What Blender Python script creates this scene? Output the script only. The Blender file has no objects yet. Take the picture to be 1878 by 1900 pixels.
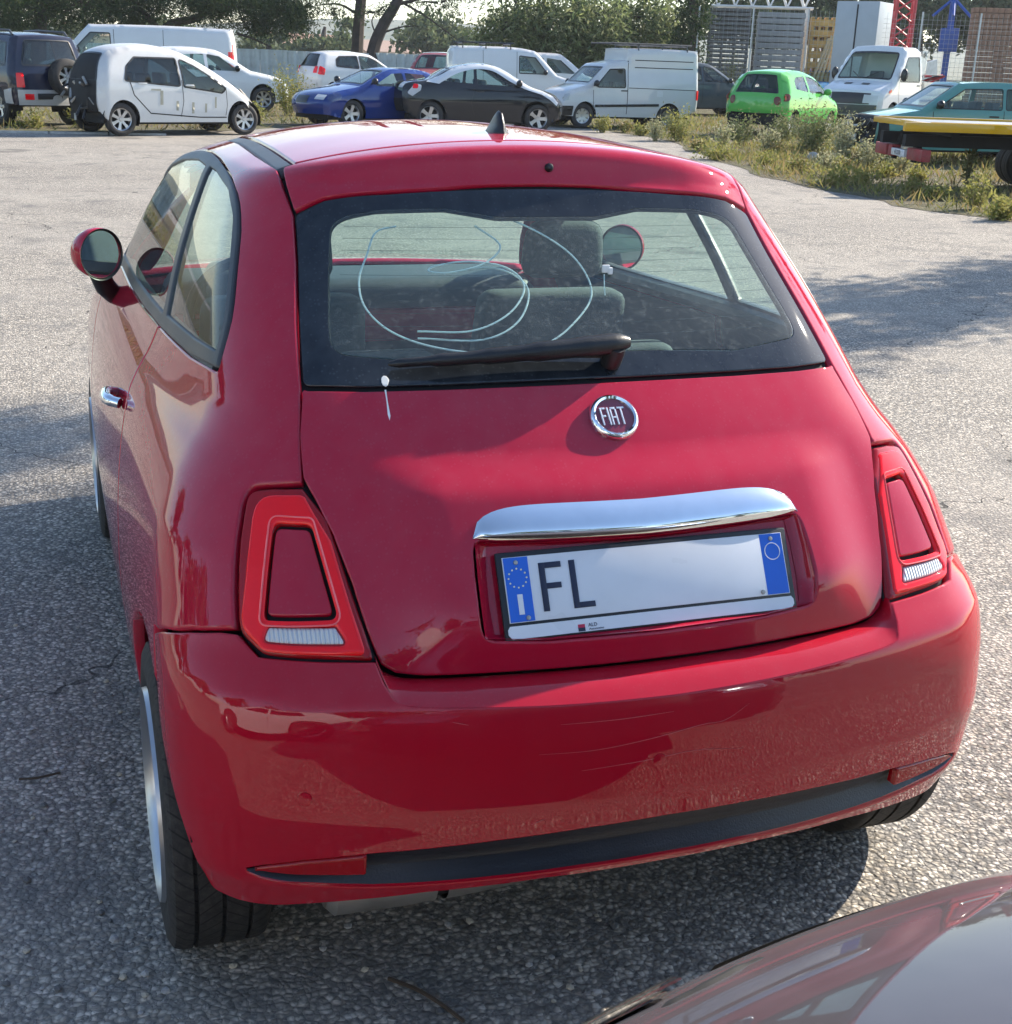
import bpy, bmesh, math, random
import numpy as np
from mathutils import Vector, Matrix
from mathutils.geometry import delaunay_2d_cdt
random.seed(7); np.random.seed(7)
R = math.radians
scene = bpy.context.scene
COL = scene.collection
# ---------------------------------------------------------------- camera
CAM_POS = (-.9235, -1.7045, 1.6281)
YAW, PITCH, ROLL = R(-19.84), R(-18.99), R(2.06)
def _cam_basis():
    cy, sy, cp, sp, cr, sr = math.cos(YAW), math.sin(YAW), math.cos(PITCH), math.sin(PITCH), math.cos(ROLL), math.sin(ROLL)
    f = Vector((-sy*cp, cy*cp, sp)); rt = Vector((cy, sy, 0)); up = rt.cross(f)
    return rt*cr+up*sr, up*cr-rt*sr, f
RT, UP, FW = _cam_basis()
cd = bpy.data.cameras.new('camera'); cam = bpy.data.objects.new('camera', cd); COL.objects.link(cam)
cd.sensor_fit = 'HORIZONTAL'; cd.sensor_width = 36; cd.lens = 2424.7/1878*36
cd.clip_start = .05; cd.clip_end = 4000
M = Matrix((RT, UP, -FW)).transposed().to_4x4(); M.translation = CAM_POS
cam.matrix_world = M
scene.camera = cam
# ---------------------------------------------------------------- sky and sun
SUN = Vector((.806, .278, .5225)).normalized()      # towards the sun
wd = bpy.data.worlds.new('World'); scene.world = wd; wd.use_nodes = True
nt = wd.node_tree
sky = nt.nodes.new('ShaderNodeTexSky'); sky.sky_type = 'NISHITA'; sky.sun_disc = False
sky.sun_elevation = math.asin(SUN.z); sky.sun_rotation = math.atan2(SUN.x, SUN.y)
sky.air_density = 1.0; sky.dust_density = .35; sky.ozone_density = 1.6
bg = nt.nodes['Background']; bg.inputs['Strength'].default_value = .13
nt.links.new(sky.outputs[0], bg.inputs[0])
sl = bpy.data.lights.new('sun', 'SUN'); sl.energy = 5.0; sl.angle = R(.53); sl.color = (1, .90, .76)
so = bpy.data.objects.new('sun', sl); COL.objects.link(so)
so.rotation_euler = SUN.to_track_quat('Z', 'Y').to_euler()
scene.view_settings.view_transform = 'Standard'; scene.view_settings.look = 'None'
scene.view_settings.exposure = 1.15; scene.view_settings.gamma = 1; scene.view_settings.use_curve_mapping = False
scene.cycles.max_bounces = 6; scene.cycles.diffuse_bounces = 3; scene.cycles.transparent_max_bounces = 16
scene.cycles.glossy_bounces = 4; scene.cycles.transmission_bounces = 4
scene.cycles.sample_clamp_indirect = 6
scene.cycles.use_adaptive_sampling = True; scene.cycles.adaptive_threshold = .025
scene.cycles.caustics_reflective = False; scene.cycles.caustics_refractive = False
# ================================================================ helpers: objects
def link(o, parent=None):
    COL.objects.link(o)
    if parent is not None: o.parent = parent
    return o
def thing(name, label, cat, loc=(0, 0, 0), rz=0.0, group=None):
    o = bpy.data.objects.new(name, None); o.empty_display_size = .2
    o.location = loc; o.rotation_euler = (0, 0, rz); o['label'] = label; o['category'] = cat
    if group: o['group'] = group
    return link(o)
def tag(o, label=None, cat=None, group=None, kind=None):
    if label: o['label'] = label
    if cat: o['category'] = cat
    if group: o['group'] = group
    if kind: o['kind'] = kind
    return o
def mesh_obj(name, verts, faces, mat, parent=None, smooth=True, normals=None):
    me = bpy.data.meshes.new(name)
    me.from_pydata([tuple(map(float, v)) for v in verts], [], [tuple(map(int, f)) for f in faces])
    if mat is not None: me.materials.append(mat)
    if smooth and len(me.polygons): me.polygons.foreach_set('use_smooth', [True]*len(me.polygons))
    me.update()
    if normals is not None: me.normals_split_custom_set_from_vertices([tuple(map(float, n)) for n in normals])
    return link(bpy.data.objects.new(name, me), parent)
class MB:
    """collects simple shapes into one mesh"""
    def __init__(s): s.v = []; s.f = []
    def add(s, v, f):
        b = len(s.v); s.v += [tuple(p) for p in v]; s.f += [tuple(i+b for i in q) for q in f]; return s
    def box(s, x0, x1, y0, y1, z0, z1, bev=0.0):
        bm = bmesh.new(); bmesh.ops.create_cube(bm, size=1)
        for v in bm.verts: v.co = ((x0+x1)/2+v.co.x*(x1-x0), (y0+y1)/2+v.co.y*(y1-y0), (z0+z1)/2+v.co.z*(z1-z0))
        if bev: bmesh.ops.bevel(bm, geom=bm.edges[:], offset=bev, segments=2, affect='EDGES', profile=.6)
        bm.verts.index_update(); s.add([v.co[:] for v in bm.verts], [[v.index for v in f.verts] for f in bm.faces]); bm.free(); return s
    def tube(s, pts, r, n=8, cap=True, closed=False):
        pts = [Vector(p) for p in pts]; m = len(pts); rs = r if isinstance(r, (list, tuple)) else [r]*m
        T = []
        for i in range(m):
            a = pts[i-1] if (i or closed) else pts[0]; b = pts[(i+1) % m] if (i < m-1 or closed) else pts[-1]
            T.append((b-a).normalized())
        u = T[0].orthogonal().normalized(); V = []
        for i in range(m):
            u = (u-T[i]*u.dot(T[i])).normalized(); w = T[i].cross(u)
            for k in range(n):
                a = 2*math.pi*k/n; V.append(pts[i]+(u*math.cos(a)+w*math.sin(a))*rs[i])
        F = []
        for i in range(m if closed else m-1):
            j = (i+1) % m
            for k in range(n): F.append((i*n+k, i*n+(k+1) % n, j*n+(k+1) % n, j*n+k))
        if cap and not closed: F.append(tuple(range(n-1, -1, -1))); F.append(tuple(range((m-1)*n, m*n)))
        return s.add([p[:] for p in V], F)
    def lathe(s, prof, axis_o=(0, 0, 0), axis='x', n=32, closed=False):
        """prof: list of (radius, along-axis)"""
        V = []; m = len(prof)
        for k in range(n):
            a = 2*math.pi*k/n
            for r, h in prof:
                c, q = r*math.cos(a), r*math.sin(a)
                p = (h, c, q) if axis == 'x' else ((c, h, q) if axis == 'y' else (c, q, h))
                V.append((axis_o[0]+p[0], axis_o[1]+p[1], axis_o[2]+p[2]))
        F = []
        for k in range(n):
            for i in range(m if closed else m-1):
                j = (i+1) % m; F.append((k*m+i, k*m+j, ((k+1) % n)*m+j, ((k+1) % n)*m+i))
        return s.add(V, F)
    def prism(s, poly, ax, a0, a1):
        """poly 2d extruded along axis ax ('x','y','z')"""
        def P(u, v, w): return {'x': (w, u, v), 'y': (u, w, v), 'z': (u, v, w)}[ax]
        n = len(poly)
        V = [P(u, v, a0) for u, v in poly]+[P(u, v, a1) for u, v in poly]
        F = [(i, (i+1) % n, n+(i+1) % n, n+i) for i in range(n)]+[tuple(range(n-1, -1, -1)), tuple(range(n, 2*n))]
        return s.add(V, F)
    def build(s, name, mat, parent=None, smooth=True, angle=40, loc=None):
        me = bpy.data.meshes.new(name); me.from_pydata(s.v, [], s.f)
        bm = bmesh.new(); bm.from_mesh(me); bmesh.ops.recalc_face_normals(bm, faces=bm.faces[:]); bm.to_mesh(me); bm.free()
        if mat is not None: me.materials.append(mat)
        if smooth:
            me.polygons.foreach_set('use_smooth', [True]*len(me.polygons))
            me.set_sharp_from_angle(angle=R(angle))
        o = link(bpy.data.objects.new(name, me), parent)
        if loc: o.location = loc
        return o
def copy_tree(o, parent=None):
    c = o.copy(); COL.objects.link(c); c.parent = parent
    for ch in list(o.children): copy_tree(ch, c)
    return c
# ================================================================ helpers: curves
def pchip(xs, ys):
    xs = np.asarray(xs, float); ys = np.asarray(ys, float); h = np.diff(xs); d = np.diff(ys)/h
    m = np.zeros_like(ys); m[0] = d[0]; m[-1] = d[-1]
    for i in range(1, len(xs)-1):
        if d[i-1]*d[i] > 0:
            w1 = 2*h[i]+h[i-1]; w2 = h[i]+2*h[i-1]; m[i] = (w1+w2)/(w1/d[i-1]+w2/d[i])
    def f(x):
        x = np.asarray(x, float); xc = np.clip(x, xs[0], xs[-1]); i = np.clip(np.searchsorted(xs, xc, 'right')-1, 0, len(xs)-2)
        t = (xc-xs[i])/h[i]
        v = (2*t**3-3*t**2+1)*ys[i]+(t**3-2*t**2+t)*h[i]*m[i]+(-2*t**3+3*t**2)*ys[i+1]+(t**3-t**2)*h[i]*m[i+1]
        return v+np.where(x < xs[0], (x-xs[0])*m[0], 0)+np.where(x > xs[-1], (x-xs[-1])*m[-1], 0)
    return f
def smax(a, b, k):
    h = np.maximum(k-np.abs(a-b), 0)/k
    return np.maximum(a, b)+h*h*k*.25
def catmull(pts, n=6, closed=False):
    P = [np.asarray(p, float) for p in pts]; out = []; m = len(P)
    for i in range(m if closed else m-1):
        p0 = P[i-1] if (i > 0 or closed) else 2*P[0]-P[1]; p1 = P[i]; p2 = P[(i+1) % m]
        p3 = P[(i+2) % m] if (i+2 < m or closed) else 2*P[-1]-P[-2]
        for k in range(n):
            t = k/n
            out.append(.5*((2*p1)+(-p0+p2)*t+(2*p0-5*p1+4*p2-p3)*t*t+(-p0+3*p1-3*p2+p3)*t**3))
    if not closed: out.append(P[-1])
    return out
def resample(L, d, closed=True):
    L = np.asarray(L, float); Q = np.vstack([L, L[:1]]) if closed else L
    out = []
    for a, b in zip(Q[:-1], Q[1:]):
        n = max(1, int(math.ceil(np.linalg.norm(b-a)/d-1e-6)))
        for k in range(n): out.append(a+(b-a)*k/n)
    if not closed: out.append(Q[-1])
    return np.array(out)
def fillet(L, rads, seg=6):
    """round the corners of a closed 2d polygon"""
    L = np.asarray(L, float); n = len(L); out = []
    for i in range(n):
        p = L[i]; r = rads[i]
        if r <= 0: out.append(p); continue
        a = L[i-1]-p; b = L[(i+1) % n]-p; la, lb = np.linalg.norm(a), np.linalg.norm(b); a = a/la; b = b/lb
        c = np.clip(a@b, -1, 1); ang = math.acos(c)
        if ang > 3.05: out.append(p); continue
        d = min(r/math.tan(ang/2), la*.49, lb*.49)
        p0 = p+a*d; p2 = p+b*d
        for k in range(seg+1):
            t = k/seg; out.append((1-t)**2*p0+2*t*(1-t)*p+t*t*p2)
    return np.array(out)
def area2(L): x, y = L[:, 0], L[:, 1]; return .5*np.sum(x*np.roll(y, -1)-y*np.roll(x, -1))
def inset(L, d):
    """move a closed 2d polygon inwards by d"""
    L = np.asarray(L, float); s = 1 if area2(L) > 0 else -1
    e = np.roll(L, -1, 0)-L; e /= np.maximum(np.linalg.norm(e, axis=1, keepdims=True), 1e-12)
    nrm = np.stack([-e[:, 1], e[:, 0]], 1)*s; a = np.roll(nrm, 1, 0); b = nrm
    m = a+b; q = np.maximum((m*a).sum(1, keepdims=True), .35)
    return L+m/q*d
def inpoly(P, L):
    x, y = P[:, 0], P[:, 1]; ins = np.zeros(len(P), bool); n = len(L); j = n-1
    for i in range(n):
        xi, yi = L[i]; xj, yj = L[j]
        if yi != yj:
            c = ((yi > y) != (yj > y)) & (x < (xj-xi)*(y-yi)/(yj-yi)+xi); ins ^= c
        j = i
    return ins
def near(P, L, d):
    """points of P closer than d to the densely sampled closed polyline L"""
    Q = np.vstack([L, (L+np.roll(L, -1, 0))*.5]); out = np.zeros(len(P), bool)
    for i in range(0, len(P), 2000):
        p = P[i:i+2000]; out[i:i+2000] = (((p[:, None, :]-Q[None])**2).sum(2) < d*d).any(1)
    return out
def cdt(loops, pts):
    """triangulate loops (first outer, others holes) plus free points; returns verts, tris"""
    V = []; E = []
    for L in loops:
        b = len(V); n = len(L); V += [Vector(p) for p in L]; E += [(b+i, b+(i+1) % n) for i in range(n)]
    nl = len(V); V += [Vector(p) for p in pts]
    ov, oe, of, _, _, _ = delaunay_2d_cdt(V, E, [], 0, 1e-7)
    ov = np.array([v[:] for v in ov]); of = np.array([f for f in of if len(f) == 3])
    return ov, of
def grid_in(L, holes, d, margin):
    lo, hi = L.min(0), L.max(0); xs = np.arange(lo[0], hi[0], d); ys = np.arange(lo[1], hi[1], d*.87)
    P = np.array([(x+(d/2 if j % 2 else 0), y) for j, y in enumerate(ys) for x in xs])
    if not len(P): return np.zeros((0, 2))
    P = P[inpoly(P, L)]
    for H in holes: P = P[~inpoly(P, H)]
    for H in [L]+list(holes):
        if len(P): P = P[~near(P, H, margin)]
    return P
# ================================================================ panels on an implicit body
def grad(g, P, e=1e-4):
    G = np.stack([(g(P+np.eye(3)[i]*e)-g(P-np.eye(3)[i]*e)) for i in range(3)], 1)
    return G/np.maximum(np.linalg.norm(G, axis=1, keepdims=True), 1e-12)
def shoot(g, O, D, tmax=2.6, n=26):
    """first crossing of g from inside along rays O + t D"""
    N = len(D); lo = np.zeros(N); hi = np.full(N, np.nan); t0 = np.zeros(N)
    for k in range(1, n+1):
        t = tmax*k/n; v = g(O+D*t); m = np.isnan(hi) & (v > 0); hi[m] = t; lo = np.where(np.isnan(hi), t, lo)
    hi = np.where(np.isnan(hi), tmax, hi)
    for k in range(17):
        mid = (lo+hi)/2; v = g(O+D*mid[:, None]); lo = np.where(v <= 0, mid, lo); hi = np.where(v > 0, mid, hi)
    return O+D*((lo+hi)/2)[:, None]
def bisect(g, O, D, tmax, n=18):
    lo = np.zeros(len(O)); hi = np.full(len(O), tmax)
    for k in range(n):
        mid = (lo+hi)/2; v = g(O+D*mid[:, None]) <= 0; lo = np.where(v, mid, lo); hi = np.where(v, hi, mid)
    return O+D*lo[:, None]
class Chart:
    """perspective chart: projects 3d points from O onto a plane with normal n"""
    def __init__(s, O, n, up=(0, 0, 1)):
        s.O = np.array(O, float); s.n = np.array(n, float)/np.linalg.norm(n); u = np.array(up, float)
        s.e1 = np.cross(u, s.n); s.e1 /= np.linalg.norm(s.e1); s.e2 = np.cross(s.n, s.e1)
    def uv(s, P):
        d = np.asarray(P, float)-s.O; w = d@s.n; return np.stack([d@s.e1/w, d@s.e2/w], -1)
    def dirs(s, Q): return s.n+Q[:, :1]*s.e1+Q[:, 1:2]*s.e2
    def scale(s, P): return float(np.mean((np.asarray(P, float)-s.O)@s.n))
def panel(name, g, ch, loop, mat, parent, holes=(), rad=0, d=.016, gap=.002, edge=.003, drop=.0022, rim=.018, off=0.0, fil=None):
    loop3 = np.array([p[:3] for p in loop], float)
    sc = ch.scale(loop3)
    rads = [(p[3] if len(p) > 3 else rad)/sc for p in loop]
    L = fillet(ch.uv(loop3), rads)
    H = []
    for h in holes:
        h3 = np.array([p[:3] for p in h], float); H.append(fillet(ch.uv(h3), [(p[3] if len(p) > 3 else rad)/sc for p in h]))
    if area2(L) < 0: L = L[::-1]
    du = d/sc
    A = inset(resample(L, du*.8), gap/sc); B = inset(A, edge/sc)
    HA = []; HB = []
    for h in H:
        if area2(h) < 0: h = h[::-1]
        a = inset(resample(h, du*.8), -gap/sc); HA.append(a); HB.append(inset(a, -edge/sc))
    pts = grid_in(B, HB, du, du*.55)
    ov, of = cdt([A, B]+HA+HB, pts)
    c = ov[of].mean(1); keep = inpoly(c, A)
    for a in HA: keep &= ~inpoly(c, a)
    of = of[keep]
    P = shoot(g, ch.O, ch.dirs(ov)); N = grad(g, P)
    e1, e2 = np.array(of)[:, 1], np.array(of)[:, 2]
    if len(of):
        fn = np.cross(P[e1]-P[of[:, 0]], P[e2]-P[of[:, 0]]); fl = (fn*N[of[:, 0]]).sum(1) < 0
        of[fl] = of[fl][:, ::-1]
    P = P+N*off
    V = P.copy(); NN = N.copy(); F = [tuple(t) for t in of]
    for lp in [A]+HA:
        # find indices of loop points
        idx = []
        for q in lp:
            k = int(np.argmin(((ov-q)**2).sum(1)))
            if not idx or idx[-1] != k: idx.append(k)
        if idx[0] == idx[-1]: idx = idx[:-1]
        n = len(idx); ii = np.array(idx)
        tang = P[np.roll(ii, -1)]-P[np.roll(ii, 1)]; tang /= np.maximum(np.linalg.norm(tang, axis=1, keepdims=True), 1e-9)
        out = np.cross(tang, N[ii]); 
        cen = V[ii]-N[ii]*drop
        V[ii] = cen
        if lp is not A: out = -out if area2(lp) > 0 else out
        bn = N[ii]+out*.9; bn /= np.linalg.norm(bn, axis=1, keepdims=True)
        NN[ii] = bn
        b = len(V); V = np.vstack([V, cen-N[ii]*rim]); NN = np.vstack([NN, out])
        for k in range(n):
            k2 = (k+1) % n; q = (idx[k], b+k, b+k2, idx[k2])
            F.append(q if lp is A else q[::-1])
    used = sorted({i for f in F for i in f}); mp = {i: k for k, i in enumerate(used)}
    V = V[used]; NN = NN[used]; F = [tuple(mp[i] for i in f) for f in F]
    return mesh_obj(name, V, F, mat, parent, True, NN)
def strip_surface(name, rows, mat, parent, smooth=True, angle=35):
    """quad surface through rows of points (same length)"""
    n = len(rows[0]); V = [p for r in rows for p in r]; F = []
    for i in range(len(rows)-1):
        for k in range(n-1): F.append((i*n+k, i*n+k+1, (i+1)*n+k+1, (i+1)*n+k))
    o = mesh_obj(name, V, F, mat, parent, smooth)
    o.data.set_sharp_from_angle(angle=R(angle))
    return o
def text_mesh(txt, size, depth=.001, sx=1.0, bold=0.0):
    cu = bpy.data.curves.new('txt', 'FONT'); cu.body = txt; cu.size = size; cu.extrude = depth; cu.offset = bold
    cu.align_x = 'CENTER'; cu.align_y = 'CENTER'; cu.resolution_u = 3
    o = bpy.data.objects.new('txt', cu); COL.objects.link(o)
    dg = bpy.context.evaluated_depsgraph_get(); me = bpy.data.meshes.new_from_object(o.evaluated_get(dg))
    bpy.data.objects.remove(o)
    for v in me.vertices: v.co.x *= sx
    return me
# ================================================================ helpers: placing
def at(px, py, z=None, dist=None):
    """ground point (or point at height z / view depth dist) seen at a pixel of the 1878 x 1900 photograph"""
    d = FW+RT*((px-939)/2424.7)-UP*((py-950)/2424.7); c = Vector(CAM_POS)
    if dist is not None: return c+d*dist
    if z is not None: return c+d*((z-c.z)/d.z)
    lo, hi = .5, 600.0
    for k in range(60):
        m = (lo+hi)/2; p = c+d*m
        if p.z > GZ(p.x, p.y): lo = m
        else: hi = m
    return p
def GZ(x, y):
    t = max(0.0, y-9); return .009*t*t/(t+4)
# ================================================================ materials
class NT:
    def __init__(s, name):
        s.m = bpy.data.materials.new(name); s.m.use_nodes = True; s.t = s.m.node_tree; s.t.nodes.clear()
        s.out = s.t.nodes.new('ShaderNodeOutputMaterial')
    def n(s, typ, **kw):
        o = s.t.nodes.new('ShaderNode'+typ)
        for k, v in kw.items():
            if k.startswith('_'): setattr(o, k[1:], v)
            else:
                k = k.replace('__', ' ')
                o.inputs[int(k[1:]) if k[0] == 'i' and k[1:].isdigit() else k].default_value = v
        return o
    def l(s, a, b): s.t.links.new(a, b)
    def math(s, op, a, b=None, c=None):
        o = s.n('Math', _operation=op)
        for i, v in enumerate((a, b, c)):
            if v is None: continue
            if isinstance(v, (int, float)): o.inputs[i].default_value = v
            else: s.l(v, o.inputs[i])
        return o.outputs[0]
    def ramp(s, fac, stops, interp='LINEAR'):
        o = s.n('ValToRGB'); o.color_ramp.interpolation = interp; e = o.color_ramp.elements
        while len(e) < len(stops): e.new(.5)
        for el, (p, c) in zip(e, stops): el.position = p; el.color = (c, c, c, 1) if isinstance(c, (int, float)) else (*c, 1)
        s.l(fac, o.inputs[0]); return o.outputs[0]
    def mixc(s, fac, a, b):
        o = s.n('Mix', _data_type='RGBA')
        for i, v in ((0, fac), (6, a), (7, b)):
            if isinstance(v, (int, float)): o.inputs[i].default_value = v
            elif isinstance(v, tuple): o.inputs[i].default_value = (*v, 1)
            else: s.l(v, o.inputs[i])
        return o.outputs[2]
    def noise(s, vec, scale, detail=4, rough=.55, dist=0):
        o = s.n('TexNoise', Scale=scale, Detail=detail, Roughness=rough, Distortion=dist)
        if vec is not None: s.l(vec, o.inputs['Vector'])
        return o.outputs[0]
    def co(s, kind='Object', scale=None, rot=None):
        o = s.n('TexCoord').outputs[kind]
        if scale or rot:
            mp = s.n('Mapping')
            if scale: mp.inputs['Scale'].default_value = scale
            if rot: mp.inputs['Rotation'].default_value = rot
            s.l(o, mp.inputs[0]); o = mp.outputs[0]
        return o
    def bump(s, h, strength=.2, dist=.01):
        o = s.n('Bump', Strength=strength, Distance=dist); s.l(h, o.inputs['Height']); return o.outputs[0]
    def done(s, sh): s.l(sh, s.out.inputs[0]); return s.m
def pm(name, col, rough=.5, metal=0.0, coat=0.0, var=.12, vscale=8, bump=0.0, bscale=60, coord='Object', spec=.5, rvar=.1, dirt=0.0, dirtcol=(.22, .18, .14)):
    """general principled material with some colour and gloss variation"""
    k = NT(name); c = k.co(coord); nz = k.noise(c, vscale, 3)
    f = k.ramp(nz, [(.3, 1-var), (.7, 1+var)])
    mul = k.n('Mix', _data_type='RGBA', _blend_type='MULTIPLY'); mul.inputs[0].default_value = 1
    mul.inputs[6].default_value = (*col, 1); k.l(f, mul.inputs[7]); base = mul.outputs[2]
    if dirt:
        n2 = k.noise(c, vscale*.4, 4, .65); base = k.mixc(k.math('MULTIPLY', k.ramp(n2, [(.42, 0.0), (.68, 1.0)]), dirt), base, dirtcol)
    p = k.n('BsdfPrincipled', Metallic=metal); k.l(base, p.inputs['Base Color'])
    p.inputs['Coat Weight'].default_value = coat; p.inputs['Coat Roughness'].default_value = .03; p.inputs['Specular IOR Level'].default_value = spec
    r = k.math('ADD', k.math('MULTIPLY', nz, rvar*2), rough-rvar); k.l(r, p.inputs['Roughness'])
    if bump: k.l(k.bump(k.noise(c, bscale, 1), bump, .004), p.inputs['Normal'])
    return k.done(p.outputs[0])
def paint(name, col, dust=.25, dustcol=(.34, .29, .26), rough=.28, coat=1.0, scale=1.0, fade=.06, fine_dust=False):
    """car paint under clear coat with a thin film of dust"""
    k = NT(name); c = k.co('Object'); nz = k.noise(c, 1.9*scale, 4, .65)
    geo = k.n('NewGeometry'); sep = k.n('SeparateXYZ'); k.l(geo.outputs['Normal'], sep.inputs[0]); up = k.ramp(sep.outputs[2], [(.0, .25), (.7, 1.0)])
    d = k.ramp(nz, [(.3, .4), (.7, 1.0)])
    if fine_dust:
        run = k.noise(k.co('Object', (24*scale, 24*scale, 3*scale)), 1.0, 3, .65); sp = k.n('TexVoronoi', Scale=170.0*scale); k.l(c, sp.inputs[0]); sc = k.n('SeparateColor'); k.l(sp.outputs['Color'], sc.inputs[0])
        dot = k.math('MULTIPLY', k.math('GREATER_THAN', sc.outputs[0], .80), k.math('LESS_THAN', sp.outputs['Distance'], .38))
        d = k.math('MULTIPLY', d, k.math('ADD', k.ramp(run, [(.3, .3), (.7, 1.0)]), k.math('MULTIPLY', dot, .7)))
    d = k.math('MULTIPLY', k.math('MULTIPLY', d, up), dust)
    base = k.mixc(k.ramp(nz, [(.3, 0.0), (.8, fade)]), col, tuple(min(1, a*.6+.25) for a in col)) if fade else None
    p = k.n('BsdfPrincipled', Roughness=rough)
    if base is not None: k.l(base, p.inputs['Base Color'])
    else: p.inputs['Base Color'].default_value = (*col, 1)
    p.inputs['Specular IOR Level'].default_value = .0
    p.inputs['Coat Weight'].default_value = coat; k.l(k.math('ADD', k.math('MULTIPLY', d, .10), .012), p.inputs['Coat Roughness']); p.inputs['Coat IOR'].default_value = 1.52
    df = k.n('BsdfDiffuse', Color=(*dustcol, 1)); mx = k.n('MixShader'); k.l(d, mx.inputs[0]); k.l(p.outputs[0], mx.inputs[1]); k.l(df.outputs[0], mx.inputs[2])
    return k.done(mx.outputs[0])
def glassm(name, tint=(.55, .75, .70), dust=.05, dustcol=(.5, .5, .46), ior=1.5, gloss=1.0, streak=True):
    """thin window pane: tinted see-through, mirror-like at grazing angles, dusty film"""
    k = NT(name); c = k.co('Object')
    tr = k.n('BsdfTransparent', Color=(*tint, 1)); gl = k.n('BsdfGlossy', Roughness=.01)
    geo = k.n('NewGeometry'); dt = k.n('VectorMath', _operation='DOT_PRODUCT'); k.l(geo.outputs['Normal'], dt.inputs[0]); k.l(geo.outputs['Incoming'], dt.inputs[1])
    f0 = ((ior-1)/(ior+1))**2*1.6; sch = k.math('MULTIPLY_ADD', k.math('POWER', k.math('SUBTRACT', 1.0, k.math('ABSOLUTE', dt.outputs['Value'])), 5.0), 1-f0, f0)
    mx = k.n('MixShader'); k.l(k.math('MULTIPLY', sch, gloss), mx.inputs[0]); k.l(tr.outputs[0], mx.inputs[1]); k.l(gl.outputs[0], mx.inputs[2])
    if dust <= 0: return k.done(mx.outputs[0])
    nz = k.noise(c, 5, 3, .65); fine = k.noise(c, 90, 1, .7)
    d = k.math('MULTIPLY', k.math('ADD', k.math('MULTIPLY', k.ramp(nz, [(.35, .3), (.7, 1.0)]), .7), k.math('MULTIPLY', k.ramp(fine, [(.5, 0.0), (.75, 1.0)]), .5)), dust)
    df = k.n('BsdfDiffuse', Color=(*dustcol, 1)); m2 = k.n('MixShader'); k.l(d, m2.inputs[0]); k.l(mx.outputs[0], m2.inputs[1]); k.l(df.outputs[0], m2.inputs[2])
    return k.done(m2.outputs[0])
def lensm(name, col, rough=.12, trans=.35, bmp=.12):
    """coloured plastic lens: glossy skin over a glowing-through ribbed body"""
    k = NT(name); c = k.co('Object', (1, 1, 1)); w = k.n('TexVoronoi', Scale=130.0); k.l(c, w.inputs[0])
    p = k.n('BsdfPrincipled', Roughness=rough); p.inputs['Base Color'].default_value = (*col, 1); p.inputs['Coat Weight'].default_value = 1; p.inputs['Specular IOR Level'].default_value = 0
    p.inputs['Coat Roughness'].default_value = .02
    k.l(k.bump(w.outputs[0], bmp, .003), p.inputs['Normal'])
    t = k.n('BsdfTranslucent', Color=(*[min(1, a*1.3) for a in col], 1)); mx = k.n('MixShader'); mx.inputs[0].default_value = trans
    k.l(p.outputs[0], mx.inputs[1]); k.l(t.outputs[0], mx.inputs[2])
    return k.done(mx.outputs[0])
MT = {}
MT['chrome'] = pm('chrome', (.86, .88, .9), .06, 1.0, var=.03, rvar=.03, vscale=20)
MT['black_plastic'] = pm('black_plastic', (.014, .015, .017), .38, var=.2, bump=.1, bscale=240, dirt=.10, dirtcol=(.04, .04, .04))
MT['grey_trim'] = pm('grey_trim', (.055, .06, .065), .45, var=.15, bump=.1, bscale=200, dirt=.3, dirtcol=(.12, .11, .1))
MT['strip'] = pm('bumper_strip_plastic', (.014, .018, .026), .40, var=.2, bump=.15, bscale=260)
MT['dark'] = pm('dark_cavity', (.008, .008, .009), .8, var=.1)
MT['rubber'] = pm('tyre_rubber', (.022, .022, .023), .75, var=.25, bump=.35, bscale=45, dirt=.5, dirtcol=(.085, .075, .065))
MT['alloy'] = pm('silver_alloy', (.55, .56, .58), .32, .9, var=.1, dirt=.35, dirtcol=(.2, .18, .16))
MT['steel'] = pm('dull_steel', (.42, .40, .36), .42, .8, var=.2, dirt=.4, dirtcol=(.25, .2, .15))
MT['seat'] = pm('grey_seat_fabric', (.085, .105, .108), .85, var=.2, bump=.4, bscale=300)
MT['cream'] = pm('cream_trim', (.42, .42, .38), .6, var=.1, bump=.2, bscale=200)
MT['trim_in'] = pm('interior_plastic', (.05, .06, .064), .55, var=.15, bump=.2, bscale=260)
MT['white_wire'] = pm('white_wire', (.8, .82, .82), .35, var=.05)
MT['plate_white'] = pm('plate_white', (.72, .74, .77), .3, var=.04, coat=.3)
MT['plate_blue'] = pm('plate_blue', (.005, .12, .62), .3, var=.05, coat=.3)
MT['ink'] = pm('plate_ink', (.012, .016, .045), .4, var=.1)
MT['red_lens'] = lensm('red_lens', (.95, .004, .010), trans=.0, bmp=.04)
MT['deep_red_lens'] = lensm('deep_red_lens', (.34, .003, .008), trans=.05)
MT['red_glass'] = glassm('red_lamp_glass', (.90, .05, .06), 0, gloss=1.0)
def reflm(name, col, sc):
    k = NT(name); v_ = k.n('TexVoronoi', Scale=sc); k.l(k.co('Object'), v_.inputs[0]); p = k.n('BsdfPrincipled', Metallic=.0, Roughness=.35); p.inputs['Base Color'].default_value = (*col, 1); k.l(k.bump(v_.outputs[0], .9, .01), p.inputs['Normal']); return k.done(p.outputs[0])
MT['reflector'] = reflm('lamp_reflector', (.85, .85, .85), 210.0); MT['red_reflector'] = reflm('red_lamp_reflector', (.95, .10, .12), 190.0)
MT['amber_lens'] = lensm('amber_lens', (.75, .22, .02))
MT['white_lens'] = lensm('white_lens', (.72, .74, .76), .1, .3)
MT['clear_lens'] = glassm('clear_lens', (.85, .88, .9), .05, gloss=1.2)
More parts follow.
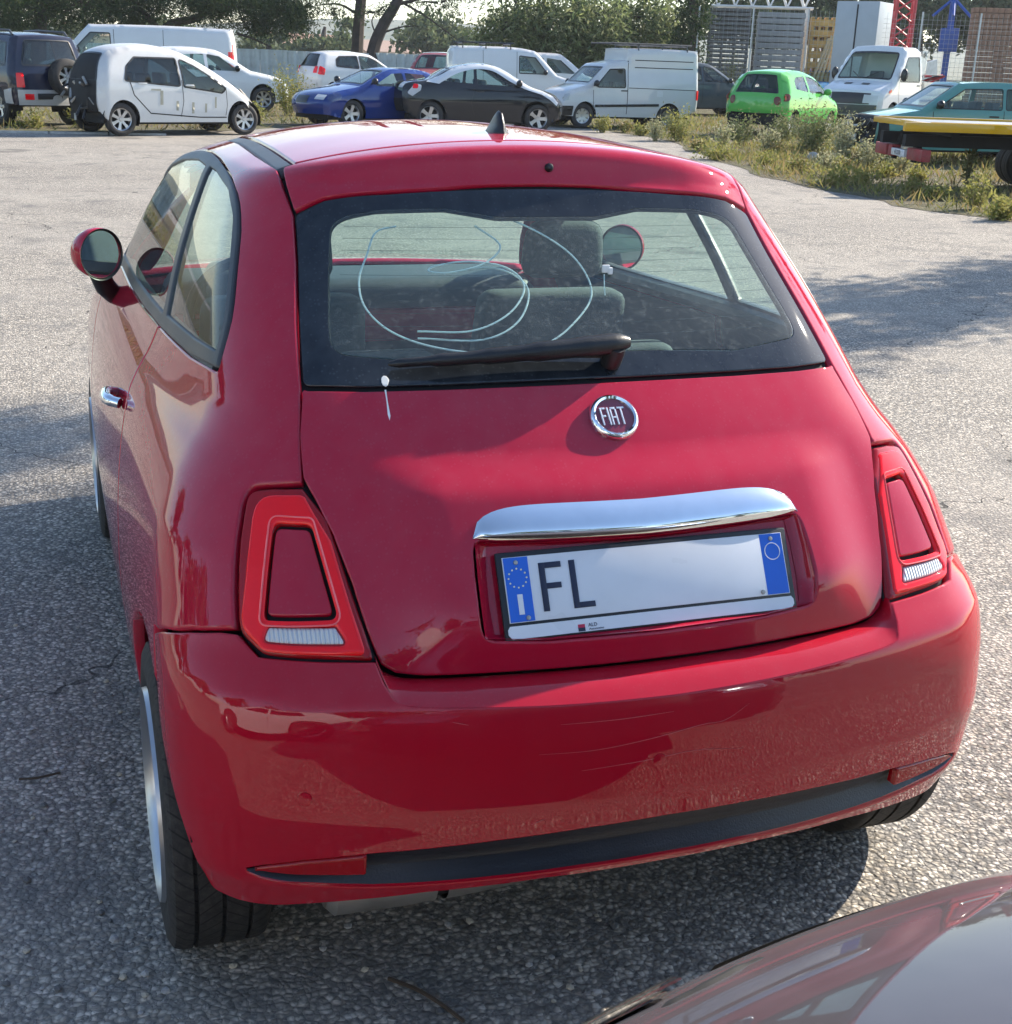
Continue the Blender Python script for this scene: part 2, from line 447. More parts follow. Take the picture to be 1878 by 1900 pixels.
MT['mirror'] = pm('mirror_glass', (.8, .85, .86), .02, 1.0, var=.02, rvar=.01)
MT['glass_car'] = glassm('window_glass', (.78, .90, .85), .05)
MT['glass_dark'] = glassm('dark_window_glass', (.12, .17, .18), .05)
MT['glass_rear'] = glassm('rear_window_glass', (.78, .94, .91), .11, (.60, .66, .62))
# ================================================================ the red hatchback: implicit body
_yB = pchip([.20, .28, .333, .36, .40, .437, .50, .60, .65, .683, .70, .734, .76, .85, .962, 1.045, 1.098, 1.364, 1.395, 1.405, 1.461, 1.55],
            [.09, .050, .022, .008, .002, -.002, -.012, -.012, -.006, .005, .022, .063, .085, .155, .242, .320, .382, .689, .715, .725, .742, .750])
_yH = pchip([.60, .697, .734, .80, .85, .90, .962, 1.0, 1.045, 1.098, 1.364, 1.395, 1.405, 1.461, 1.55],
            [.035, .066, .080, .115, .150, .190, .242, .274, .320, .382, .689, .715, .725, .742, .750])
_W = pchip([.15, .25, .40, .55, .65, .75, .85, .92, .96, 1.00, 1.1, 1.2, 1.3, 1.38, 1.46],
           [.72, .778, .808, .8165, .813, .804, .788, .768, .748, .724, .690, .655, .612, .572, .525])
_zR = pchip([.5, .6, .75, .82, 1.0, 1.2, 1.4, 1.7, 1.95, 2.15, 2.4], [1.45, 1.462, 1.475, 1.482, 1.489, 1.493, 1.492, 1.478, 1.452, 1.42, 1.37])
_yF = pchip([.15, .25, .4, .6, .7, .8, .9, .97, 1.0, 1.1, 1.2, 1.3, 1.4, 1.5], [3.36, 3.46, 3.52, 3.49, 3.42, 3.24, 2.95, 2.68, 2.60, 2.46, 2.32, 2.17, 2.02, 1.87])
def _bow(x): return .22*x*x+.15*x**6
def _common(x, y, z, rear):
    side = x-(_W(z)-.035*np.clip((y-1.7)/1.7, -1, 1.2)**2-.085*np.clip((1.25-y)/1.0, 0, 1)**2*np.clip((z-.85)/.2, 0, 1))
    a = smax(rear, side, .13+.07*np.clip((z-.45)/.3, 0, 1))
    roof = z-(_zR(y)-.24*x*x-.5*x**6)
    front = (y-(_yF(z)-.22*x*x-.3*x**6))*.75
    return smax(smax(a, roof, .026), front, .10)
def gB(P):
    x, y, z = np.abs(P[:, 0]), P[:, 1], P[:, 2]
    return _common(x, y, z, (_yB(z)+_bow(x))-y)
def _bulge(x, z):
    # swelling of the tailgate round handle and number plate
    s = lambda a, b, t: (lambda q: q*q*(3-2*q))(np.clip((t-a)/(b-a), 0, 1))
    return .032*s(.48, .33, x)*s(1.01, .95, z)*s(.68, .82, z)
def gH(P):
    x, y, z = np.abs(P[:, 0]), P[:, 1], P[:, 2]
    return _common(x, y, z, (_yH(z)+_bow(x)-_bulge(x, z))-y)
# ================================================================ the red hatchback: panels
RED = paint('red_car_paint', (.41, .003, .026), dust=.075, dustcol=(.60, .34, .40), rough=.4, fade=0, fine_dust=True)
RED2 = paint('red_bumper_paint', (.40, .003, .018), dust=.045, dustcol=(.55, .34, .34), rough=.4, fade=0, fine_dust=True)
def hit_y(g, x, z, y0=1.25):
    O = np.array([[x, y0, z]], float); return bisect(g, O, np.array([[0., -1, 0]]), 2.0)[0]
def hit_x(g, y, z, s=-1):
    O = np.array([[0, y, z]], float); return bisect(g, O, np.array([[s*1., 0, 0]]), 1.5)[0]
def SB(x, z, r=0): return (*hit_y(gB, x, z), r)
def SH(x, z, r=0): return (*hit_y(gH, x, z), r)
def XS(y, z, s, r=0): return (*hit_x(gB, y, z, s), r)
car = thing('red_hatchback_car', 'dusty red three-door hatchback seen from behind with chrome badge and plate reading FL', 'car')
C_rear = Chart((0, 1.25, .85), (0, -1, 0))
C_head = Chart((0, 1.45, 1.0), (0, -.8, .6))
C_roof = Chart((0, 1.35, .6), (0, 0, 1), (0, 1, 0))
def mir(L): return [(-p[0], *p[1:]) for p in L]
def both(half):   # closed symmetric loop from the right half (top centre to bottom centre)
    return list(half)+[(-p[0], *p[1:]) for p in reversed(half) if abs(p[0]) > 1e-6]
# --- roof
roof_half = [(0, .828, 1.484), (.15, .834, 1.479), (.30, .848, 1.462), (.40, .860, 1.443), (.452, .872, 1.432),
             (.448, 1.1, 1.440), (.44, 1.4, 1.444), (.43, 1.7, 1.434), (.42, 1.95, 1.408), (.30, 2.0, 1.43), (0, 2.03, 1.44)]
roof = panel('roof', gB, C_roof, both(roof_half), RED, car, d=.03, rad=.01)
for s in (1, -1):
    st = [(s*.456, .874, 1.431), (s*.487, .872, 1.419), (s*.484, 1.1, 1.427), (s*.474, 1.4, 1.431), (s*.463, 1.7, 1.42), (s*.455, 1.95, 1.395),
          (s*.424, 1.95, 1.407), (s*.434, 1.7, 1.433), (s*.444, 1.4, 1.443), (s*.452, 1.1, 1.439)]
    panel('roof_trim_strip', gB, C_roof, st, MT['grey_trim'], car, d=.012, gap=.001, edge=.003, drop=.003, off=-.002)
# --- tailgate header above the glass
hd = [(0, .822, 1.483), (.15, .828, 1.478), (.30, .842, 1.461), (.40, .855, 1.442), (.475, .868, 1.425, .008), (.482, .80, 1.392), (.487, .743, 1.364, .006),
      SH(.42, 1.379), SH(.30, 1.393), SH(.15, 1.402), SH(0, 1.405)]
header = panel('tailgate_header', gH, C_head, both(hd), RED, car, d=.012)
# --- rear window: black printed border and clear middle
def side_x(z): return np.interp(z, [.962, 1.098, 1.364], [.550, .529, .487])
gl = [SH(0, 1.402), SH(.15, 1.399), SH(.30, 1.390), SH(.42, 1.376), (.486, .740, 1.361, .02), (.500, .655, 1.29), (.515, .55, 1.19), (.528, .449, 1.10, .02),
      SH(.42, 1.099), SH(.28, 1.101), SH(.12, 1.103), SH(0, 1.1035)]
win = [SH(0, 1.352), SH(.10, 1.352), SH(.20, 1.366), SH(.33, 1.362), SH(.415, 1.345, .03), SH(.435, 1.27), SH(.455, 1.19), SH(.462, 1.145, .05), SH(.30, 1.133), SH(.12, 1.142), SH(0, 1.143)]
FRIT = paint('window_border_print', (.006, .008, .012), dust=.06, dustcol=(.5, .56, .6), rough=.4, fade=0, fine_dust=True)
rw = panel('rear_window', gH, C_rear, both(gl), FRIT, car, holes=[[(*p[:3], .07) for p in both(win)]], d=.018, gap=.0015, edge=.002, drop=.001, rim=.006, off=-.004)
panel('window_pane', gH, C_rear, [(*p[:3], .07) for p in both(win)], MT['glass_rear'], rw, d=.02, gap=-.001, edge=.002, drop=0, rim=.001, off=-.0042)
panel('window_seal', gH, C_rear, both([SH(0, 1.412), SH(.15, 1.409), SH(.30, 1.400), SH(.42, 1.386), (.489, .75, 1.366, .02), (.503, .655, 1.29), (.518, .55, 1.19), (.531, .449, 1.09, .02), SH(.42, 1.085), SH(.28, 1.087), SH(.12, 1.089), SH(0, 1.089)]), MT['dark'], rw, holes=[[(*p[:3], .07) for p in both(win)]], d=.04, gap=0, edge=.002, drop=0, rim=.002, off=-.014)
# --- tailgate below the glass
hatch_low = [(.474, .734), (.467, .717, .012), (.445, .7035, .02), (.40, .698), (.25, .6975), (0, .697)]
tg = [SH(0, 1.0985), SH(.12, 1.098), SH(.28, 1.096), SH(.42, 1.094), (.5295, .444, 1.094, .004), SH(.541, 1.03), SH(.548, .972, .01), SH(.535, .945, .02), SH(.516, .90), SH(.497, .833), SH(.484, .77)]
tg += [SH(q[0], q[1], q[2] if len(q) > 2 else 0) for q in hatch_low]
rec = [SH(0, .888), SH(.20, .890), SH(.298, .893, .012), SH(.303, .85), SH(.305, .80), SH(.302, .758, .025), SH(.20, .751), SH(0, .750)]
tail = panel('tailgate', gH, C_rear, both(tg), RED, car, holes=[both(rec)], d=.013, gap=.003, edge=.004, drop=.004, rim=.02)
# number-plate recess: sloping walls and a back panel
PT = math.atan2(.157-.106, .867-.775)              # plate tilt
pc = Vector((0, .1315, .821)); pu = Vector((0, math.sin(PT), math.cos(PT))); pn = Vector((0, -math.cos(PT), math.sin(PT)))
ring = [np.array(p[:3]) for p in both(rec)]
def inward(p, f, dz=0):
    q = Vector((p[0]*f, 0, 0)); v = (p[2]-.818)*f/1.0+.818
    t = (v-pc.z)/pu.z; b = pc+pu*t-pn*.012; return np.array((p[0]*f, b.y, b.z))
rows = [[np.array(p)+np.array([0, .0005, 0]) for p in ring], [np.array(p)*.35+inward(p, .965)*.65 for p in ring], [inward(p, .93) for p in ring]]
rows = [r+[r[0]] for r in rows]
strip_surface('plate_recess', rows, RED, tail, angle=60)
mesh_obj('recess_back', [tuple(inward(p, .94)+np.array([0, .0015, 0])) for p in ring], [tuple(range(len(ring)))], RED, tail, False)
# chrome handle over the plate
xs = np.linspace(-.301, .301, 49); rows = []; q_ = np.abs(xs)/.301; zb_ = .893+.004*q_; zt_ = zb_+.046*np.maximum(0, 1-q_**7)**.5+.0005
for t in np.linspace(0, 1, 11):
    z_ = zb_+(zt_-zb_)*t; b_ = bisect(gH, np.stack([xs, xs*0+1.25, z_], 1), np.array([[0., -1, 0]]), 2.0)
    out = .020*math.sin(math.pi*min(1, .12+t*.88))**.7*np.maximum(0, 1-q_**10)**.5
    rows.append([(x, y, z) for x, y, z in zip(xs, b_[:, 1]-out-.001+.006*(1-t), z_)])
rows.insert(0, [(p[0], p[1]+.03, p[2]+.002) for p in rows[0]])
strip_surface('chrome_handle', rows, MT['chrome'], tail, angle=70)
# number plate in its frame
plate = bpy.data.objects.new('number_plate', None); link(plate, car); plate.matrix_world = Matrix.Translation(pc) @ Matrix((Vector((1, 0, 0)), pu, pn)).transposed().to_4x4()
def on_plate(name, mb, mat, **k): o = mb.build(name, mat, plate, **k); return o
on_plate('plate_frame', MB().box(-.268, .268, -.083, .0625, -.006, .0015, .004), MT['black_plastic'])
on_plate('plate_sheet', MB().box(-.2575, .2575, -.0535, .0535, -.001, .0028, .0008), MT['plate_white'])
on_plate('country_band', MB().box(-.256, -.214, -.0525, .0525, .002, .0034), MT['plate_blue'])
on_plate('province_band', MB().box(.214, .256, -.0525, .0525, .002, .0034), MT['plate_blue'])
on_plate('dealer_strip', MB().prism([(-.258, -.0585), (.258, -.0585), (.262, -.064), (.262, -.072), (.256, -.0795), (-.256, -.0795), (-.262, -.072), (-.262, -.064)], 'z', .0, .0028), MT['plate_white'])
stars = MB()
for k in range(12):
    a = k*math.pi/6; stars.lathe([(0, .0042), (.0016, .0042), (.0016, .0032)], (-.235+.0155*math.cos(a), .0185+.0155*math.sin(a), 0), 'z', 6)
on_plate('star_ring', stars, pm('plate_star', (.8, .75, .45), .4), smooth=False)
on_plate('country_letter', MB().box(-.2395, -.2305, -.041, -.008, .0035, .0042), MT['plate_white'])
rg = MB(); rg.tube([(.235+.0145*math.cos(a), .022+.0145*math.sin(a), .0036) for a in np.linspace(0, 2*math.pi, 25)[:-1]], .0009, 5, closed=True)
on_plate('province_ring', rg, MT['plate_white'])
def stroke_letter(name, boxes, x0):
    m = MB()
    for a, b, c, d in boxes: m.box(x0+a, x0+b, c, d, .0024, .0046, .0007)
    on_plate(name, m, MT['ink'])
stroke_letter('letter_F', [(0, .0105, -.040, .040), (.0105, .039, .0305, .040), (.0105, .036, -.0035, .006)], -.197)
stroke_letter('letter_L', [(0, .0105, -.040, .040), (.0105, .038, -.040, -.0305)], -.144)
on_plate('dealer_mark', MB().box(-.142, -.130, -.078, -.067, .0025, .0034), pm('dealer_red', (.55, .01, .06), .4))
on_plate('dealer_mark', MB().box(-.142, -.130, -.0785, -.0725, .0026, .0037), MT['ink'])
def txt_on(name, t, size, x, y, z, mat, par=None, sx=1.0, bold=0.0):
    me = text_mesh(t, size, .0002, sx, bold); me.materials.append(mat); me.name = name
    o = link(bpy.data.objects.new(name, me), par); o.location = (x, y, z); return o
txt_on('dealer_lettering', 'ALD', .0085, -.116, -.0695, .0032, MT['ink'], plate)
txt_on('dealer_lettering', 'Automotive', .0055, -.110, -.0760, .0032, MT['ink'], plate)
for bx, by in ((-.235, .044), (-.225, -.047), (.205, -.047), (.235, .044)):
    on_plate('plate_screw', MB().lathe([(0, .006), (.0035, .0055), (.0042, .003)], (bx, by, 0), 'z', 10), MT['steel'])
# badge
bpt = hit_y(gH, 0, 1.045); bn = grad(gH, np.array([bpt]))[0]; bn = Vector(bn); bu = (Vector((0, 0, 1))-bn*bn.z).normalized(); bx_ = bu.cross(bn)
badge = bpy.data.objects.new('badge', None); link(badge, car)
badge.matrix_world = Matrix.Translation(Vector(bpt)+bn*.001) @ Matrix((bx_, bu, bn)).transposed().to_4x4()
MB().lathe([(.0345, .004), (.0355, .009), (.039, .0115), (.043, .0095), (.0455, .004), (.0455, -.002)], (0, 0, 0), 'z', 48).build('badge_ring', MT['chrome'], badge)
MB().lathe([(0, .0062), (.02, .006), (.0352, .0052)], (0, 0, 0), 'z', 32).build('badge_field', pm('badge_red', (.19, .006, .03), .25, coat=1.0, var=.05), badge)
SIL = pm('badge_letter_silver', (.82, .82, .84), .2, .6, var=.03)
for x0, bxs in ((-.0255, [(0, .0028, -.018, .018), (.0028, .0095, .0145, .018), (.0028, .0085, -.001, .0025)]),
                (-.0125, [(0, .0028, -.018, .018)]),
                (-.0070, [(0, .0026, -.018, .014), (.0085, .0111, -.018, .014), (.0012, .0099, .014, .018), (.0026, .0085, -.004, -.001)]),
                (.0075, [(.0048, .0076, -.018, .0145), (0, .0124, .0145, .018)])):
    m = MB()
    for a, b, c, d in bxs: m.box(x0+a*1.08, x0+b*1.08, c, d, .0055, .0082, .0004)
    m.build('badge_letter', SIL, badge)
# rear wiper
def on_glass(x, z, h):
    p = hit_y(gH, x, z); n = grad(gH, np.array([p]))[0]; return Vector(p)+Vector(n)*h
wp = bpy.data.objects.new('rear_wiper', None); link(wp, car)
m = MB(); m.tube([on_glass(.030, 1.124, -.002), on_glass(.030, 1.126, .028), on_glass(.030, 1.127, .040)], [.019, .019, .017], 14); m.build('wiper_hub', MT['black_plastic'], wp)
arm = [on_glass(.056-.0862*i, 1.132-.0020*i, .040-.0052*i) for i in range(6)]
m = MB(); m.tube(catmull(arm, 5), [.010, .0175]+[.019]*4+[.0175]*5+[.0145]*5+[.0115]*5+[.008]*4+[.003], 10); m.build('wiper_arm', MT['black_plastic'], wp)
bl = [on_glass(x, 1.124+.009*(1-((x+.14)/.23)**2), .010) for x in np.linspace(-.37, .02, 12)]
m = MB(); m.tube(bl, .0055, 6); m.build('wiper_blade', MT['rubber'], wp)
m = MB(); p = hit_y(gH, .02, 1.437); nn = Vector(grad(gH, np.array([p]))[0]); m.tube([Vector(p)-nn*.003, Vector(p)+nn*.006, Vector(p)+nn*.011], [.009, .008, .004], 12); m.build('washer_nozzle', MT['black_plastic'], car)
# high brake lamp behind the glass
MB().box(-.13, .13, .735, .775, 1.345, 1.375, .006).build('high_brake_lamp', MT['deep_red_lens'], car)
# roof aerial
ap = Vector((0, 1.0, 1.489)); m = MB()
secs = []
for y, hw, h in ((-.048, .005, .005), (-.040, .016, .024), (-.027, .018, .045), (-.011, .018, .048), (.01, .018, .037), (.032, .016, .021), (.052, .012, .008), (.065, .004, .003)):
    secs.append([(hw*math.cos(a)*(1 if math.sin(a) < .3 else .55), 1.0+y, float(_zR(1.0+y))-.004+max(0, math.sin(a))*h) for a in np.linspace(-.2, math.pi+.2, 13)])
strip_surface('roof_aerial', secs, MT['black_plastic'], car, angle=80)
GUIDE = lensm('light_guide_lens', (1.0, .16, .16), trans=0)
RIB = (lambda k: (lambda w, p: (k.l(k.co('Object'), w.inputs[0]), k.l(k.bump(w.outputs[1], .8, .004), p.inputs['Normal']), k.done(p.outputs[0]))[2])(k.n('TexWave', _bands_direction='X', Scale=46.0), k.n('BsdfPrincipled', Roughness=.12)))(NT('ribbed_clear_lens'))
_p = [n for n in RIB.node_tree.nodes if n.type == 'BSDF_PRINCIPLED'][0]; _p.inputs['Base Color'].default_value = (.62, .64, .66, 1); _p.inputs['Coat Weight'].default_value = 1
# dark backing behind the joints of the tailgate
for s in (1, -1):
    bk = [(s*.455, .885, 1.428), (s*.460, .75, 1.372), (s*.478, .66, 1.30), (s*.495, .55, 1.20), (s*.505, .45, 1.105), (s*.52, .36, 1.0), (s*.53, .31, .955), (s*.575, .33, .965), (s*.57, .39, 1.03), (s*.56, .46, 1.10), (s*.545, .56, 1.20), (s*.53, .67, 1.30), (s*.52, .76, 1.365), (s*.515, .89, 1.412)]
    panel('joint_seal', gB, Chart((0, 1.25, .85), (s*.5, -1, .2)), bk, MT['dark'], car, d=.03, gap=0, edge=.002, drop=0, rim=.002, off=-.024)
# --- tail lamps
lamp_l = [(.550, .316, .962), (.60, .338, .958), (.637, .36, .950, .03), (.657, .31, .882), (.671, .256, .811), (.677, .218, .760, .045), (.647, .175, .7365, .045), (.554, .137, .735), (.476, .114, .733, .006), (.485, .155, .78), (.497, .197, .831), (.516, .271, .921)]
lamp_in = [(.603, .285, .905, .012), (.548, .267, .905, .016), (.527, .178, .791, .008), (.630, .209, .787, .01)]
ring_o = [(.547, .310, .951, .02), (.624, .345, .945, .035), (.656, .26, .835), (.668, .226, .768, .035), (.643, .176, .7405, .03), (.487, .120, .7385, .008), (.499, .175, .80), (.515, .25, .89)]
rev_l = [(.628, .196, .7725, .006), (.529, .162, .7745, .006), (.516, .141, .7525, .004), (.640, .185, .7525, .012)]
def grow(L, f):
    c = np.mean([p[:3] for p in L], 0); return [(*(c+(np.array(p[:3])-c)*f), p[3] if len(p) > 3 else 0) for p in L]
for s in (1, -1):
    ch = Chart((0, 1.25, .85), (s*.5, -1, 0))
    S = (lambda L: L) if s > 0 else mir
    lens = panel('tail_lamp', gB, ch, S(lamp_l), MT['deep_red_lens'], car, holes=[S(grow(lamp_in, 1.06))], d=.012, gap=.0025, edge=.006, drop=.006, rim=.02)
    panel('light_ring', gB, ch, S(ring_o), MT['red_lens'], lens, holes=[S(grow(lamp_in, 1.09)), S(rev_l)], d=.008, gap=.001, edge=.006, drop=.005, rim=.004, off=.0045)
    panel('reversing_light', gB, ch, S(rev_l), RIB, lens, d=.012, gap=.001, edge=.003, drop=.002, rim=.004, off=.0035)
    gl_ = fillet(ch.uv(np.array([p[:3] for p in S(grow(lamp_in, 1.24))])), [.012]*4, 6); gp3 = shoot(gB, ch.O, ch.dirs(resample(gl_, .008))); gp3 = gp3+grad(gB, gp3)*.0045
    m = MB(); m.tube([tuple(p) for p in gp3], .0016, 6, closed=True); m.build('light_guide', GUIDE, lens)
    panel('body_colour_insert', gB, ch, S(lamp_in), RED, lens, d=.012, gap=.001, edge=.003, drop=.003, rim=.015, off=-.001)
    panel('lamp_shell', gB, ch, S(grow(lamp_l, 1.02)), MT['dark'], lens, d=.03, gap=0, edge=.003, drop=0, rim=.002, off=-.016)
# --- bumper
led = [(0, .670), (.20, .673), (.38, .680), (.435, .684, .012), (.456, .690, .02), (.468, .71), (.475, .733)]
bot = [(0, .333), (.20, .331), (.40, .320), (.55, .300), (.63, .288), (.69, .286)]
bh = [SB(q[0], q[1], q[2] if len(q) > 2 else 0) for q in led]+[(.554, .137, .733), (.649, .177, .7345, .012), (.677, .217, .758), (.70, .235, .756), (.745, .283, .7405), (.784, .351, .7155), (.797, .403, .691)]
arch_c = (.555, .295)
for a in (128, 140, 152, 164, 174):
    y = arch_c[0]+.345*math.cos(R(a)); z = arch_c[1]+.345*math.sin(R(a)); bh.append(XS(y, z, 1))
bh += [(.735, .215, .292, .02)]+[SB(*q) for q in reversed(bot)]
gro = [(0, .4375), (.15, .4345), (.30, .428), (.49, .417), (.60, .404), (.66, .391), (.690, .379, .004), (.66, .366), (.60, .354), (.49, .346), (.30, .349), (.15, .355), (0, .357)]
C_bump = Chart((0, 1.15, .55), (0, -1, 0))
bum = panel('rear_bumper', gB, C_bump, both(bh), RED2, car, holes=[both([SB(q[0], q[1], q[2] if len(q) > 2 else 0) for q in gro])], d=.016, gap=.0018, edge=.004, drop=.003, rim=.02)
# shelf between tailgate and bumper face
def curve2(L, g, n=40):
    P = np.array([q[:2] for q in L]); P = np.array(catmull(P, 8)); t = np.linspace(0, len(P)-1, n); Q = np.stack([np.interp(t, range(len(P)), P[:, i]) for i in (0, 1)], 1)
    return [hit_y(g, x, z) for x, z in Q]
a = curve2([(.474, .734), (.467, .717), (.445, .7035), (.40, .698), (.25, .6975), (0, .697)], gH); b = curve2([(.475, .733), (.468, .71), (.456, .690), (.435, .684), (.38, .680), (.20, .673), (0, .670)], gB)
A = [p for p in a]+[p*np.array([-1, 1, 1]) for p in reversed(a[:-1])]; B = [p for p in b]+[p*np.array([-1, 1, 1]) for p in reversed(b[:-1])]
rows = [[q+np.array([0, .012, -.006]) for q in A]]
for t in np.linspace(0, 1, 7): rows.append([p+(q-p)*t+np.array([0, 0, .006*math.sin(math.pi*t)-.004*(1-t)-.0035*t]) for p, q in zip(A, B)])
strip_surface('bumper_shelf', rows, RED2, bum, angle=75)
# dark strip in its groove
top = [SB(x, np.interp(abs(x), [0, .15, .30, .49, .60, .66, .690], [.4375, .4345, .428, .417, .404, .391, .379])) for x in np.linspace(-.688, .688, 61)]
lowr = [SB(x, np.interp(abs(x), [0, .15, .30, .49, .60, .66, .690], [.357, .355, .349, .346, .354, .366, .379])) for x in np.linspace(-.688, .688, 61)]
rows = []
for t, dpt in ((0, .006), (.0, .012), (.28, .020), (.55, .029), (.62, .027), (.85, .012), (1, .005)):
    r = []
    for p, q in zip(top, lowr):
        p = np.array(p[:3]); q = np.array(q[:3]); k = np.clip(abs(p[2]-q[2])/.05, 0, 1); c = p+(q-p)*t; r.append(c+np.array([-.25*np.sign(c[0])*dpt*k*abs(c[0]), dpt*k+.002, 0]))
    rows.append(r)
strip_surface('bumper_strip', rows, MT['strip'], bum, angle=60)
for s in (1, -1):
    rf = [SB(s*.503, .4135), SB(s*.60, .4015), SB(s*.655, .390), SB(s*.684, .3805, .004), SB(s*.62, .374), SB(s*.503, .374, .006)]
    panel('reflector', gB, Chart((0, 1.15, .55), (s*.4, -1, 0)), rf, MT['deep_red_lens'], bum, d=.01, gap=.001, edge=.003, drop=.003, rim=.015, off=-.001)
for x, z in ((-.599, .528), (-.03, .556), (.03+.0, .30),):
    if z < .4: continue
    p = hit_y(gB, x, z); n_ = Vector(grad(gB, np.array([p]))[0]); m = MB(); m.tube([Vector(p)-n_*.003, Vector(p)+n_*.0012, Vector(p)+n_*.0018], [.0115, .0115, .009], 18); m.build('parking_sensor', RED2, bum)
# --- quarter panels, doors and side windows
dlo_b = [(.628, 1.093), (.81, 1.080), (1.15, 1.068), (1.5, 1.052), (1.86, 1.040), (2.35, 1.03)]
dlo_t = [(.628, 1.093), (.672, 1.17), (.752, 1.248), (.855, 1.334), (.965, 1.380), (1.2, 1.404), (1.5, 1.408), (1.76, 1.388), (1.95, 1.352), (2.15, 1.26), (2.3, 1.13), (2.35, 1.03)]
dlo_td = [tuple(p) for p in catmull(dlo_t, 3)]
seam_d = [(1.17, 1.066), (1.215, .99), (1.20, .93), (1.16, .86), (1.13, .74), (1.10, .6), (1.085, .45), (1.09, .335)]
arch_q = [(arch_c[0]+.345*math.cos(R(a)), arch_c[1]+.345*math.sin(R(a))) for a in (118, 100, 82, 64, 46, 28, 12, 0)]
for s in (1, -1):
    ch = Chart((0, 1.25, .85), (s*1., -.35, 0)); S = (lambda L: L) if s > 0 else mir
    chd = Chart((0, 1.7, .8), (s*1., 0, 0))
    q = S([(.486, .870, 1.4205, .006), (.489, .80, 1.389), (.4905, .745, 1.364), (.504, .655, 1.29), (.5195, .55, 1.19), (.532, .447, 1.098), (.544, .38, 1.03), (.552, .317, .967, .004), (.60, .339, .9605), (.641, .362, .953, .03), (.660, .311, .882), (.6745, .257, .811), (.679, .22, .762)])
    q += S([(.70, .235, .757), (.745, .283, .7415), (.784, .351, .7165), (.797, .405, .692)])
    q += [XS(y, z, s) for y, z in arch_q]+[XS(.902, .24, s, .01), XS(1.06, .235, s), XS(1.075, .335, s)]
    q += [XS(y-.003, z, s) for y, z in reversed(seam_d[:-1])]
    q += [XS(y, z-.003, s) for y, z in ((.81, 1.080),)]+[XS(.622, 1.089, s, .01)]
    q += [XS(y-.004, z+.002, s) for y, z in dlo_td[1:] if y < 1.96]
    q += S([(.545, 1.97, 1.36), (.457, 1.95, 1.393), (.466, 1.7, 1.418), (.477, 1.4, 1.4295), (.487, 1.1, 1.4255)])
    panel('quarter_panel', gB, ch, q, RED, car, d=.02, gap=.0018, edge=.004, drop=.003, rim=.02)
    inn = [p for p in q if p[2] > .60]
    panel('inner_trim', gB, ch, inn, MT['trim_in'], car, d=.05, gap=.004, edge=.004, drop=0, rim=.002, off=-.035)
    dr = [XS(y+.003, z, s) for y, z in seam_d]+[XS(1.4, .32, s), XS(2.1, .32, s), XS(2.32, .36, s, .04), XS(2.40, .6, s), XS(2.40, .85, s), XS(2.37, 1.02, s, .02)]
    dr += [XS(y, z-.003, s) for y, z in reversed(dlo_b[3:])]
    door = panel('door', gB, chd, dr, RED, car, d=.025, gap=.0018, edge=.004, drop=.003, rim=.02); panel('door_trim', gB, chd, dr, MT['trim_in'], door, d=.06, gap=.006, edge=.004, drop=0, rim=.002, off=-.045)
    sill = [XS(1.06, .33, s), XS(1.4, .314, s), XS(2.1, .314, s), XS(2.45, .35, s), XS(2.46, .2, s), XS(1.06, .2, s)]
    panel('sill', gB, chd, sill, RED, car, d=.04)
    # trims and panes
    full = [XS(y, z, s) for y, z in dlo_td]+[XS(y, z, s) for y, z in reversed(dlo_b[1:-1])]
    full[0] = (*full[0][:3], .012)
    def shrink(L, f=.018):
        cc = chd.uv(np.array([p[:3] for p in L])); I = inset(resample(cc, .03), f)
        D = chd.dirs(I); return [tuple(p) for p in shoot(gB, chd.O, D)]
    qz = [XS(.660, 1.118, s, .012), XS(.690, 1.172, s, .05), XS(.770, 1.248, s, .06), XS(.870, 1.330, s, .07), XS(.975, 1.370, s, .07), XS(1.20, 1.390, s, .06), XS(1.285, 1.391, s, .006), XS(1.19, 1.24, s), XS(1.105, 1.103, s, .006), XS(.81, 1.112, s)]
    dw = [XS(1.155, 1.098, s, .006), XS(1.245, 1.25, s), XS(1.335, 1.388, s, .006), XS(1.5, 1.390, s), XS(1.74, 1.372, s), XS(1.93, 1.338, s), XS(2.12, 1.252, s), XS(2.26, 1.13, s, .02), XS(2.29, 1.062, s, .015), XS(1.86, 1.070, s), XS(1.5, 1.083, s)]
    wf = panel('window_surround', gB, chd, full, MT['grey_trim'], car, holes=[qz, dw], d=.02, gap=.0008, edge=.004, drop=.003, rim=.014, off=.001)
    panel('quarter_window', gB, chd, qz, MT['glass_car'], wf, d=.03, gap=.0003, edge=.002, drop=0, rim=.001, off=-.004)
    panel('door_window', gB, chd, dw, MT['glass_car'], wf, d=.04, gap=.0003, edge=.002, drop=0, rim=.001, off=-.004)
    m = MB(); m.tube([tuple(np.array(XS(y, z, s)[:3])-np.array([s*.022, 0, .012])) for y, z in ((.66, 1.095), (.81, 1.09), (1.15, 1.08), (1.5, 1.065), (1.86, 1.05), (2.3, 1.04))], .022, 8); m.build('window_ledge', MT['trim_in'], car)
    # door handle
    hp = Vector(hit_x(gB, 1.30, .878, s)); hn = Vector(grad(gB, np.array([hp[:]]))[0]); m = MB()
    m.tube(catmull([hp+Vector((0, -.062, .003))+hn*.004, hp+Vector((0, -.045, .002))+hn*.026, hp+Vector((0, .0, 0))+hn*.032, hp+Vector((0, .05, -.002))+hn*.026, hp+Vector((0, .07, -.003))+hn*.004], 5), [.012]*4+[.0135]*13+[.012]*4, 10)
    m.build('door_handle', MT['chrome'], door)
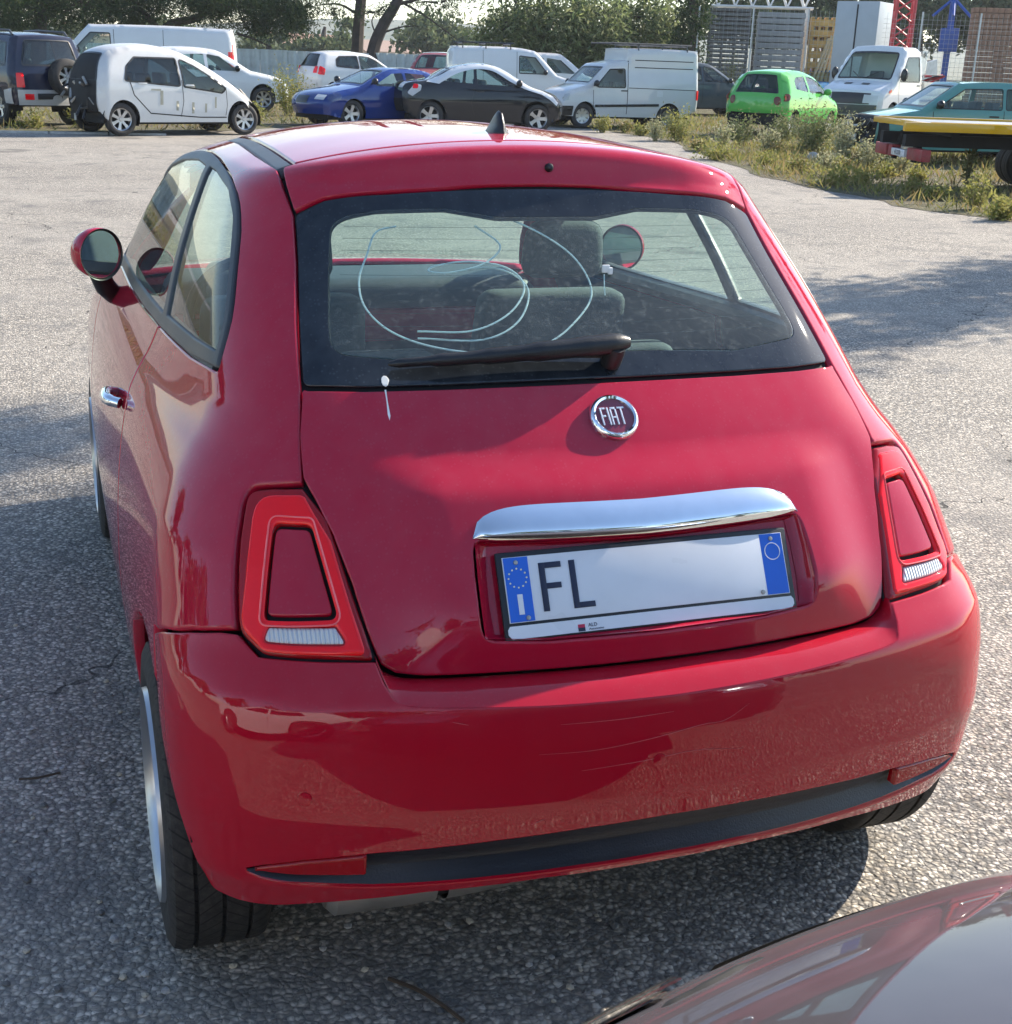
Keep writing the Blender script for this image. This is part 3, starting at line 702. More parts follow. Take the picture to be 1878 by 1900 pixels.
    # front corner: wing, pillar
    wing = [XS(2.405, 1.0, s), XS(2.408, .85, s), XS(2.408, .6, s), XS(2.40, .40, s)]+[XS(2.855+.345*math.cos(R(a)), .295+.345*math.sin(R(a)), s) for a in (160, 140, 120, 100, 80, 60, 40, 20, 5)]
    wing += [(s*.74, 3.24, .30), (s*.70, 3.30, .50), (s*.70, 3.20, .70), (s*.69, 3.05, .84), (s*.69, 2.75, .93), (s*.69, 2.55, .985)]
    panel('front_wing', gB, Chart((0, 2.3, .6), (s*1., .25, 0)), wing, RED, car, d=.04)
    pil = [XS(1.955, 1.36, s), XS(2.155, 1.266, s), XS(2.305, 1.136, s), XS(2.36, 1.035, s), XS(2.42, 1.0, s), (s*.655, 2.56, 1.01), (s*.60, 2.42, 1.12), (s*.545, 2.22, 1.26), (s*.47, 2.0, 1.395)]
    panel('windscreen_pillar', gB, Chart((0, 1.8, .8), (s*1., .6, .2)), pil, RED, car, d=.03)
    # mirror
    mr = bpy.data.objects.new('door_mirror', None); link(mr, car); mr.location = (s*.775, 2.05, 1.098); mr.scale = (.80,)*3; mr.rotation_euler = (0, 0, -s*R(33))
    secs = []
    for t, ry, rz in ((-.075, .03, .03), (-.06, .060, .062), (-.03, .078, .080), (0, .085, .088), (.025, .086, .089), (.032, .083, .086)):
        secs.append([(s*.01+ry*math.cos(a)*1.02*(1 if s*math.cos(a) > 0 else .9), -t, rz*math.sin(a)*(1.0 if math.sin(a) > 0 else .92)) for a in np.linspace(0, 2*math.pi, 33)])
    strip_surface('mirror_housing', secs, RED, mr, angle=60)
    ring_ = [[(s*.01+k*math.cos(a), -.033+(.007 if k < .082 else 0), k*1.03*math.sin(a)) for a in np.linspace(0, 2*math.pi, 33)] for k in (.085, .077)]
    strip_surface('mirror_rim', ring_, MT['black_plastic'], mr)
    n = 32; mesh_obj('mirror_glass', [(s*.01+.078*math.cos(a), -.026, .080*math.sin(a)) for a in np.linspace(0, 2*math.pi, n, endpoint=False)], [tuple(range(n))], MT['mirror'], mr, False)
    m = MB(); m.tube([(s*-.01, .02, -.07), (s*-.04, .03, -.12), (s*-.085, .05, -.155), (s*-.13, .07, -.165)], [.034, .036, .034, .03], 12); m.build('mirror_foot', MT['black_plastic'], mr)
# --- front end and windscreen
bon = [(0, 2.62, 1.0), (.35, 2.60, .995), (.66, 2.56, .985), (.685, 2.75, .925), (.68, 3.05, .83), (.63, 3.20, .73), (.35, 3.36, .74), (0, 3.40, .74)]
panel('bonnet', gB, Chart((0, 2.5, .3), (0, .5, 1), (0, 1, 0)), both(bon), RED, car, d=.05)
fr = [(0, 3.42, .72), (.35, 3.38, .72), (.62, 3.22, .71), (.695, 3.21, .69), (.70, 3.305, .5), (.745, 3.245, .30), (.60, 3.35, .22), (0, 3.5, .22)]
panel('front_bumper', gB, Chart((0, 2.4, .5), (0, 1, 0)), both(fr), RED2, car, d=.06)
ws = [(0, 2.03, 1.437), (.30, 1.995, 1.425), (.46, 1.98, 1.395), (.54, 2.22, 1.26), (.595, 2.42, 1.12), (.65, 2.565, 1.005), (.35, 2.61, .998), (0, 2.625, 1.002)]
wsc = panel('windscreen', gB, Chart((0, 1.6, .8), (0, .7, .7), (0, 0, 1)), both(ws), MT['glass_car'], car, d=.06, gap=.001, edge=.002, drop=0, rim=.002)
# --- floor and wheel arches
MB().box(-.60, .60, .62, 3.3, .21, .27, .02).build('underbody', MT['dark'], car); MB().box(-.52, .52, .13, .66, .37, .46, .02).build('boot_well', MT['dark'], car)
for s in (1, -1):
    for yc in (.555, 2.855):
        m = MB(); pr = [(.36*math.cos(R(a)), .36*math.sin(R(a))) for a in range(12, 169, 8)]
        v = [(s*.765, yc+p[0], .295+p[1]) for p in pr]+[(s*.52, yc+p[0], .295+p[1]) for p in pr]; n = len(pr)
        m.add(v, [(i, i+1, n+i+1, n+i) for i in range(n-1)]+[tuple(range(n, 2*n))]); m.build('arch_liner', MT['dark'], car)
# wear on the bumper, heater lines and a bird dropping
SCR = pm('scratched_paint', (.55, .11, .12), .6, var=.1)
for L in ([(-.238, .591), (-.148, .589), (-.056, .597), (.04, .61), (.086, .612), (.132, .634)], [(-.165, .554), (-.053, .559), (.035, .564), (.128, .552)], [(-.203, .639), (-.104, .638), (-.009, .64)], [(-.375, .655), (-.35, .649)], [(-.244, .46), (-.222, .469)]):
    q = [Vector(hit_y(gB, x, z))+Vector((0, -.0004, 0)) for x, z in catmull(L, 5)]; n_ = len(q); m = MB(); m.tube(q, [.0002+.0003*math.sin(math.pi*min(1, (i+.5)/n_)) for i in range(n_)], 4); m.build('scratch', SCR, bum)
for i in range(10):
    z = 1.165+i*.019; w_ = np.interp(z, [1.145, 1.19, 1.27, 1.345], [.44, .435, .415, .39]); m = MB(); m.tube([Vector(hit_y(gH, x, z))+Vector((0, .0045, -.004)) for x in np.linspace(-w_, w_, 14)], .00035, 4); m.build('heater_line', MT['strip'], rw)
DROP = pm('dropping_white', (.78, .78, .75), .8, var=.1)
bd = panel('bird_dropping', gH, C_rear, [SH(-.384+r_*math.cos(a_), 1.1075+r_*.8*math.sin(a_)) for a_, r_ in zip(np.linspace(0, 2*math.pi, 12, endpoint=False), (.0075, .008, .009, .0085, .007, .006, .0055, .007, .009, .010, .008, .0065))], DROP, None, d=.004, gap=0, edge=.001, drop=.0005, rim=.001, off=-.0032); tag(bd, 'white bird dropping at the lower left corner of the rear window', 'dropping')
bd = panel('bird_dropping', gH, C_rear, [SH(-.3885, 1.093), SH(-.3855, 1.0935), SH(-.3875, 1.078), SH(-.3885, 1.058), SH(-.3915, 1.052), SH(-.3925, 1.060), SH(-.3895, 1.078)], DROP, None, d=.004, gap=0, edge=.0006, drop=.0003, rim=.0005, off=.0006); tag(bd, 'thin white dripping streak on the tailgate below the rear window', 'dropping')
# exhaust and rear silencer
m = MB(); m.lathe([(0, -.19), (.05, -.19), (.066, -.175), (.070, -.05), (.070, .0)], (-.36, .20, .290), 'x', 24); m.lathe([(.070, .02), (.070, .05), (.066, .175), (.05, .19), (0, .19)], (-.36, .20, .290), 'x', 24); m.build('silencer', MT['steel'], car)
MB().lathe([(.062, -.004), (.062, .026)], (-.36, .20, .290), 'x', 20).build('silencer_strap', MT['dark'], car)
# ================================================================ wheels (shared)
_wheel_cache = {}
def wheel_meshes(r, w, rim_r, style):
    key = (round(r, 3), round(w, 3), round(rim_r, 3), style)
    if key in _wheel_cache: return _wheel_cache[key]
    h = w/2; T = MB()
    detailed = style == 'fiat'
    if detailed:
        prof = [(rim_r, -h*.80), (rim_r+.012, -h*.93), (rim_r+.04, -h*1.0), (r-.045, -h*1.0), (r-.022, -h*.97), (r-.006, -h*.88)]
        for c in (-.52, -.02, .50):
            prof += [(r, h*(c-.20 if c > -.3 else c-.24)), (r, h*(c-.045)), (r-.008, h*(c-.035)), (r-.008, h*(c+.035)), (r, h*(c+.045))]
        prof += [(r, h*.72), (r-.006, h*.88), (r-.022, h*.97), (r-.045, h), (rim_r+.04, h), (rim_r+.012, h*.93), (rim_r, h*.8)]
        T.lathe(prof, n=96)
        # sipes across the tread
        for k in range(72):
            a = 2*math.pi*k/72
            for x0, x1, da in ((-.86, -.57, .06), (-.47, -.07, -.05), (.03, .45, .05), (.55, .86, -.06)):
                for q in (0,):
                    P = []
                    for x, aa in ((x0*h, a), (x1*h, a+da)):
                        for rr, d in ((r+.0006, -.0045), (r+.0006, .0045)):
                            P.append((x, rr*math.cos(aa)-d*math.sin(aa), rr*math.sin(aa)+d*math.cos(aa)))
                    T_s.append((P, (0, 1, 3, 2))) if False else None
    else:
        prof = [(rim_r, -h*.8), (rim_r+.02, -h), (r-.03, -h), (r-.004, -h*.8), (r, -h*.3), (r-.006, -h*.28), (r-.006, -h*.2), (r, -h*.18), (r, h*.18), (r-.006, h*.2), (r-.006, h*.28), (r, h*.3), (r-.004, h*.8), (r-.03, h), (rim_r+.02, h), (rim_r, h*.8)]
        T.lathe(prof, n=40)
    o = T.build('tyre', MT['rubber_tread'] if detailed else MT['rubber'], None); tm = o.data; bpy.data.objects.remove(o)
    Rm = MB(); e = h*(.98 if detailed else .72)    # outer face at +x
    Rm.lathe([(rim_r+.004, -h*.8), (rim_r-.02, -h*.5), (rim_r-.025, e*.2), (rim_r-.012, e*.9), (rim_r+.006, e*1.08), (rim_r+.008, e*.98)], n=40)
    Rm.lathe([(0, e*.75), (rim_r*.16, e*.75), (rim_r*.22, e*.55), (rim_r*.24, e*.2)], n=24)
    ns = {'fiat': 15, 'five': 5, 'seven': 7, 'steel': 8, 'wire': 18}.get(style, 6)
    for k in range(ns):
        a = 2*math.pi*k/ns; wd_ = {'fiat': .09, 'five': .22, 'seven': .16, 'steel': .27, 'wire': .05}.get(style, .18)*rim_r
        c, s_ = math.cos(a), math.sin(a); P = []
        for rr, ww, xx in ((rim_r*.18, wd_*.8, e*.62), (rim_r*.6, wd_*.75, e*.72), (rim_r*.95, wd_*1.1, e*.80)):
            for q in (-1, 1):
                for dx in (0, -.03): P.append((xx+dx, rr*c-q*ww*s_, rr*s_+q*ww*c))
        F = []
        for i in range(2):
            b = i*4; F += [(b, b+2, b+6, b+4), (b, b+4, b+5, b+1), (b+2, b+3, b+7, b+6)]
        Rm.add(P, F)
    o = Rm.build('rim', MT['alloy'], None); rm = o.data; bpy.data.objects.remove(o)
    D = MB(); D.lathe([(0, -.005), (rim_r*.92, -.005)], n=24); o = D.build('brake_disc', MT['dark'], None); dm = o.data; bpy.data.objects.remove(o)
    _wheel_cache[key] = (tm, rm, dm); return _wheel_cache[key]
def wheel(parent, x, y, r, w, rim_r, side, style='seven', steer=0.0, z=None, rim_mat=None, name='wheel'):
    e = bpy.data.objects.new(name, None); link(e, parent); e.location = (x, y, r if z is None else z); e.rotation_euler = (0, 0, (0 if side > 0 else math.pi)+steer)
    tm, rm, dm = wheel_meshes(r, w, rim_r, style)
    link(bpy.data.objects.new('tyre', tm), e); o = link(bpy.data.objects.new('rim', rm), e); link(bpy.data.objects.new('brake_disc', dm), e)
    return e
def tread_mat():
    k = NT('tyre_tread'); c = k.co('Object'); sep = k.n('SeparateXYZ'); k.l(c, sep.inputs[0])
    ang = k.math('ARCTAN2', sep.outputs[2], sep.outputs[1])
    zig = k.math('PINGPONG', k.math('MULTIPLY', sep.outputs[0], 1.0), .045)
    t = k.math('ADD', k.math('MULTIPLY', ang, 9.5), k.math('MULTIPLY', zig, 26))
    f = k.math('FRACT', t); cut = k.math('LESS_THAN', f, .13); nz = k.noise(c, 55, 5, .7)
    rad = k.math('SQRT', k.math('ADD', k.math('MULTIPLY', sep.outputs[1], sep.outputs[1]), k.math('MULTIPLY', sep.outputs[2], sep.outputs[2])))
    tread = k.math('GREATER_THAN', rad, .278); cut = k.math('MULTIPLY', cut, tread)
    hgt = k.math('SUBTRACT', k.math('MULTIPLY', nz, .15), cut)
    base = k.mixc(cut, k.mixc(k.ramp(nz, [(.4, 0.0), (.7, .8)]), (.017, .017, .017), (.055, .05, .045)), (.006, .006, .006))
    p = k.n('BsdfPrincipled', Roughness=.8); k.l(base, p.inputs['Base Color']); k.l(k.bump(hgt, 1.0, .006), p.inputs['Normal'])
    return k.done(p.outputs[0])
MT['rubber_tread'] = tread_mat()
for s in (1, -1):
    for y in (.555, 2.855): wheel(car, s*.708, y, .292, .185, .195, s, 'fiat')
# ================================================================ inside the red hatchback
def cushion(name, mat, parent, x0, x1, y0, y1, z0, z1, lean=0.0, bev=.05, sub=2):
    bm = bmesh.new(); bmesh.ops.create_cube(bm, size=1)
    for v in bm.verts:
        t = v.co.z+.5; v.co = ((x0+x1)/2+v.co.x*(x1-x0)*(1-.12*t), (y0+y1)/2+v.co.y*(y1-y0)-lean*t*(z1-z0), z0+t*(z1-z0))
    bmesh.ops.bevel(bm, geom=bm.edges[:], offset=bev, segments=4, affect='EDGES', profile=.6)
    me = bpy.data.meshes.new(name); bm.to_mesh(me); bm.free(); me.materials.append(mat); me.polygons.foreach_set('use_smooth', [True]*len(me.polygons))
    return link(bpy.data.objects.new(name, me), parent)
for x in (-.36, .36):
    sq = cushion('front_seat', MT['seat'], car, x-.23, x+.23, 1.62, 1.74, .45, 1.06, .22, .05)
    cushion('front_headrest', MT['seat'], sq, x-.115, x+.115, 1.45, 1.54, 1.10, 1.25, .1, .055)
    cushion('seat_cushion', MT['seat'], sq, x-.24, x+.24, 1.62, 2.15, .36, .50, 0, .05)
for x in (-.27, .27):
    sq = cushion('rear_seat_back', MT['seat'], car, x-.265, x+.265, .92, 1.04, .45, .92, .18, .06)
    cushion('rear_headrest', MT['seat'], sq, x-.125, x+.125, .83, .92, .92, 1.06, .05, .045)
MB().box(-.56, .56, 1.0, 1.5, .30, .47, .04).build('rear_bench', MT['seat'], car)
# load cover behind the seats
sh = MB(); sh.box(-.50, .50, .47, .88, .945, .96, .006); sh.build('load_cover', MT['trim_in'], car)
MB().box(-.50, .50, .44, .475, .93, 1.0, .008).build('load_cover_edge', MT['cream'], car)
MB().box(-.52, .52, .32, .95, .45, .48).build('boot_floor', MT['trim_in'], car)
# dashboard, wheel and mirror
db = cushion('dashboard', MT['trim_in'], car, -.64, .64, 2.2, 2.56, .62, .985, 0, .07)
MB().box(-.60, .60, 2.185, 2.205, .80, .90, .02).build('dash_panel', RED, db)
cushion('instrument_hood', MT['trim_in'], db, -.48, -.24, 2.12, 2.3, .88, 1.04, 0, .04)
m = MB(); sc_ = Vector((-.36, 2.02, .90)); ax = Vector((0, -.9, .42)).normalized(); u = Vector((1, 0, 0)); v = ax.cross(u)
m.tube([sc_+(u*math.cos(a)+v*math.sin(a))*.185 for a in np.linspace(0, 2*math.pi, 40, endpoint=False)], .016, 8, closed=True)
for a in (0, math.pi, -math.pi/2): m.tube([sc_, sc_+(u*math.cos(a)+v*math.sin(a))*.18], .018, 6)
m.tube([sc_, sc_-ax*.2], .04, 8); m.build('steering_wheel', MT['black_plastic'], car)
cushion('rear_view_mirror', MT['black_plastic'], car, -.12, .12, 1.98, 2.01, 1.31, 1.375, 0, .012)
panel('headliner', gB, C_roof, both([(0, .86, 1.47), (.40, .88, 1.44), (.43, 1.4, 1.44), (.41, 1.92, 1.41), (0, 1.98, 1.44)]), MT['cream'], car, d=.08, off=-.03)
for x in (-.25, .25): cushion('sun_visor', MT['cream'], car, x-.16, x+.16, 1.90, 1.92, 1.30, 1.40, .3, .01)
# loose white cable lying behind the rear window
def wire(pts, r=.0016):
    m = MB(); m.tube(catmull(pts, 8), r, 6); o = m.build('loose_cable', MT['white_wire'], None); return o
def gz(x, z, dpt): p = hit_y(gH, x, z); n = grad(gH, np.array([p]))[0]; return tuple(p-n*dpt)
wires = [
    [gz(-.295, 1.345, .02), gz(-.335, 1.335, .02), gz(-.36, 1.30, .02), gz(-.385, 1.26, .02), gz(-.385, 1.22, .02), gz(-.35, 1.185, .02), gz(-.28, 1.162, .02), gz(-.18, 1.152, .02), gz(-.08, 1.162, .02), gz(-.01, 1.19, .02), gz(.05, 1.235, .02), gz(.045, 1.285, .02), gz(.0, 1.325, .02), gz(-.08, 1.36, .02), gz(-.15, 1.365, .02)],
    [gz(-.30, 1.19, .03), gz(-.20, 1.19, .03), gz(-.12, 1.215, .03), gz(-.075, 1.255, .03), gz(-.10, 1.285, .03), gz(-.17, 1.295, .03), gz(-.235, 1.288, .03), gz(-.25, 1.28, .03), gz(-.21, 1.278, .03), gz(-.14, 1.292, .03), gz(-.10, 1.32, .03), gz(-.14, 1.352, .03)],
    [gz(-.30, 1.185, .04), gz(-.18, 1.182, .04), gz(-.10, 1.21, .04), gz(-.065, 1.26, .04), gz(-.12, 1.29, .04), gz(-.22, 1.282, .04)]]
c_all = MB()
for wpts in wires: c_all.tube(catmull(wpts, 8), .0019, 6)
cab = c_all.build('loose_cable', MT['white_wire'], None); tag(cab, 'thin white cable coiled in loops behind the rear window of the red hatchback', 'cable')
bx = on_glass(.085, 1.262, .003); m = MB(); m.box(bx.x-.009, bx.x+.007, bx.y-.003, bx.y+.003, bx.z-.007, bx.z+.008, .0025); m.box(bx.x+.003, bx.x+.012, bx.y-.005, bx.y+.002, bx.z-.010, bx.z+.003, .002)
m.tube([bx+Vector((-.004, 0, -.01)), bx+Vector((-.010, -.018, -.03)), bx+Vector((-.012, -.028, -.045))], .0012, 5); st = m.build('sticker_clip', MT['white_wire'], None)
tag(st, 'small pale clip stuck on the rear window of the red hatchback', 'clip')
# ================================================================ ground
def asphalt():
    k = NT('worn_asphalt'); c = k.co('Object'); big = k.noise(c, .33, 4, .62); mid = k.noise(c, 2.3, 3, .65)
    dn = k.n('TexNoise', Scale=55.0, Detail=1.0); k.l(c, dn.inputs[0]); dv_ = k.n('VectorMath', _operation='MULTIPLY_ADD'); k.l(dn.outputs[1], dv_.inputs[0]); dv_.inputs[1].default_value = (.014, .014, .014); k.l(c, dv_.inputs[2])
    v1 = k.n('TexVoronoi', Scale=84.0); k.l(dv_.outputs[0], v1.inputs[0]); cell = k.n('SeparateColor'); k.l(v1.outputs['Color'], cell.inputs[0])
    v2 = k.n('TexVoronoi', Scale=230.0); k.l(c, v2.inputs[0]); cell2 = k.n('SeparateColor'); k.l(v2.outputs['Color'], cell2.inputs[0])
    stone = k.mixc(cell.outputs[0], (.085, .079, .070), (.80, .725, .62)); stone = k.mixc(k.math('MULTIPLY', cell.outputs[1], .45), stone, (.43, .36, .275))
    small = k.mixc(cell2.outputs[0], (.08, .078, .076), (.46, .42, .37))
    col = k.mixc(k.math('GREATER_THAN', cell.outputs[2], .40), small, stone)
    gap = k.ramp(v1.outputs['Distance'], [(.34, 0.0), (.64, .7)]); col = k.mixc(gap, col, (.07, .068, .066))
    col = k.mixc(k.ramp(big, [(.38, 0.0), (.62, .5)]), col, (.36, .328, .285)); col = k.mixc(k.ramp(mid, [(.52, 0.0), (.74, .7)]), col, (.13, .125, .12))
    col = k.mixc(k.ramp(big, [(.63, 0.0), (.67, .55)]), col, (.06, .058, .055))
    nz = k.n('TexNoise', Scale=1.1, Detail=4.0, Roughness=.65); k.l(c, nz.inputs[0])
    add = k.n('VectorMath', _operation='MULTIPLY_ADD'); k.l(nz.outputs[1], add.inputs[0]); add.inputs[1].default_value = (.9, .9, 0); k.l(c, add.inputs[2])
    vc = k.n('TexVoronoi', _feature='DISTANCE_TO_EDGE', Scale=.26); k.l(add.outputs[0], vc.inputs[0])
    cr = k.math('MULTIPLY', k.math('LESS_THAN', vc.outputs[0], k.math('MULTIPLY_ADD', mid, .0032, -.0006)), k.ramp(big, [(.42, .0), (.5, .9)]))
    col = k.mixc(cr, col, (.025, .024, .023))
    p = k.n('BsdfPrincipled', Roughness=.88); p.inputs['Specular IOR Level'].default_value = .3; k.l(col, p.inputs['Base Color'])
    k.l(k.bump(k.math('SUBTRACT', 1.0, v1.outputs['Distance']), 1.0, .005), p.inputs['Normal'])
    return k.done(p.outputs[0])
def gzv(x, y): t = np.maximum(0, y-9); return .009*t*t/(t+4)
xs = np.unique(np.concatenate([np.linspace(-900, -60, 15), np.linspace(-60, 90, 76), np.linspace(90, 900, 15)])); ys = np.unique(np.concatenate([np.linspace(-900, -30, 15), np.linspace(-30, 70, 101), np.linspace(70, 900, 20)]))
X, Y = np.meshgrid(xs, ys); Z = gzv(X, np.minimum(Y, 70)); nx, ny = len(xs), len(ys)
g_ = mesh_obj('ground', np.stack([X.ravel(), Y.ravel(), Z.ravel()], 1), [(j*nx+i, j*nx+i+1, (j+1)*nx+i+1, (j+1)*nx+i) for j in range(ny-1) for i in range(nx-1)], asphalt(), None); tag(g_, kind='structure')
# weedy soil beyond the asphalt
VERGE = [(9.6, 31.5), (12.3, 29.0), (12.2, 25.2), (11.2, 21.5), (10.1, 17.6), (9.75, 15.6), (9.9, 14.2), (9.8, 12.6), (10.1, 11.3), (10.4, 8.5), (11.5, 4), (14, -6), (80, -8), (80, 75), (-60, 75), (-60, 25.0), (-8, 24.7), (-1.4, 24.6), (.8, 24.9), (3.5, 26.6), (6.5, 29.5)]
def soil():
    k = NT('weedy_soil'); c = k.co('Object'); a = k.noise(c, .9, 4, .65); b = k.noise(c, 7, 3, .7); d = k.noise(c, 60, 2, .7)
    col = k.mixc(k.ramp(a, [(.35, 0.0), (.65, 1.0)]), (.17, .135, .09), (.12, .13, .045)); col = k.mixc(k.ramp(b, [(.45, 0.0), (.7, .8)]), col, (.26, .21, .12)); col = k.mixc(k.ramp(d, [(.4, .5), (.6, 0.0)]), col, (.05, .045, .03))
    p = k.n('BsdfPrincipled', Roughness=.95); k.l(col, p.inputs['Base Color']); k.l(k.bump(k.math('ADD', b, d), 1.0, .05), p.inputs['Normal']); return k.done(p.outputs[0])
rv = resample(np.array(VERGE), .8); jit = np.array([(math.sin(i*1.7)*.12+random.uniform(-.12, .12), random.uniform(-.15, .15)) for i in range(len(rv))]); rv = rv+jit*(np.abs(rv[:, :1]) < 40)
gp_ = grid_in(rv, [], 2.0, .6); ov, of = cdt([rv], gp_); of = of[inpoly(ov[of].mean(1), rv)]
vg = mesh_obj('verge_soil', np.column_stack([ov, gzv(ov[:, 0], ov[:, 1])+.005]), of, soil(), None); tag(vg, kind='structure')
# low pale kerb line at the back of the lot
kb = MB()
for i in range(30):
    x = -30+i*1.05
    if x > .6: break
    kb.box(x, x+1.02, 24.42, 24.58, .0, GZ(x, 24.5)+.035, .01)
kbo = kb.build('kerb', pm('pale_concrete', (.42, .40, .37), .9, var=.2, bump=.4, bscale=40), None); tag(kbo, kind='structure')
# ---------------------------------------------------------------- grass
def leafm(name, cols, rough=.7, trans=.35):
    k = NT(name); geo = k.n('NewGeometry'); rnd = geo.outputs['Random Per Island']
    o = k.n('ValToRGB'); e = o.color_ramp.elements
    while len(e) < len(cols): e.new(.5)
    for i, (el, c) in enumerate(zip(e, cols)): el.position = i/max(1, len(cols)-1); el.color = (*c, 1)
    k.l(rnd, o.inputs[0]); p = k.n('BsdfPrincipled', Roughness=rough); p.inputs['Specular IOR Level'].default_value = .25; k.l(o.outputs[0], p.inputs['Base Color'])
    t = k.n('BsdfTranslucent'); k.l(o.outputs[0], t.inputs[0]); mx = k.n('MixShader'); mx.inputs[0].default_value = trans; k.l(p.outputs[0], mx.inputs[1]); k.l(t.outputs[0], mx.inputs[2]); return k.done(mx.outputs[0])
DRY = leafm('dry_grass', [(.34, .27, .11), (.26, .25, .07), (.15, .18, .045), (.36, .25, .12), (.20, .20, .06)])
WEED = leafm('grey_green_weed', [(.20, .22, .11), (.14, .18, .065), (.26, .25, .12), (.10, .14, .05)])
WEEDY = leafm('yellow_green_weed', [(.33, .30, .09), (.24, .26, .06), (.38, .33, .12), (.16, .20, .05)])
def leaf_cloud(C, size, up=0.0, aspect=.4, seed=0):
    """C: centres (n,3); returns verts, faces of small pointed leaves with random tilt"""
    rg = np.random.RandomState(seed); n = len(C); d = rg.normal(size=(n, 3)); d[:, 2] = d[:, 2]*(1-abs(up))+up*1.6; d /= np.linalg.norm(d, axis=1, keepdims=True)
    s = np.cross(d, rg.normal(size=(n, 3))); s /= np.maximum(np.linalg.norm(s, axis=1, keepdims=True), 1e-6); L = size*rg.uniform(.55, 1.3, (n, 1)); w = L*aspect
    a = C; b = C+d*L*.5+s*w*.5; c = C+d*L; e = C+d*L*.5-s*w*.5
    V = np.stack([a, b, c, e], 1).reshape(-1, 3); F = np.arange(4*n).reshape(n, 4); return V, F
def np_mesh(name, V, F, mat, parent=None, smooth=False):
    me = bpy.data.meshes.new(name); nv, nf, k = len(V), len(F), F.shape[1]; me.vertices.add(nv); me.vertices.foreach_set('co', np.asarray(V, np.float32).ravel())
    me.loops.add(nf*k); me.loops.foreach_set('vertex_index', np.asarray(F, np.int32).ravel()); me.polygons.add(nf); me.polygons.foreach_set('loop_start', np.arange(0, nf*k, k, dtype=np.int32)); me.polygons.foreach_set('loop_total', np.full(nf, k, np.int32))
    me.update(calc_edges=True); me.materials.append(mat); return link(bpy.data.objects.new(name, me), parent)
rg = np.random.RandomState(5); VP = np.array(rv)
def grass_points(n, x0, x1, y0, y1, thr):
    P = np.stack([rg.uniform(x0, x1, n), rg.uniform(y0, y1, n)], 1); P = P[inpoly(P, VP)]
    q = np.sin(P[:, 0]*1.3+np.sin(P[:, 1]*.9)*1.7)*.5+np.sin(P[:, 1]*2.1+P[:, 0]*.7)*.35+rg.uniform(-.6, .6, len(P)); return P[q > thr]
P = np.vstack([grass_points(26000, 9.3, 22, 9, 24, -.25), grass_points(26000, 9, 26, 20, 36, -.15), grass_points(16000, -8, 12, 24.6, 40, -.1)])
C = np.column_stack([P, gzv(P[:, 0], P[:, 1])]); V, F = leaf_cloud(C, .20, .75, .10, 3); gr = np_mesh('grass', V, F, DRY); tag(gr, 'patchy dry yellow-green grass along the edge of the lot', 'grass', kind='stuff')
# ---------------------------------------------------------------- weeds and bushes, each on its own
def bush(label, x, y, h, w, mat, n=900, group=None, size=.07, stems=9, name='weed_bush'):
    t = thing(name, label, 'plant', (x, y, GZ(x, y)), group=group); r2 = np.random.RandomState(int(x*97+y*31) % 9999); C = []; m = MB()
    for i in range(stems):
        a = r2.uniform(0, 6.28); rr = w*.5*r2.uniform(.2, 1); top = Vector((rr*math.cos(a), rr*math.sin(a), h*r2.uniform(.6, 1)*(1-.35*(rr/w)))); b = Vector((rr*.25*math.cos(a), rr*.25*math.sin(a), 0)); mid = (b+top)*.5+Vector((0, 0, h*.08))
        m.tube([b, mid, top], [.012, .008, .003], 4, cap=False); k = n//stems; u = r2.uniform(.12, 1, k)[:, None]; A = np.array(b)*(1-u)**2+2*np.array(mid)*u*(1-u)+np.array(top)*u*u; C.append(A+r2.normal(size=(k, 3))*w*.11*(.5+.7*u))
    C = np.vstack(C); C[:, 2] = np.abs(C[:, 2]); V, F = leaf_cloud(C, size, .35, .38, int(abs(x*13)) % 97); np_mesh('foliage', V, F, mat, t); m.build('stem', pm('weed_stem', (.2, .17, .08), .9) if 'weed_stem' not in bpy.data.materials else bpy.data.materials['weed_stem'], t); return t
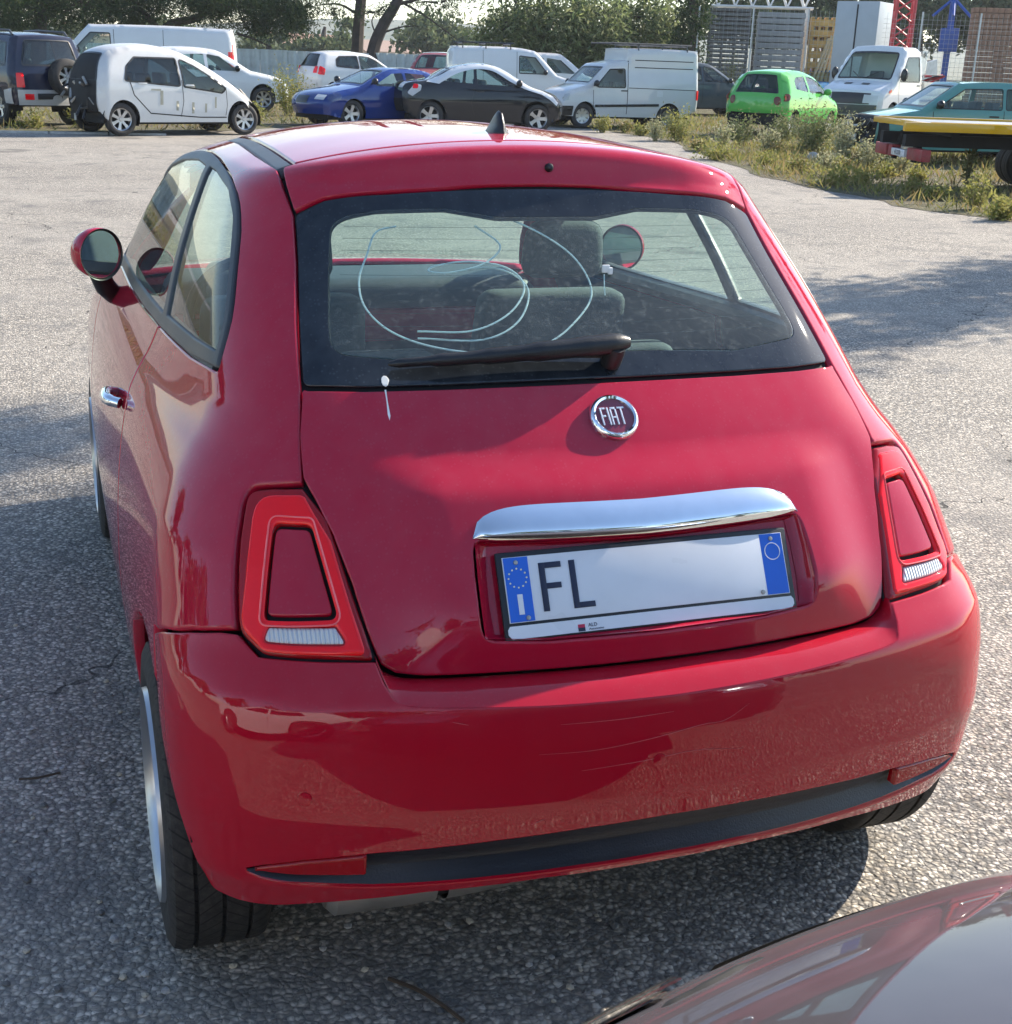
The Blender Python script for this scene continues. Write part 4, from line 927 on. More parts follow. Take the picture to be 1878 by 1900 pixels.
# ================================================================ far hills and houses
HX = np.linspace(-900, 1200, 80); rows = []
for j, (dy, hz) in enumerate(((230, 1.0), (320, 3), (450, 7), (650, 13), (900, 20))):
    rows.append([(x, dy+30*math.sin(x*.004+j), hz*(1+.25*math.sin(x*.007+j*1.3)+.15*math.sin(x*.019+j))) for x in HX])
k = NT('wooded_hillside'); c = k.co('Object'); a = k.noise(c, .03, 6, .65); b = k.noise(c, .25, 5, .7)
p = k.n('BsdfPrincipled', Roughness=.95); k.l(k.mixc(k.ramp(b, [(.35, 0.0), (.65, .8)]), k.mixc(k.ramp(a, [(.4, 0.0), (.6, 1.0)]), (.05, .075, .04), (.16, .15, .09)), (.035, .055, .03)), p.inputs['Base Color'])
hills = strip_surface('hills', rows, k.done(p.outputs[0]), None); tag(hills, kind='structure')
def house(label, px, py, dist, w, d, h, rz, wall, roofc):
    b = at(px, py, dist=dist); t = thing('far_house', label, 'house', (b.x, b.y, b.z-h), R(rz))
    MB().box(-w/2, w/2, -d/2, d/2, -(b.z-h)-.2, h, .02).build('wall', pm('house_wall', wall, .9, var=.1), t)
    rf = MB(); rf.add([(-w/2-.4, -d/2-.4, h), (w/2+.4, -d/2-.4, h), (w/2+.4, d/2+.4, h), (-w/2-.4, d/2+.4, h), (-w/2-.4, 0, h+d*.22), (w/2+.4, 0, h+d*.22)], [(0, 1, 5, 4), (2, 3, 4, 5), (1, 2, 5), (3, 0, 4), (0, 3, 2, 1)]); rf.build('roof', pm('house_roof', roofc, .9, var=.2), t, smooth=False)
    for i in range(3):
        x = -w*.32+i*w*.32; MB().box(x-.5, x+.5, -d/2-.03, -d/2+.05, h*.35, h*.75).build('window', MT['glass_dark'], t)
    return t
house('pale ochre house with tiled roof over the corrugated fence', 548, 84, 150, 9, 6, 3.2, 15, (.5, .42, .32), (.30, .19, .14))
house('white-walled house with pink roof right of the pine trunks', 712, 96, 160, 9, 6, 2.8, 20, (.5, .45, .41), (.30, .21, .17))
house('brown stone tower house behind the navy off-roader', 146, 52, 120, 1.8, 1.8, 4.5, 5, (.36, .25, .17), (.30, .18, .12))
house('low cream house behind the white panel van nose', 172, 66, 125, 5, 4, 3.0, 10, (.55, .46, .34), (.36, .2, .12))
# ================================================================ parked vehicles: builder
class Veh:
    """body shell from a side outline: two rounded sides and a strip over the top, with real window openings"""
    def __init__(s, name, label, cat, outline, W, r=.10, bow=(.12, .12), crown=.03, arches=(), floor=.22, group=None, d=.07, paintm=None, seg=5, taper=0.0):
        s.root = thing(name, label, cat, group=group); s.mat = paintm; s.d = d
        s.out = np.array(catmull([np.array(p, float) for p in outline], seg)); s.nidx = len(outline); s.seg = seg
        s.W = W if callable(W) else pchip(*W); s.r = r; s.bow = bow; s.crown = crown
        s.y0, s.y1 = s.out[:, 0].min(), s.out[:, 0].max(); s.arches = arches; s.floor = floor; s.taper = taper
        t = np.gradient(s.out, axis=0); t /= np.maximum(np.linalg.norm(t, axis=1, keepdims=True), 1e-9); s.nrm = np.stack([-t[:, 1], t[:, 0]], 1)
        c = s.out.mean(0); s.nrm *= np.sign(((s.out-c)*s.nrm).sum(1).mean())
        s.side_holes = []; s.strip_holes = []; s.seats = True
    def deform(s, P):
        P = np.asarray(P, float).copy(); yc = (s.y0+s.y1)/2; h = (s.y1-s.y0)/2; q = (P[:, 1]-yc)/h
        b = np.where(q > 0, s.bow[1], s.bow[0]); Wm = s.W(np.array([.6]))[0]
        P[:, 1] -= np.sign(q)*b*np.abs(q)**3*(P[:, 0]/Wm)**2
        P[:, 0] *= 1-s.taper*np.abs(q)**3
        return P
    def edge_dist(s, Q):
        A = s.out[:-1]; B = s.out[1:]; best = np.full(len(Q), 9.0)
        for a, b in zip(A, B):
            e = b-a; L = e@e
            if L < 1e-12: continue
            t = np.clip(((Q-a)@e)/L, 0, 1); D = Q-(a+t[:, None]*e); best = np.minimum(best, np.sqrt((D*D).sum(1)))
        return best
    def side_x(s, Q):
        dd = np.clip(s.edge_dist(Q)/s.r, 0, 1); return s.W(Q[:, 1])-s.r*(1-np.sqrt(np.maximum(0, 1-(1-dd)**2)))
    def side_map(s, Q, sg, off=0.0):
        Q = np.asarray(Q, float); x = s.side_x(Q)+off; return s.deform(np.stack([sg*x, Q[:, 0], Q[:, 1]], 1))
    def strip_map(s, Q, off=0.0):
        """Q: (index along outline control points, -1..1 across)"""
        Q = np.asarray(Q, float); i = np.clip(Q[:, 0]*s.seg, 0, len(s.out)-1.0001); k = i.astype(int); f = (i-k)[:, None]
        p = s.out[k]*(1-f)+s.out[k+1]*f; n = s.nrm[k]*(1-f)+s.nrm[k+1]*f
        xb = s.W(p[:, 1])-s.r; x = Q[:, 1]*xb; c = s.crown*(1-Q[:, 1]**2)+off
        return s.deform(np.stack([x, p[:, 0]+n[:, 0]*c, p[:, 1]+n[:, 1]*c], 1))
    def _panel(s, name, L, holes, mapf, mat, parent, d, thick=0.0):
        L = np.asarray(L, float)
        if area2(L) < 0: L = L[::-1]
        A = resample(L, d); H = [resample(np.asarray(h, float)[::-1] if area2(np.asarray(h, float)) > 0 else np.asarray(h, float), d) for h in holes]
        pts = grid_in(A, H, d, d*.5); ov, of = cdt([A]+H, pts); c = ov[of].mean(1); k = inpoly(c, A)
        for h in H: k &= ~inpoly(c, h)
        V = mapf(ov); F = of[k]
        if thick:
            pass
        return mesh_obj(name, V, F, mat, parent)
    def side_poly(s):
        L = [tuple(p) for p in s.out]; yf, yr = s.out[-1], s.out[0]       # outline runs rear bottom -> roof -> front bottom
        bot = []; f = s.floor
        for yc, r in sorted(s.arches, reverse=True):
            zc = r*.86; a0 = math.asin(max(-1, min(1, (f-zc)/r)))
            bot += [(yc+r*math.cos(a), zc+r*math.sin(a)) for a in np.linspace(a0, math.pi-a0, 15)]
        return L+bot
    def scale_strip(s, h): return [((q[0]), q[1]) for q in h]
    def shell(s, skip=()):
        sp = s.side_poly()
        for sg in (1, -1):
            hs = [h for h, both_, sd in s.side_holes if both_ or sd == sg]
            s._panel('body_side', sp, hs, lambda Q, g=sg: s.side_map(Q, g), s.mat, s.root, s.d)
        n = s.nidx-1; k = s.d*4
        # strip: parametrise index so that spacing is about d metres
        L = [(i, -1) for i in np.arange(0, n+.01, .25)]+[(n, q) for q in np.linspace(-1, 1, 9)[1:-1]]+[(i, 1) for i in np.arange(n, -.01, -.25)]+[(0, q) for q in np.linspace(1, -1, 9)[1:-1]]
        L = np.array(L, float); Ls = L*[1, 1.6]
        hs = [np.array(h, float)*[1, 1.6] for h in s.strip_holes]
        s._panel('body_shell', Ls, hs, lambda Q: s.strip_map(Q/[1, 1.6]), s.mat, s.root, s.strip_d)
        z = s.floor; MB().box(-s.W(np.array([.4]))[0]+.10, s.W(np.array([.4]))[0]-.10, s.y0+.25, s.y1-.25, z-.04, z+.12, .02).build('underbody', MT['dark'], s.root)
        for yc, r in s.arches:
            for sg in (1, -1):
                m = MB(); xo = s.W(np.array([.4]))[0]-.03; pr = [(r*1.02*math.cos(R(a)), r*.86+r*1.02*math.sin(R(a))) for a in range(-20, 201, 14)]; q = len(pr)
                m.add([(sg*xo, yc+p[0], p[1]) for p in pr]+[(sg*(xo-.26), yc+p[0], p[1]) for p in pr], [(i, i+1, q+i+1, q+i) for i in range(q-1)]+[tuple(range(q, 2*q))]); m.build('arch_liner', MT['dark'], s.root)
        if s.seats:
            zs = .38
            for y in s.seat_y:
                for x in (-.36, .36):
                    cushion('seat', MT['seat'], s.root, x-.22, x+.22, y-.08, y+.06, zs, s.seat_top, .15, .05)
        return s
    seat_y = (); seat_top = 1.1; strip_d = .2
    def window(s, poly, name='side_window', mat='glass_car', sides=(1, -1), frame=None, fw=.022):
        poly = fillet(np.array(poly, float), [.035]*len(poly), 3)
        for sg in sides:
            s.side_holes.append((poly, False, sg))
            w = s._panel(name, inset(resample(poly if area2(poly) > 0 else poly[::-1], .06), -.004), [], lambda Q, g=sg: s.side_map(Q, g, -.008), MT[mat] if isinstance(mat, str) else mat, s.root, .09)
            if frame:
                o = inset(resample(poly if area2(poly) > 0 else poly[::-1], .06), -fw)
                s._panel('window_seal', o, [inset(resample(poly if area2(poly) > 0 else poly[::-1], .06), .006)], lambda Q, g=sg: s.side_map(Q, g, .004), MT[frame], w, .09)
    def screen(s, i0, i1, q0=.86, q1=.80, name='windscreen', mat='glass_car', frame='black_plastic', fw=.05):
        """opening in the strip between outline indices i0..i1 with half widths q0,q1"""
        h = np.array([(i0, -q0), (i1, -q1), (i1, q1), (i0, q0)], float); h = fillet(h*[1, 1.6], [.12]*4, 4)/[1, 1.6]
        s.strip_holes.append(h)
        w = s._panel(name, h*[1, 1.6], [], lambda Q: s.strip_map(Q/[1, 1.6], -.006), MT[mat] if isinstance(mat, str) else mat, s.root, .16)
        if frame:
            hh = h*[1, 1.6]; hh = hh if area2(hh) > 0 else hh[::-1]; o = inset(resample(hh, .1), -fw); i_ = inset(resample(hh, .1), .03)
            s._panel('window_seal', o, [i_], lambda Q: s.strip_map(Q/[1, 1.6], .004), MT[frame], w, .16)
        return w
    def side_patch(s, name, poly, mat, sides=(1, -1), off=.006, rad=.0, parent=None, d=.05):
        poly = np.array(poly, float)
        if rad: poly = fillet(poly, [rad]*len(poly), 3)
        o = None
        for sg in sides: o = s._panel(name, poly, [], lambda Q, g=sg: s.side_map(Q, g, off), MT[mat] if isinstance(mat, str) else mat, parent or s.root, d)
        return o
    def strip_patch(s, name, poly, mat, off=.006, mirror=False, rad=.0, d=.1):
        for sg in ((1, -1) if mirror else (1,)):
            p = np.array(poly, float)*[1, 1.6*sg]
            if rad: p = fillet(p, [rad]*len(p), 3)
            o = s._panel(name, p, [], lambda Q: s.strip_map(Q/[1, 1.6], off), MT[mat] if isinstance(mat, str) else mat, s.root, d)
        return o
    def seam(s, pts, sides=(1, -1), w=.006, name='panel_seam'):
        pts = np.array(resample(np.array(pts, float), .05, False)); t = np.gradient(pts, axis=0); t /= np.linalg.norm(t, axis=1, keepdims=True); n = np.stack([-t[:, 1], t[:, 0]], 1)*w
        for sg in sides:
            a = s.side_map(pts+n, sg, .0025); b = s.side_map(pts-n, sg, .0025); k = len(pts)
            mesh_obj(name, np.vstack([a, b]), [(i, i+1, k+i+1, k+i) for i in range(k-1)], MT['dark'], s.root)
    def wheels(s, ys, r, w, rim, style='seven', sides=(1, -1), inset_=.02):
        xw = s.W(np.array([.45]))[0]-w/2-inset_
        for y in ys:
            for sg in sides: wheel(s.root, sg*xw, y, r, w, rim, sg, style)
    def mirror_(s, y, z, sides=(1, -1), mat=None, size=(.10, .07, .08)):
        for sg in sides:
            x = float(s.side_x(np.array([[y, z]]))[0]); e = MB(); m = MB()
            bm = bmesh.new(); bmesh.ops.create_icosphere(bm, subdivisions=2, radius=1)
            for v in bm.verts: v.co = (sg*(x+.10)+v.co.x*size[0], y+v.co.y*size[1], z+.06+v.co.z*size[2])
            bm.verts.index_update(); m.add([v.co[:] for v in bm.verts], [[v.index for v in f.verts] for f in bm.faces]); bm.free()
            m.tube([(sg*(x-.02), y+.02, z+.0), (sg*(x+.05), y+.01, z+.03)], .022, 6); m.build('door_mirror', mat or MT['black_plastic'], s.root)
    def handle(s, y, z, sides=(1, -1), mat='black_plastic'):
        for sg in sides:
            x = float(s.side_x(np.array([[y, z]]))[0]); MB().box(sg*x-.012, sg*x+.018, y-.09, y+.09, z-.014, z+.014, .008).build('door_handle', MT[mat] if isinstance(mat, str) else mat, s.root)
    def place(s, px, py, rz, ref=(0, 0), dist=None, dz=0.0, scale=1.0):
        """stand the vehicle on the ground with its local point ref at the ground point seen at a pixel"""
        a = R(rz); p = at(px, py) if dist is None else at(px, py, dist=dist)
        rx = ref[0]*math.cos(a)-ref[1]*math.sin(a); ry = ref[0]*math.sin(a)+ref[1]*math.cos(a)
        x, y = p.x-rx*scale, p.y-ry*scale; s.root.location = (x, y, GZ(x, y)+dz); s.root.rotation_euler = (0, 0, a); s.root.scale = (scale,)*3
        return s
    def plate(s, y, z, x=0, mat='plate_white', w=.26):
        MB().box(x-w, x+w, y-.008, y+.008, z-.055, z+.055, .004).build('number_plate', MT[mat], s.root)
# ================================================================ parked vehicles: each one built
def cp(name, col, dust=.35, **k): return paint(name, col, dust=dust, rough=.35, **k)
WHITE = cp('white_car_paint', (.74, .76, .77), .30, fade=.0); WHITE2 = cp('old_white_paint', (.68, .70, .70), .45, fade=.0)
NAVY = cp('navy_car_paint', (.006, .011, .035), .10, fade=0); ANTH = cp('anthracite_car_paint', (.012, .015, .021), .09, fade=0)
SILV = cp('silver_car_paint', (.70, .72, .74), .1, fade=0); BLUE = cp('blue_car_paint', (.005, .03, .18), .05, fade=0); LIME = cp('green_car_paint', (.10, .46, .08), .10, dustcol=(.3, .4, .2))
TEAL = cp('teal_car_paint', (.085, .29, .26), .25, dustcol=(.35, .42, .38)); DKGRN = cp('dark_teal_car_paint', (.02, .05, .065), .3); SKY = cp('light_blue_car_paint', (.02, .25, .55), .3)
PURP = cp('dark_plum_car_paint', (.035, .018, .035), .25); CRIM = cp('crimson_car_paint', (.30, .015, .03), .3)
def lamps_rear(v, i0, i1, q0=.82, mat='red_lens', name='tail_lamp'): v.strip_patch(name, [(i0, q0), (i1, q0+.03), (i1, .995), (i0, .995)], mat, .01, True, .03)
# ---- navy off-roader with the spare wheel on its back
v = Veh('navy_suv', 'navy blue off-roader with silver lower body and spare wheel on its back door', 'car',
        [(-1.9, .40), (-1.91, .55), (-1.88, .93), (-1.85, 1.06), (-1.73, 1.55), (-1.60, 1.66), (-.8, 1.70), (.2, 1.66), (.45, 1.58), (.95, 1.10), (1.1, 1.04), (1.75, .96), (1.89, .84), (1.93, .55), (1.9, .40)],
        ([.2, .6, .95, 1.06, 1.6, 1.75], [.82, .86, .85, .83, .68, .62]), r=.10, arches=((-1.2, .42), (1.15, .42)), floor=.40, paintm=NAVY)
v.window([(-1.62, 1.12), (-1.52, 1.52), (-.75, 1.56), (-.72, 1.12)], mat='glass_dark', frame='black_plastic'); v.window([(-.64, 1.12), (-.66, 1.56), (.2, 1.53), (.62, 1.12)], frame='black_plastic')
v.screen(3.15, 4.1, .84, .80, 'rear_window', 'glass_dark'); v.screen(7.9, 8.95, .86, .84); v.seat_y = (-.2,); v.shell()
SIL2 = cp('silver_cladding', (.46, .46, .45), .4)
v.side_patch('lower_cladding', [(-1.88, .42), (-1.62, .42), (-1.6, .66), (-1.87, .70)], SIL2, off=.012); v.side_patch('lower_cladding', [(-.78, .42), (.70, .42), (.68, .60), (-.76, .60)], SIL2, off=.012)
v.strip_patch('rear_bumper', [(.0, -1), (1.35, -1), (1.35, 1), (.0, 1)], SIL2, .03); lamps_rear(v, 1.45, 2.35, .80)
v.strip_patch('bumper_reflector', [(.75, .62), (1.15, .62), (1.15, .84), (.75, .84)], 'red_lens', .036, True)
v.wheels((-1.2, 1.15), .345, .215, .20, 'five'); sp = wheel(v.root, .18, -2.02, .345, .21, .20, 1, 'seven', 0, .92, name='spare_wheel'); sp.rotation_euler = (0, 0, R(-90))
v.plate(-1.96, .56, -.15, 'black_plastic'); v.mirror_(.62, 1.1)
for sg in (1, -1):
    m = MB(); m.tube([(sg*.58, -1.5, 1.66), (sg*.58, -1.4, 1.74), (sg*.57, -.5, 1.76), (sg*.57, .05, 1.74), (sg*.57, .15, 1.66)], .022, 8); m.build('roof_rail', MT['grey_trim'], v.root)
v.place(108, 236, 30, (0, -1.9))
# ---- white panel van behind
v = Veh('white_panel_van', 'long white high-sided panel van parked behind the damaged white city car', 'van',
        [(-2.45, .45), (-2.46, .8), (-2.43, 1.6), (-2.36, 2.0), (-2.2, 2.06), (-.5, 2.09), (1.1, 2.06), (1.32, 2.0), (2.0, 1.22), (2.1, 1.14), (2.52, 1.0), (2.62, .8), (2.63, .45)],
        ([.3, .8, 1.2, 1.9, 2.1], [.93, .97, .96, .90, .82]), r=.09, crown=.02, arches=((-1.5, .40), (1.7, .40)), floor=.34, paintm=WHITE)
v.window([(.72, 1.22), (.74, 1.84), (1.22, 1.84), (1.80, 1.22)], frame='black_plastic'); v.screen(7.15, 7.95, .88, .90); v.seats = False; v.shell()
v.seam([(.62, .5), (.64, 1.95)]); v.seam([(-.6, .5), (-.6, 1.98)]); v.seam([(-2.2, 1.02), (.6, 1.02)], w=.012); v.side_patch('rub_strip', [(-2.3, .62), (-1.95, .62), (-1.95, .72), (-2.3, .72)], 'black_plastic')
v.side_patch('tail_lamp', [(-2.45, .95), (-2.34, .95), (-2.34, 1.45), (-2.45, 1.45)], 'red_lens', off=.012); v.strip_patch('tail_lamp', [(1.2, .90), (2.1, .90), (2.1, 1.0), (1.2, 1.0)], 'red_lens', .012, True)
v.wheels((-1.5, 1.7), .33, .2, .2, 'steel'); v.mirror_(1.55, 1.28, size=(.09, .07, .15)); v.handle(.8, 1.08)
p = at(434, 53, z=2.27); v.root.location = (p.x, p.y, 0)
a_ = R(82); v.root.rotation_euler = (0, 0, a_); v.root.scale = (1, 1.10, 1); v.root.location = (p.x-(-(-2.64)*math.sin(a_)+(-.85)*math.cos(a_)), p.y-((-2.64)*math.cos(a_)+(-.85)*math.sin(a_)), .18)
# ---- damaged white city car
v = Veh('wrecked_white_car', 'wrecked white egg-shaped city car with missing rear hatch and smashed nose', 'car',
        [(-1.62, .42), (-1.66, .6), (-1.62, .95), (-1.46, 1.30), (-1.18, 1.50), (-.62, 1.58), (-.05, 1.53), (.40, 1.37), (1.0, 1.04), (1.45, .78), (1.66, .64), (1.70, .5), (1.66, .36)],
        ([.2, .5, .8, 1.0, 1.4, 1.6], [.70, .735, .735, .715, .58, .50]), r=.12, bow=(.12, .22), crown=.03, arches=((-1.18, .34), (1.37, .34)), floor=.24, paintm=WHITE2)
v.window([(-1.12, .97), (-1.04, 1.20), (-.84, 1.36), (-.02, 1.36), (.0, .89)], mat='glass_dark', frame='black_plastic'); v.window([(.08, .88), (.06, 1.35), (.34, 1.23), (1.0, .85), (.90, .78)], frame='black_plastic')
v.screen(2.0, 3.4, .90, .86, 'rear_opening', 'dark', 'black_plastic', .10); v.screen(6.9, 8.1, .84, .88); v.seat_y = (-.45, .25); v.shell()
v.seam([(.04, .99), (.06, .62), (-.0, .34)]); v.seam([(-1.05, 1.05), (-.95, .72), (-.62, .40), (.4, .33), (1.0, .33)], w=.01); v.seam([(1.0, .88), (1.02, .55), (.98, .36)])
# smashed nose and torn tail: bare dark metal and bent pieces
v.strip_patch('bare_engine_bay', [(8.4, -.95), (11.9, -.95), (11.9, .95), (8.4, .95)], 'dark', .012)
for k in range(46):
    y = random.uniform(1.25, 1.78); z = random.uniform(.3, .95)-(y-1.25)*.5; x = random.uniform(-.66, .66)
    m = MB(); q = Vector((x, y, max(.18, z))); m.tube([q, q+Vector((random.uniform(-.2, .2), random.uniform(-.12, .12), random.uniform(-.15, .15))), q+Vector((random.uniform(-.25, .25), random.uniform(-.15, .15), random.uniform(-.2, .2)))], random.uniform(.008, .03), 5)
    m.build('bent_metal', MT['steel'] if k % 3 else (WHITE2 if k % 2 else MT['black_plastic']), v.root)
v.strip_patch('torn_tail', [(.0, -.96), (2.0, -.96), (2.0, .96), (.0, .96)], 'dark', .012)
for k in range(22):
    x = random.uniform(-.62, .62); z = random.uniform(.3, .95); q = Vector((x, -1.66, z)); m = MB(); m.tube([q, q+Vector((random.uniform(-.15, .15), random.uniform(-.12, .02), random.uniform(-.2, .2)))], random.uniform(.008, .03), 5); m.build('bent_metal', MT['black_plastic'] if k % 2 else MT['steel'], v.root)
for y0, y1, z0, z1 in ((-.42, -.36, .55, .80), (-.1, -.05, .45, .62), (.22, .27, .40, .6), (.5, .54, .42, .58), (-.60, -.40, .80, .83), (.12, .3, .86, .885), (.72, .76, .5, .7)): v.side_patch('dirt_streak', [(y0, z0), (y1, z0), (y1+.01, z1), (y0+.01, z1)], pm('dirt_on_white', (.38, .37, .30), .9), off=.003, sides=(1,))
v.wheels((-1.18, 1.37), .29, .165, .195, 'seven'); v.handle(-.75, .92, mat=WHITE2); v.handle(.2, .90, mat=WHITE2)
v.place(226, 253, -68, (.66, -1.18))
# ---- white car behind it, only its nose in view
v = Veh('white_saloon_nose', 'white car with dark wheel arch, only its bonnet showing beyond the wrecked car', 'car',
        [(-1.8, .4), (-1.85, .6), (-1.8, .95), (-1.5, 1.4), (-.9, 1.5), (-.1, 1.48), (.25, 1.38), (.85, 1.02), (1.0, .97), (1.65, .84), (1.9, .70), (1.98, .5), (1.95, .3)],
        ([.2, .6, .9, 1.35, 1.5], [.80, .84, .82, .64, .56]), r=.11, arches=((-1.25, .36), (1.2, .37)), floor=.24, paintm=WHITE)
v.window([(-1.3, 1.0), (-1.2, 1.33), (-.3, 1.37), (-.3, .98)]); v.window([(-.22, .98), (-.22, 1.37), (.1, 1.32), (.6, .98)]); v.screen(6.05, 6.95, .86, .88); v.screen(2.2, 3.0, .84, .8, 'rear_window'); v.seat_y = (-.6, .05); v.shell()
v.wheels((-1.25, 1.2), .31, .19, .2, 'seven'); v.side_patch('headlamp', [(1.72, .62), (1.94, .58), (1.90, .72), (1.68, .80)], 'clear_lens'); v.mirror_(.5, .98)
v.place(488, 207, -82, (.70, 1.2))
# ---- white small hatchback with big red lamp
v = Veh('white_hatchback', 'small white hatchback with tall red tail lamp in front of the corrugated fence', 'car',
        [(-1.66, .38), (-1.72, .55), (-1.70, .88), (-1.58, 1.10), (-1.36, 1.40), (-1.1, 1.47), (-.4, 1.50), (.2, 1.45), (.45, 1.36), (1.02, 1.0), (1.15, .95), (1.5, .84), (1.68, .68), (1.72, .5), (1.70, .3)],
        ([.2, .55, .9, 1.05, 1.35, 1.5], [.77, .815, .80, .77, .63, .55]), r=.12, arches=((-1.15, .33), (1.19, .33)), floor=.24, paintm=WHITE)
v.window([(-1.02, 1.07), (-.98, 1.26), (-.85, 1.35), (-.22, 1.38), (-.22, 1.02)], mat='glass_dark', frame='black_plastic'); v.window([(-.14, 1.01), (-.14, 1.38), (.2, 1.35), (.42, 1.27), (.86, .98)], frame='black_plastic')
v.screen(2.75, 3.95, .86, .80, 'rear_window', 'glass_dark'); v.screen(7.95, 8.95, .86, .88); v.seat_y = (-.55, .1); v.shell()
lamps_rear(v, 1.9, 2.75, .74); v.side_patch('tail_lamp', [(-1.72, .82), (-1.52, .80), (-1.46, .98), (-1.62, 1.08)], 'red_lens', off=.012, rad=.03); v.strip_patch('rear_bumper', [(0, -1), (1.1, -1), (1.1, 1), (0, 1)], WHITE, .03)
v.wheels((-1.15, 1.19), .285, .165, .19, 'steel'); v.mirror_(.62, .99, mat=WHITE); v.seam([(-.18, 1.0), (-.2, .5), (-.1, .34)])
v.place(615, 190, -75, (.70, -1.15))
# ---- blue saloon, nose to the left
v = Veh('blue_saloon', 'dark blue saloon facing left beside the anthracite coupe, bonnet and headlamp in view', 'car',
        [(-2.2, .42), (-2.25, .6), (-2.2, .92), (-1.6, .98), (-.95, 1.30), (-.3, 1.34), (.2, 1.30), (.95, .97), (1.1, .92), (1.85, .79), (2.12, .66), (2.2, .5), (2.15, .3)],
        ([.2, .6, .85, 1.25, 1.4], [.82, .87, .84, .66, .58]), r=.11, bow=(.14, .2), arches=((-1.35, .35), (1.32, .36)), floor=.22, paintm=BLUE)
v.window([(-1.0, .98), (-.78, 1.23), (-.25, 1.26), (-.25, .95)]); v.window([(-.17, .95), (-.17, 1.26), (.14, 1.23), (.72, .95)]); v.screen(6.1, 6.95, .86, .88); v.screen(3.1, 3.9, .84, .8, 'rear_window'); v.seat_y = (-.6, .1); v.seat_top = 1.0; v.shell()
v.side_patch('headlamp', [(1.72, .64), (2.12, .58), (2.12, .68), (1.95, .78), (1.70, .80)], 'clear_lens', rad=.03); v.strip_patch('headlamp', [(9.55, .62), (10.3, .62), (10.3, .99), (9.55, .99)], 'white_lens', .012, True, .05)
v.strip_patch('grille', [(9.9, -.35), (10.8, -.35), (10.8, .35), (9.9, .35)], 'black_plastic', .01); v.wheels((-1.35, 1.32), .32, .2, .21, 'five'); v.mirror_(.72, 1.0)
v.place(650, 238, 108, (-.75, 1.32), scale=.93)
# ---- anthracite coupe with silver roof arches
v = Veh('anthracite_coupe', 'anthracite coupe-cabriolet with silver roof arches and clear tail lamp, parked broadside', 'car',
        [(-1.86, .40), (-1.92, .58), (-1.90, .86), (-1.72, 1.0), (-1.2, 1.07), (-.75, 1.30), (-.15, 1.42), (.3, 1.38), (.85, 1.10), (1.1, .98), (1.62, .84), (1.86, .70), (1.92, .52), (1.88, .3)],
        ([.2, .6, .9, 1.3, 1.45], [.80, .85, .82, .66, .58]), r=.11, bow=(.16, .2), arches=((-1.2, .36), (1.25, .37)), floor=.22, paintm=ANTH)
v.window([(-.98, 1.06), (-.70, 1.22), (-.28, 1.33), (-.22, 1.33), (-.22, 1.0)], frame=None); v.window([(-.15, 1.0), (-.15, 1.335), (.22, 1.31), (.72, 1.06), (.95, .96)]); v.screen(6.95, 8.0, .86, .88); v.screen(3.55, 5.0, .84, .80, 'rear_window'); v.seat_y = (-.45, .15); v.shell()
arc = [(-1.32, 1.03), (-1.0, 1.16), (-.62, 1.34), (-.15, 1.425), (.3, 1.385), (.72, 1.18), (1.05, 1.0), (1.4, .905)]
arc_in = [(-1.02, .99), (-.90, 1.06), (-.58, 1.22), (-.2, 1.315), (.2, 1.29), (.58, 1.09), (.92, .94), (1.36, .83)]
v.side_patch('roof_arch', list(catmull(arc, 5))+list(reversed(catmull(arc_in, 5))), SILV, off=.02, d=.03)
v.side_patch('wing_edge', [(1.1, .96), (1.4, .905), (1.68, .80), (1.86, .66), (1.82, .60), (1.6, .73), (1.35, .84), (1.08, .90)], SILV, off=.010)
v.side_patch('tail_lamp', [(-1.86, .78), (-1.70, .72), (-1.48, .84), (-1.44, .96), (-1.62, .98)], 'white_lens', off=.012, rad=.04); v.side_patch('stop_lamp', [(-1.72, .88), (-1.56, .88), (-1.52, .97), (-1.64, .98)], 'red_lens', off=.018, rad=.03)
v.strip_patch('tail_lamp', [(2.1, .70), (2.9, .70), (2.9, .995), (2.1, .995)], 'white_lens', .012, True, .05); v.plate(-1.97, .70, 0); v.strip_patch('torn_bumper', [(0, -.98), (1.3, -.98), (1.3, .98), (0, .98)], 'dark', .01)
v.wheels((-1.2, 1.25), .31, .2, .21, 'five'); v.mirror_(.78, .99, mat=MT['black_plastic']); v.handle(-.08, .86); v.seam([(-.2, .98), (-.28, .6), (-.2, .34)]); v.seam([(.98, .93), (.95, .6), (.9, .34)])
v.place(890, 243, -98, (.4, 0))
# ---- small red car far behind
v = Veh('crimson_hatchback', 'crimson boxy car with silver roof glimpsed between the white hatchback and white vans', 'car',
        [(-1.7, .4), (-1.74, .6), (-1.70, 1.0), (-1.55, 1.45), (-1.3, 1.53), (-.3, 1.56), (.3, 1.48), (.85, 1.05), (1.0, 1.0), (1.6, .86), (1.75, .55), (1.7, .3)],
        ([.2, .6, 1.0, 1.4, 1.6], [.76, .80, .79, .68, .6]), r=.09, arches=((-1.1, .33), (1.15, .33)), floor=.25, paintm=CRIM)
v.window([(-1.4, 1.05), (-1.32, 1.4), (-.3, 1.43), (-.3, 1.03)], frame='grey_trim'); v.window([(-.2, 1.03), (-.2, 1.43), (.2, 1.38), (.62, 1.03)]); v.screen(2.1, 3.0, .86, .8, 'rear_window'); v.screen(6.05, 6.95, .86, .86); v.seat_y = (-.5,); v.shell(); v.strip_patch('silver_roof', [(3.9, -.98), (5.6, -.98), (5.6, .98), (3.9, .98)], SILV, .01)
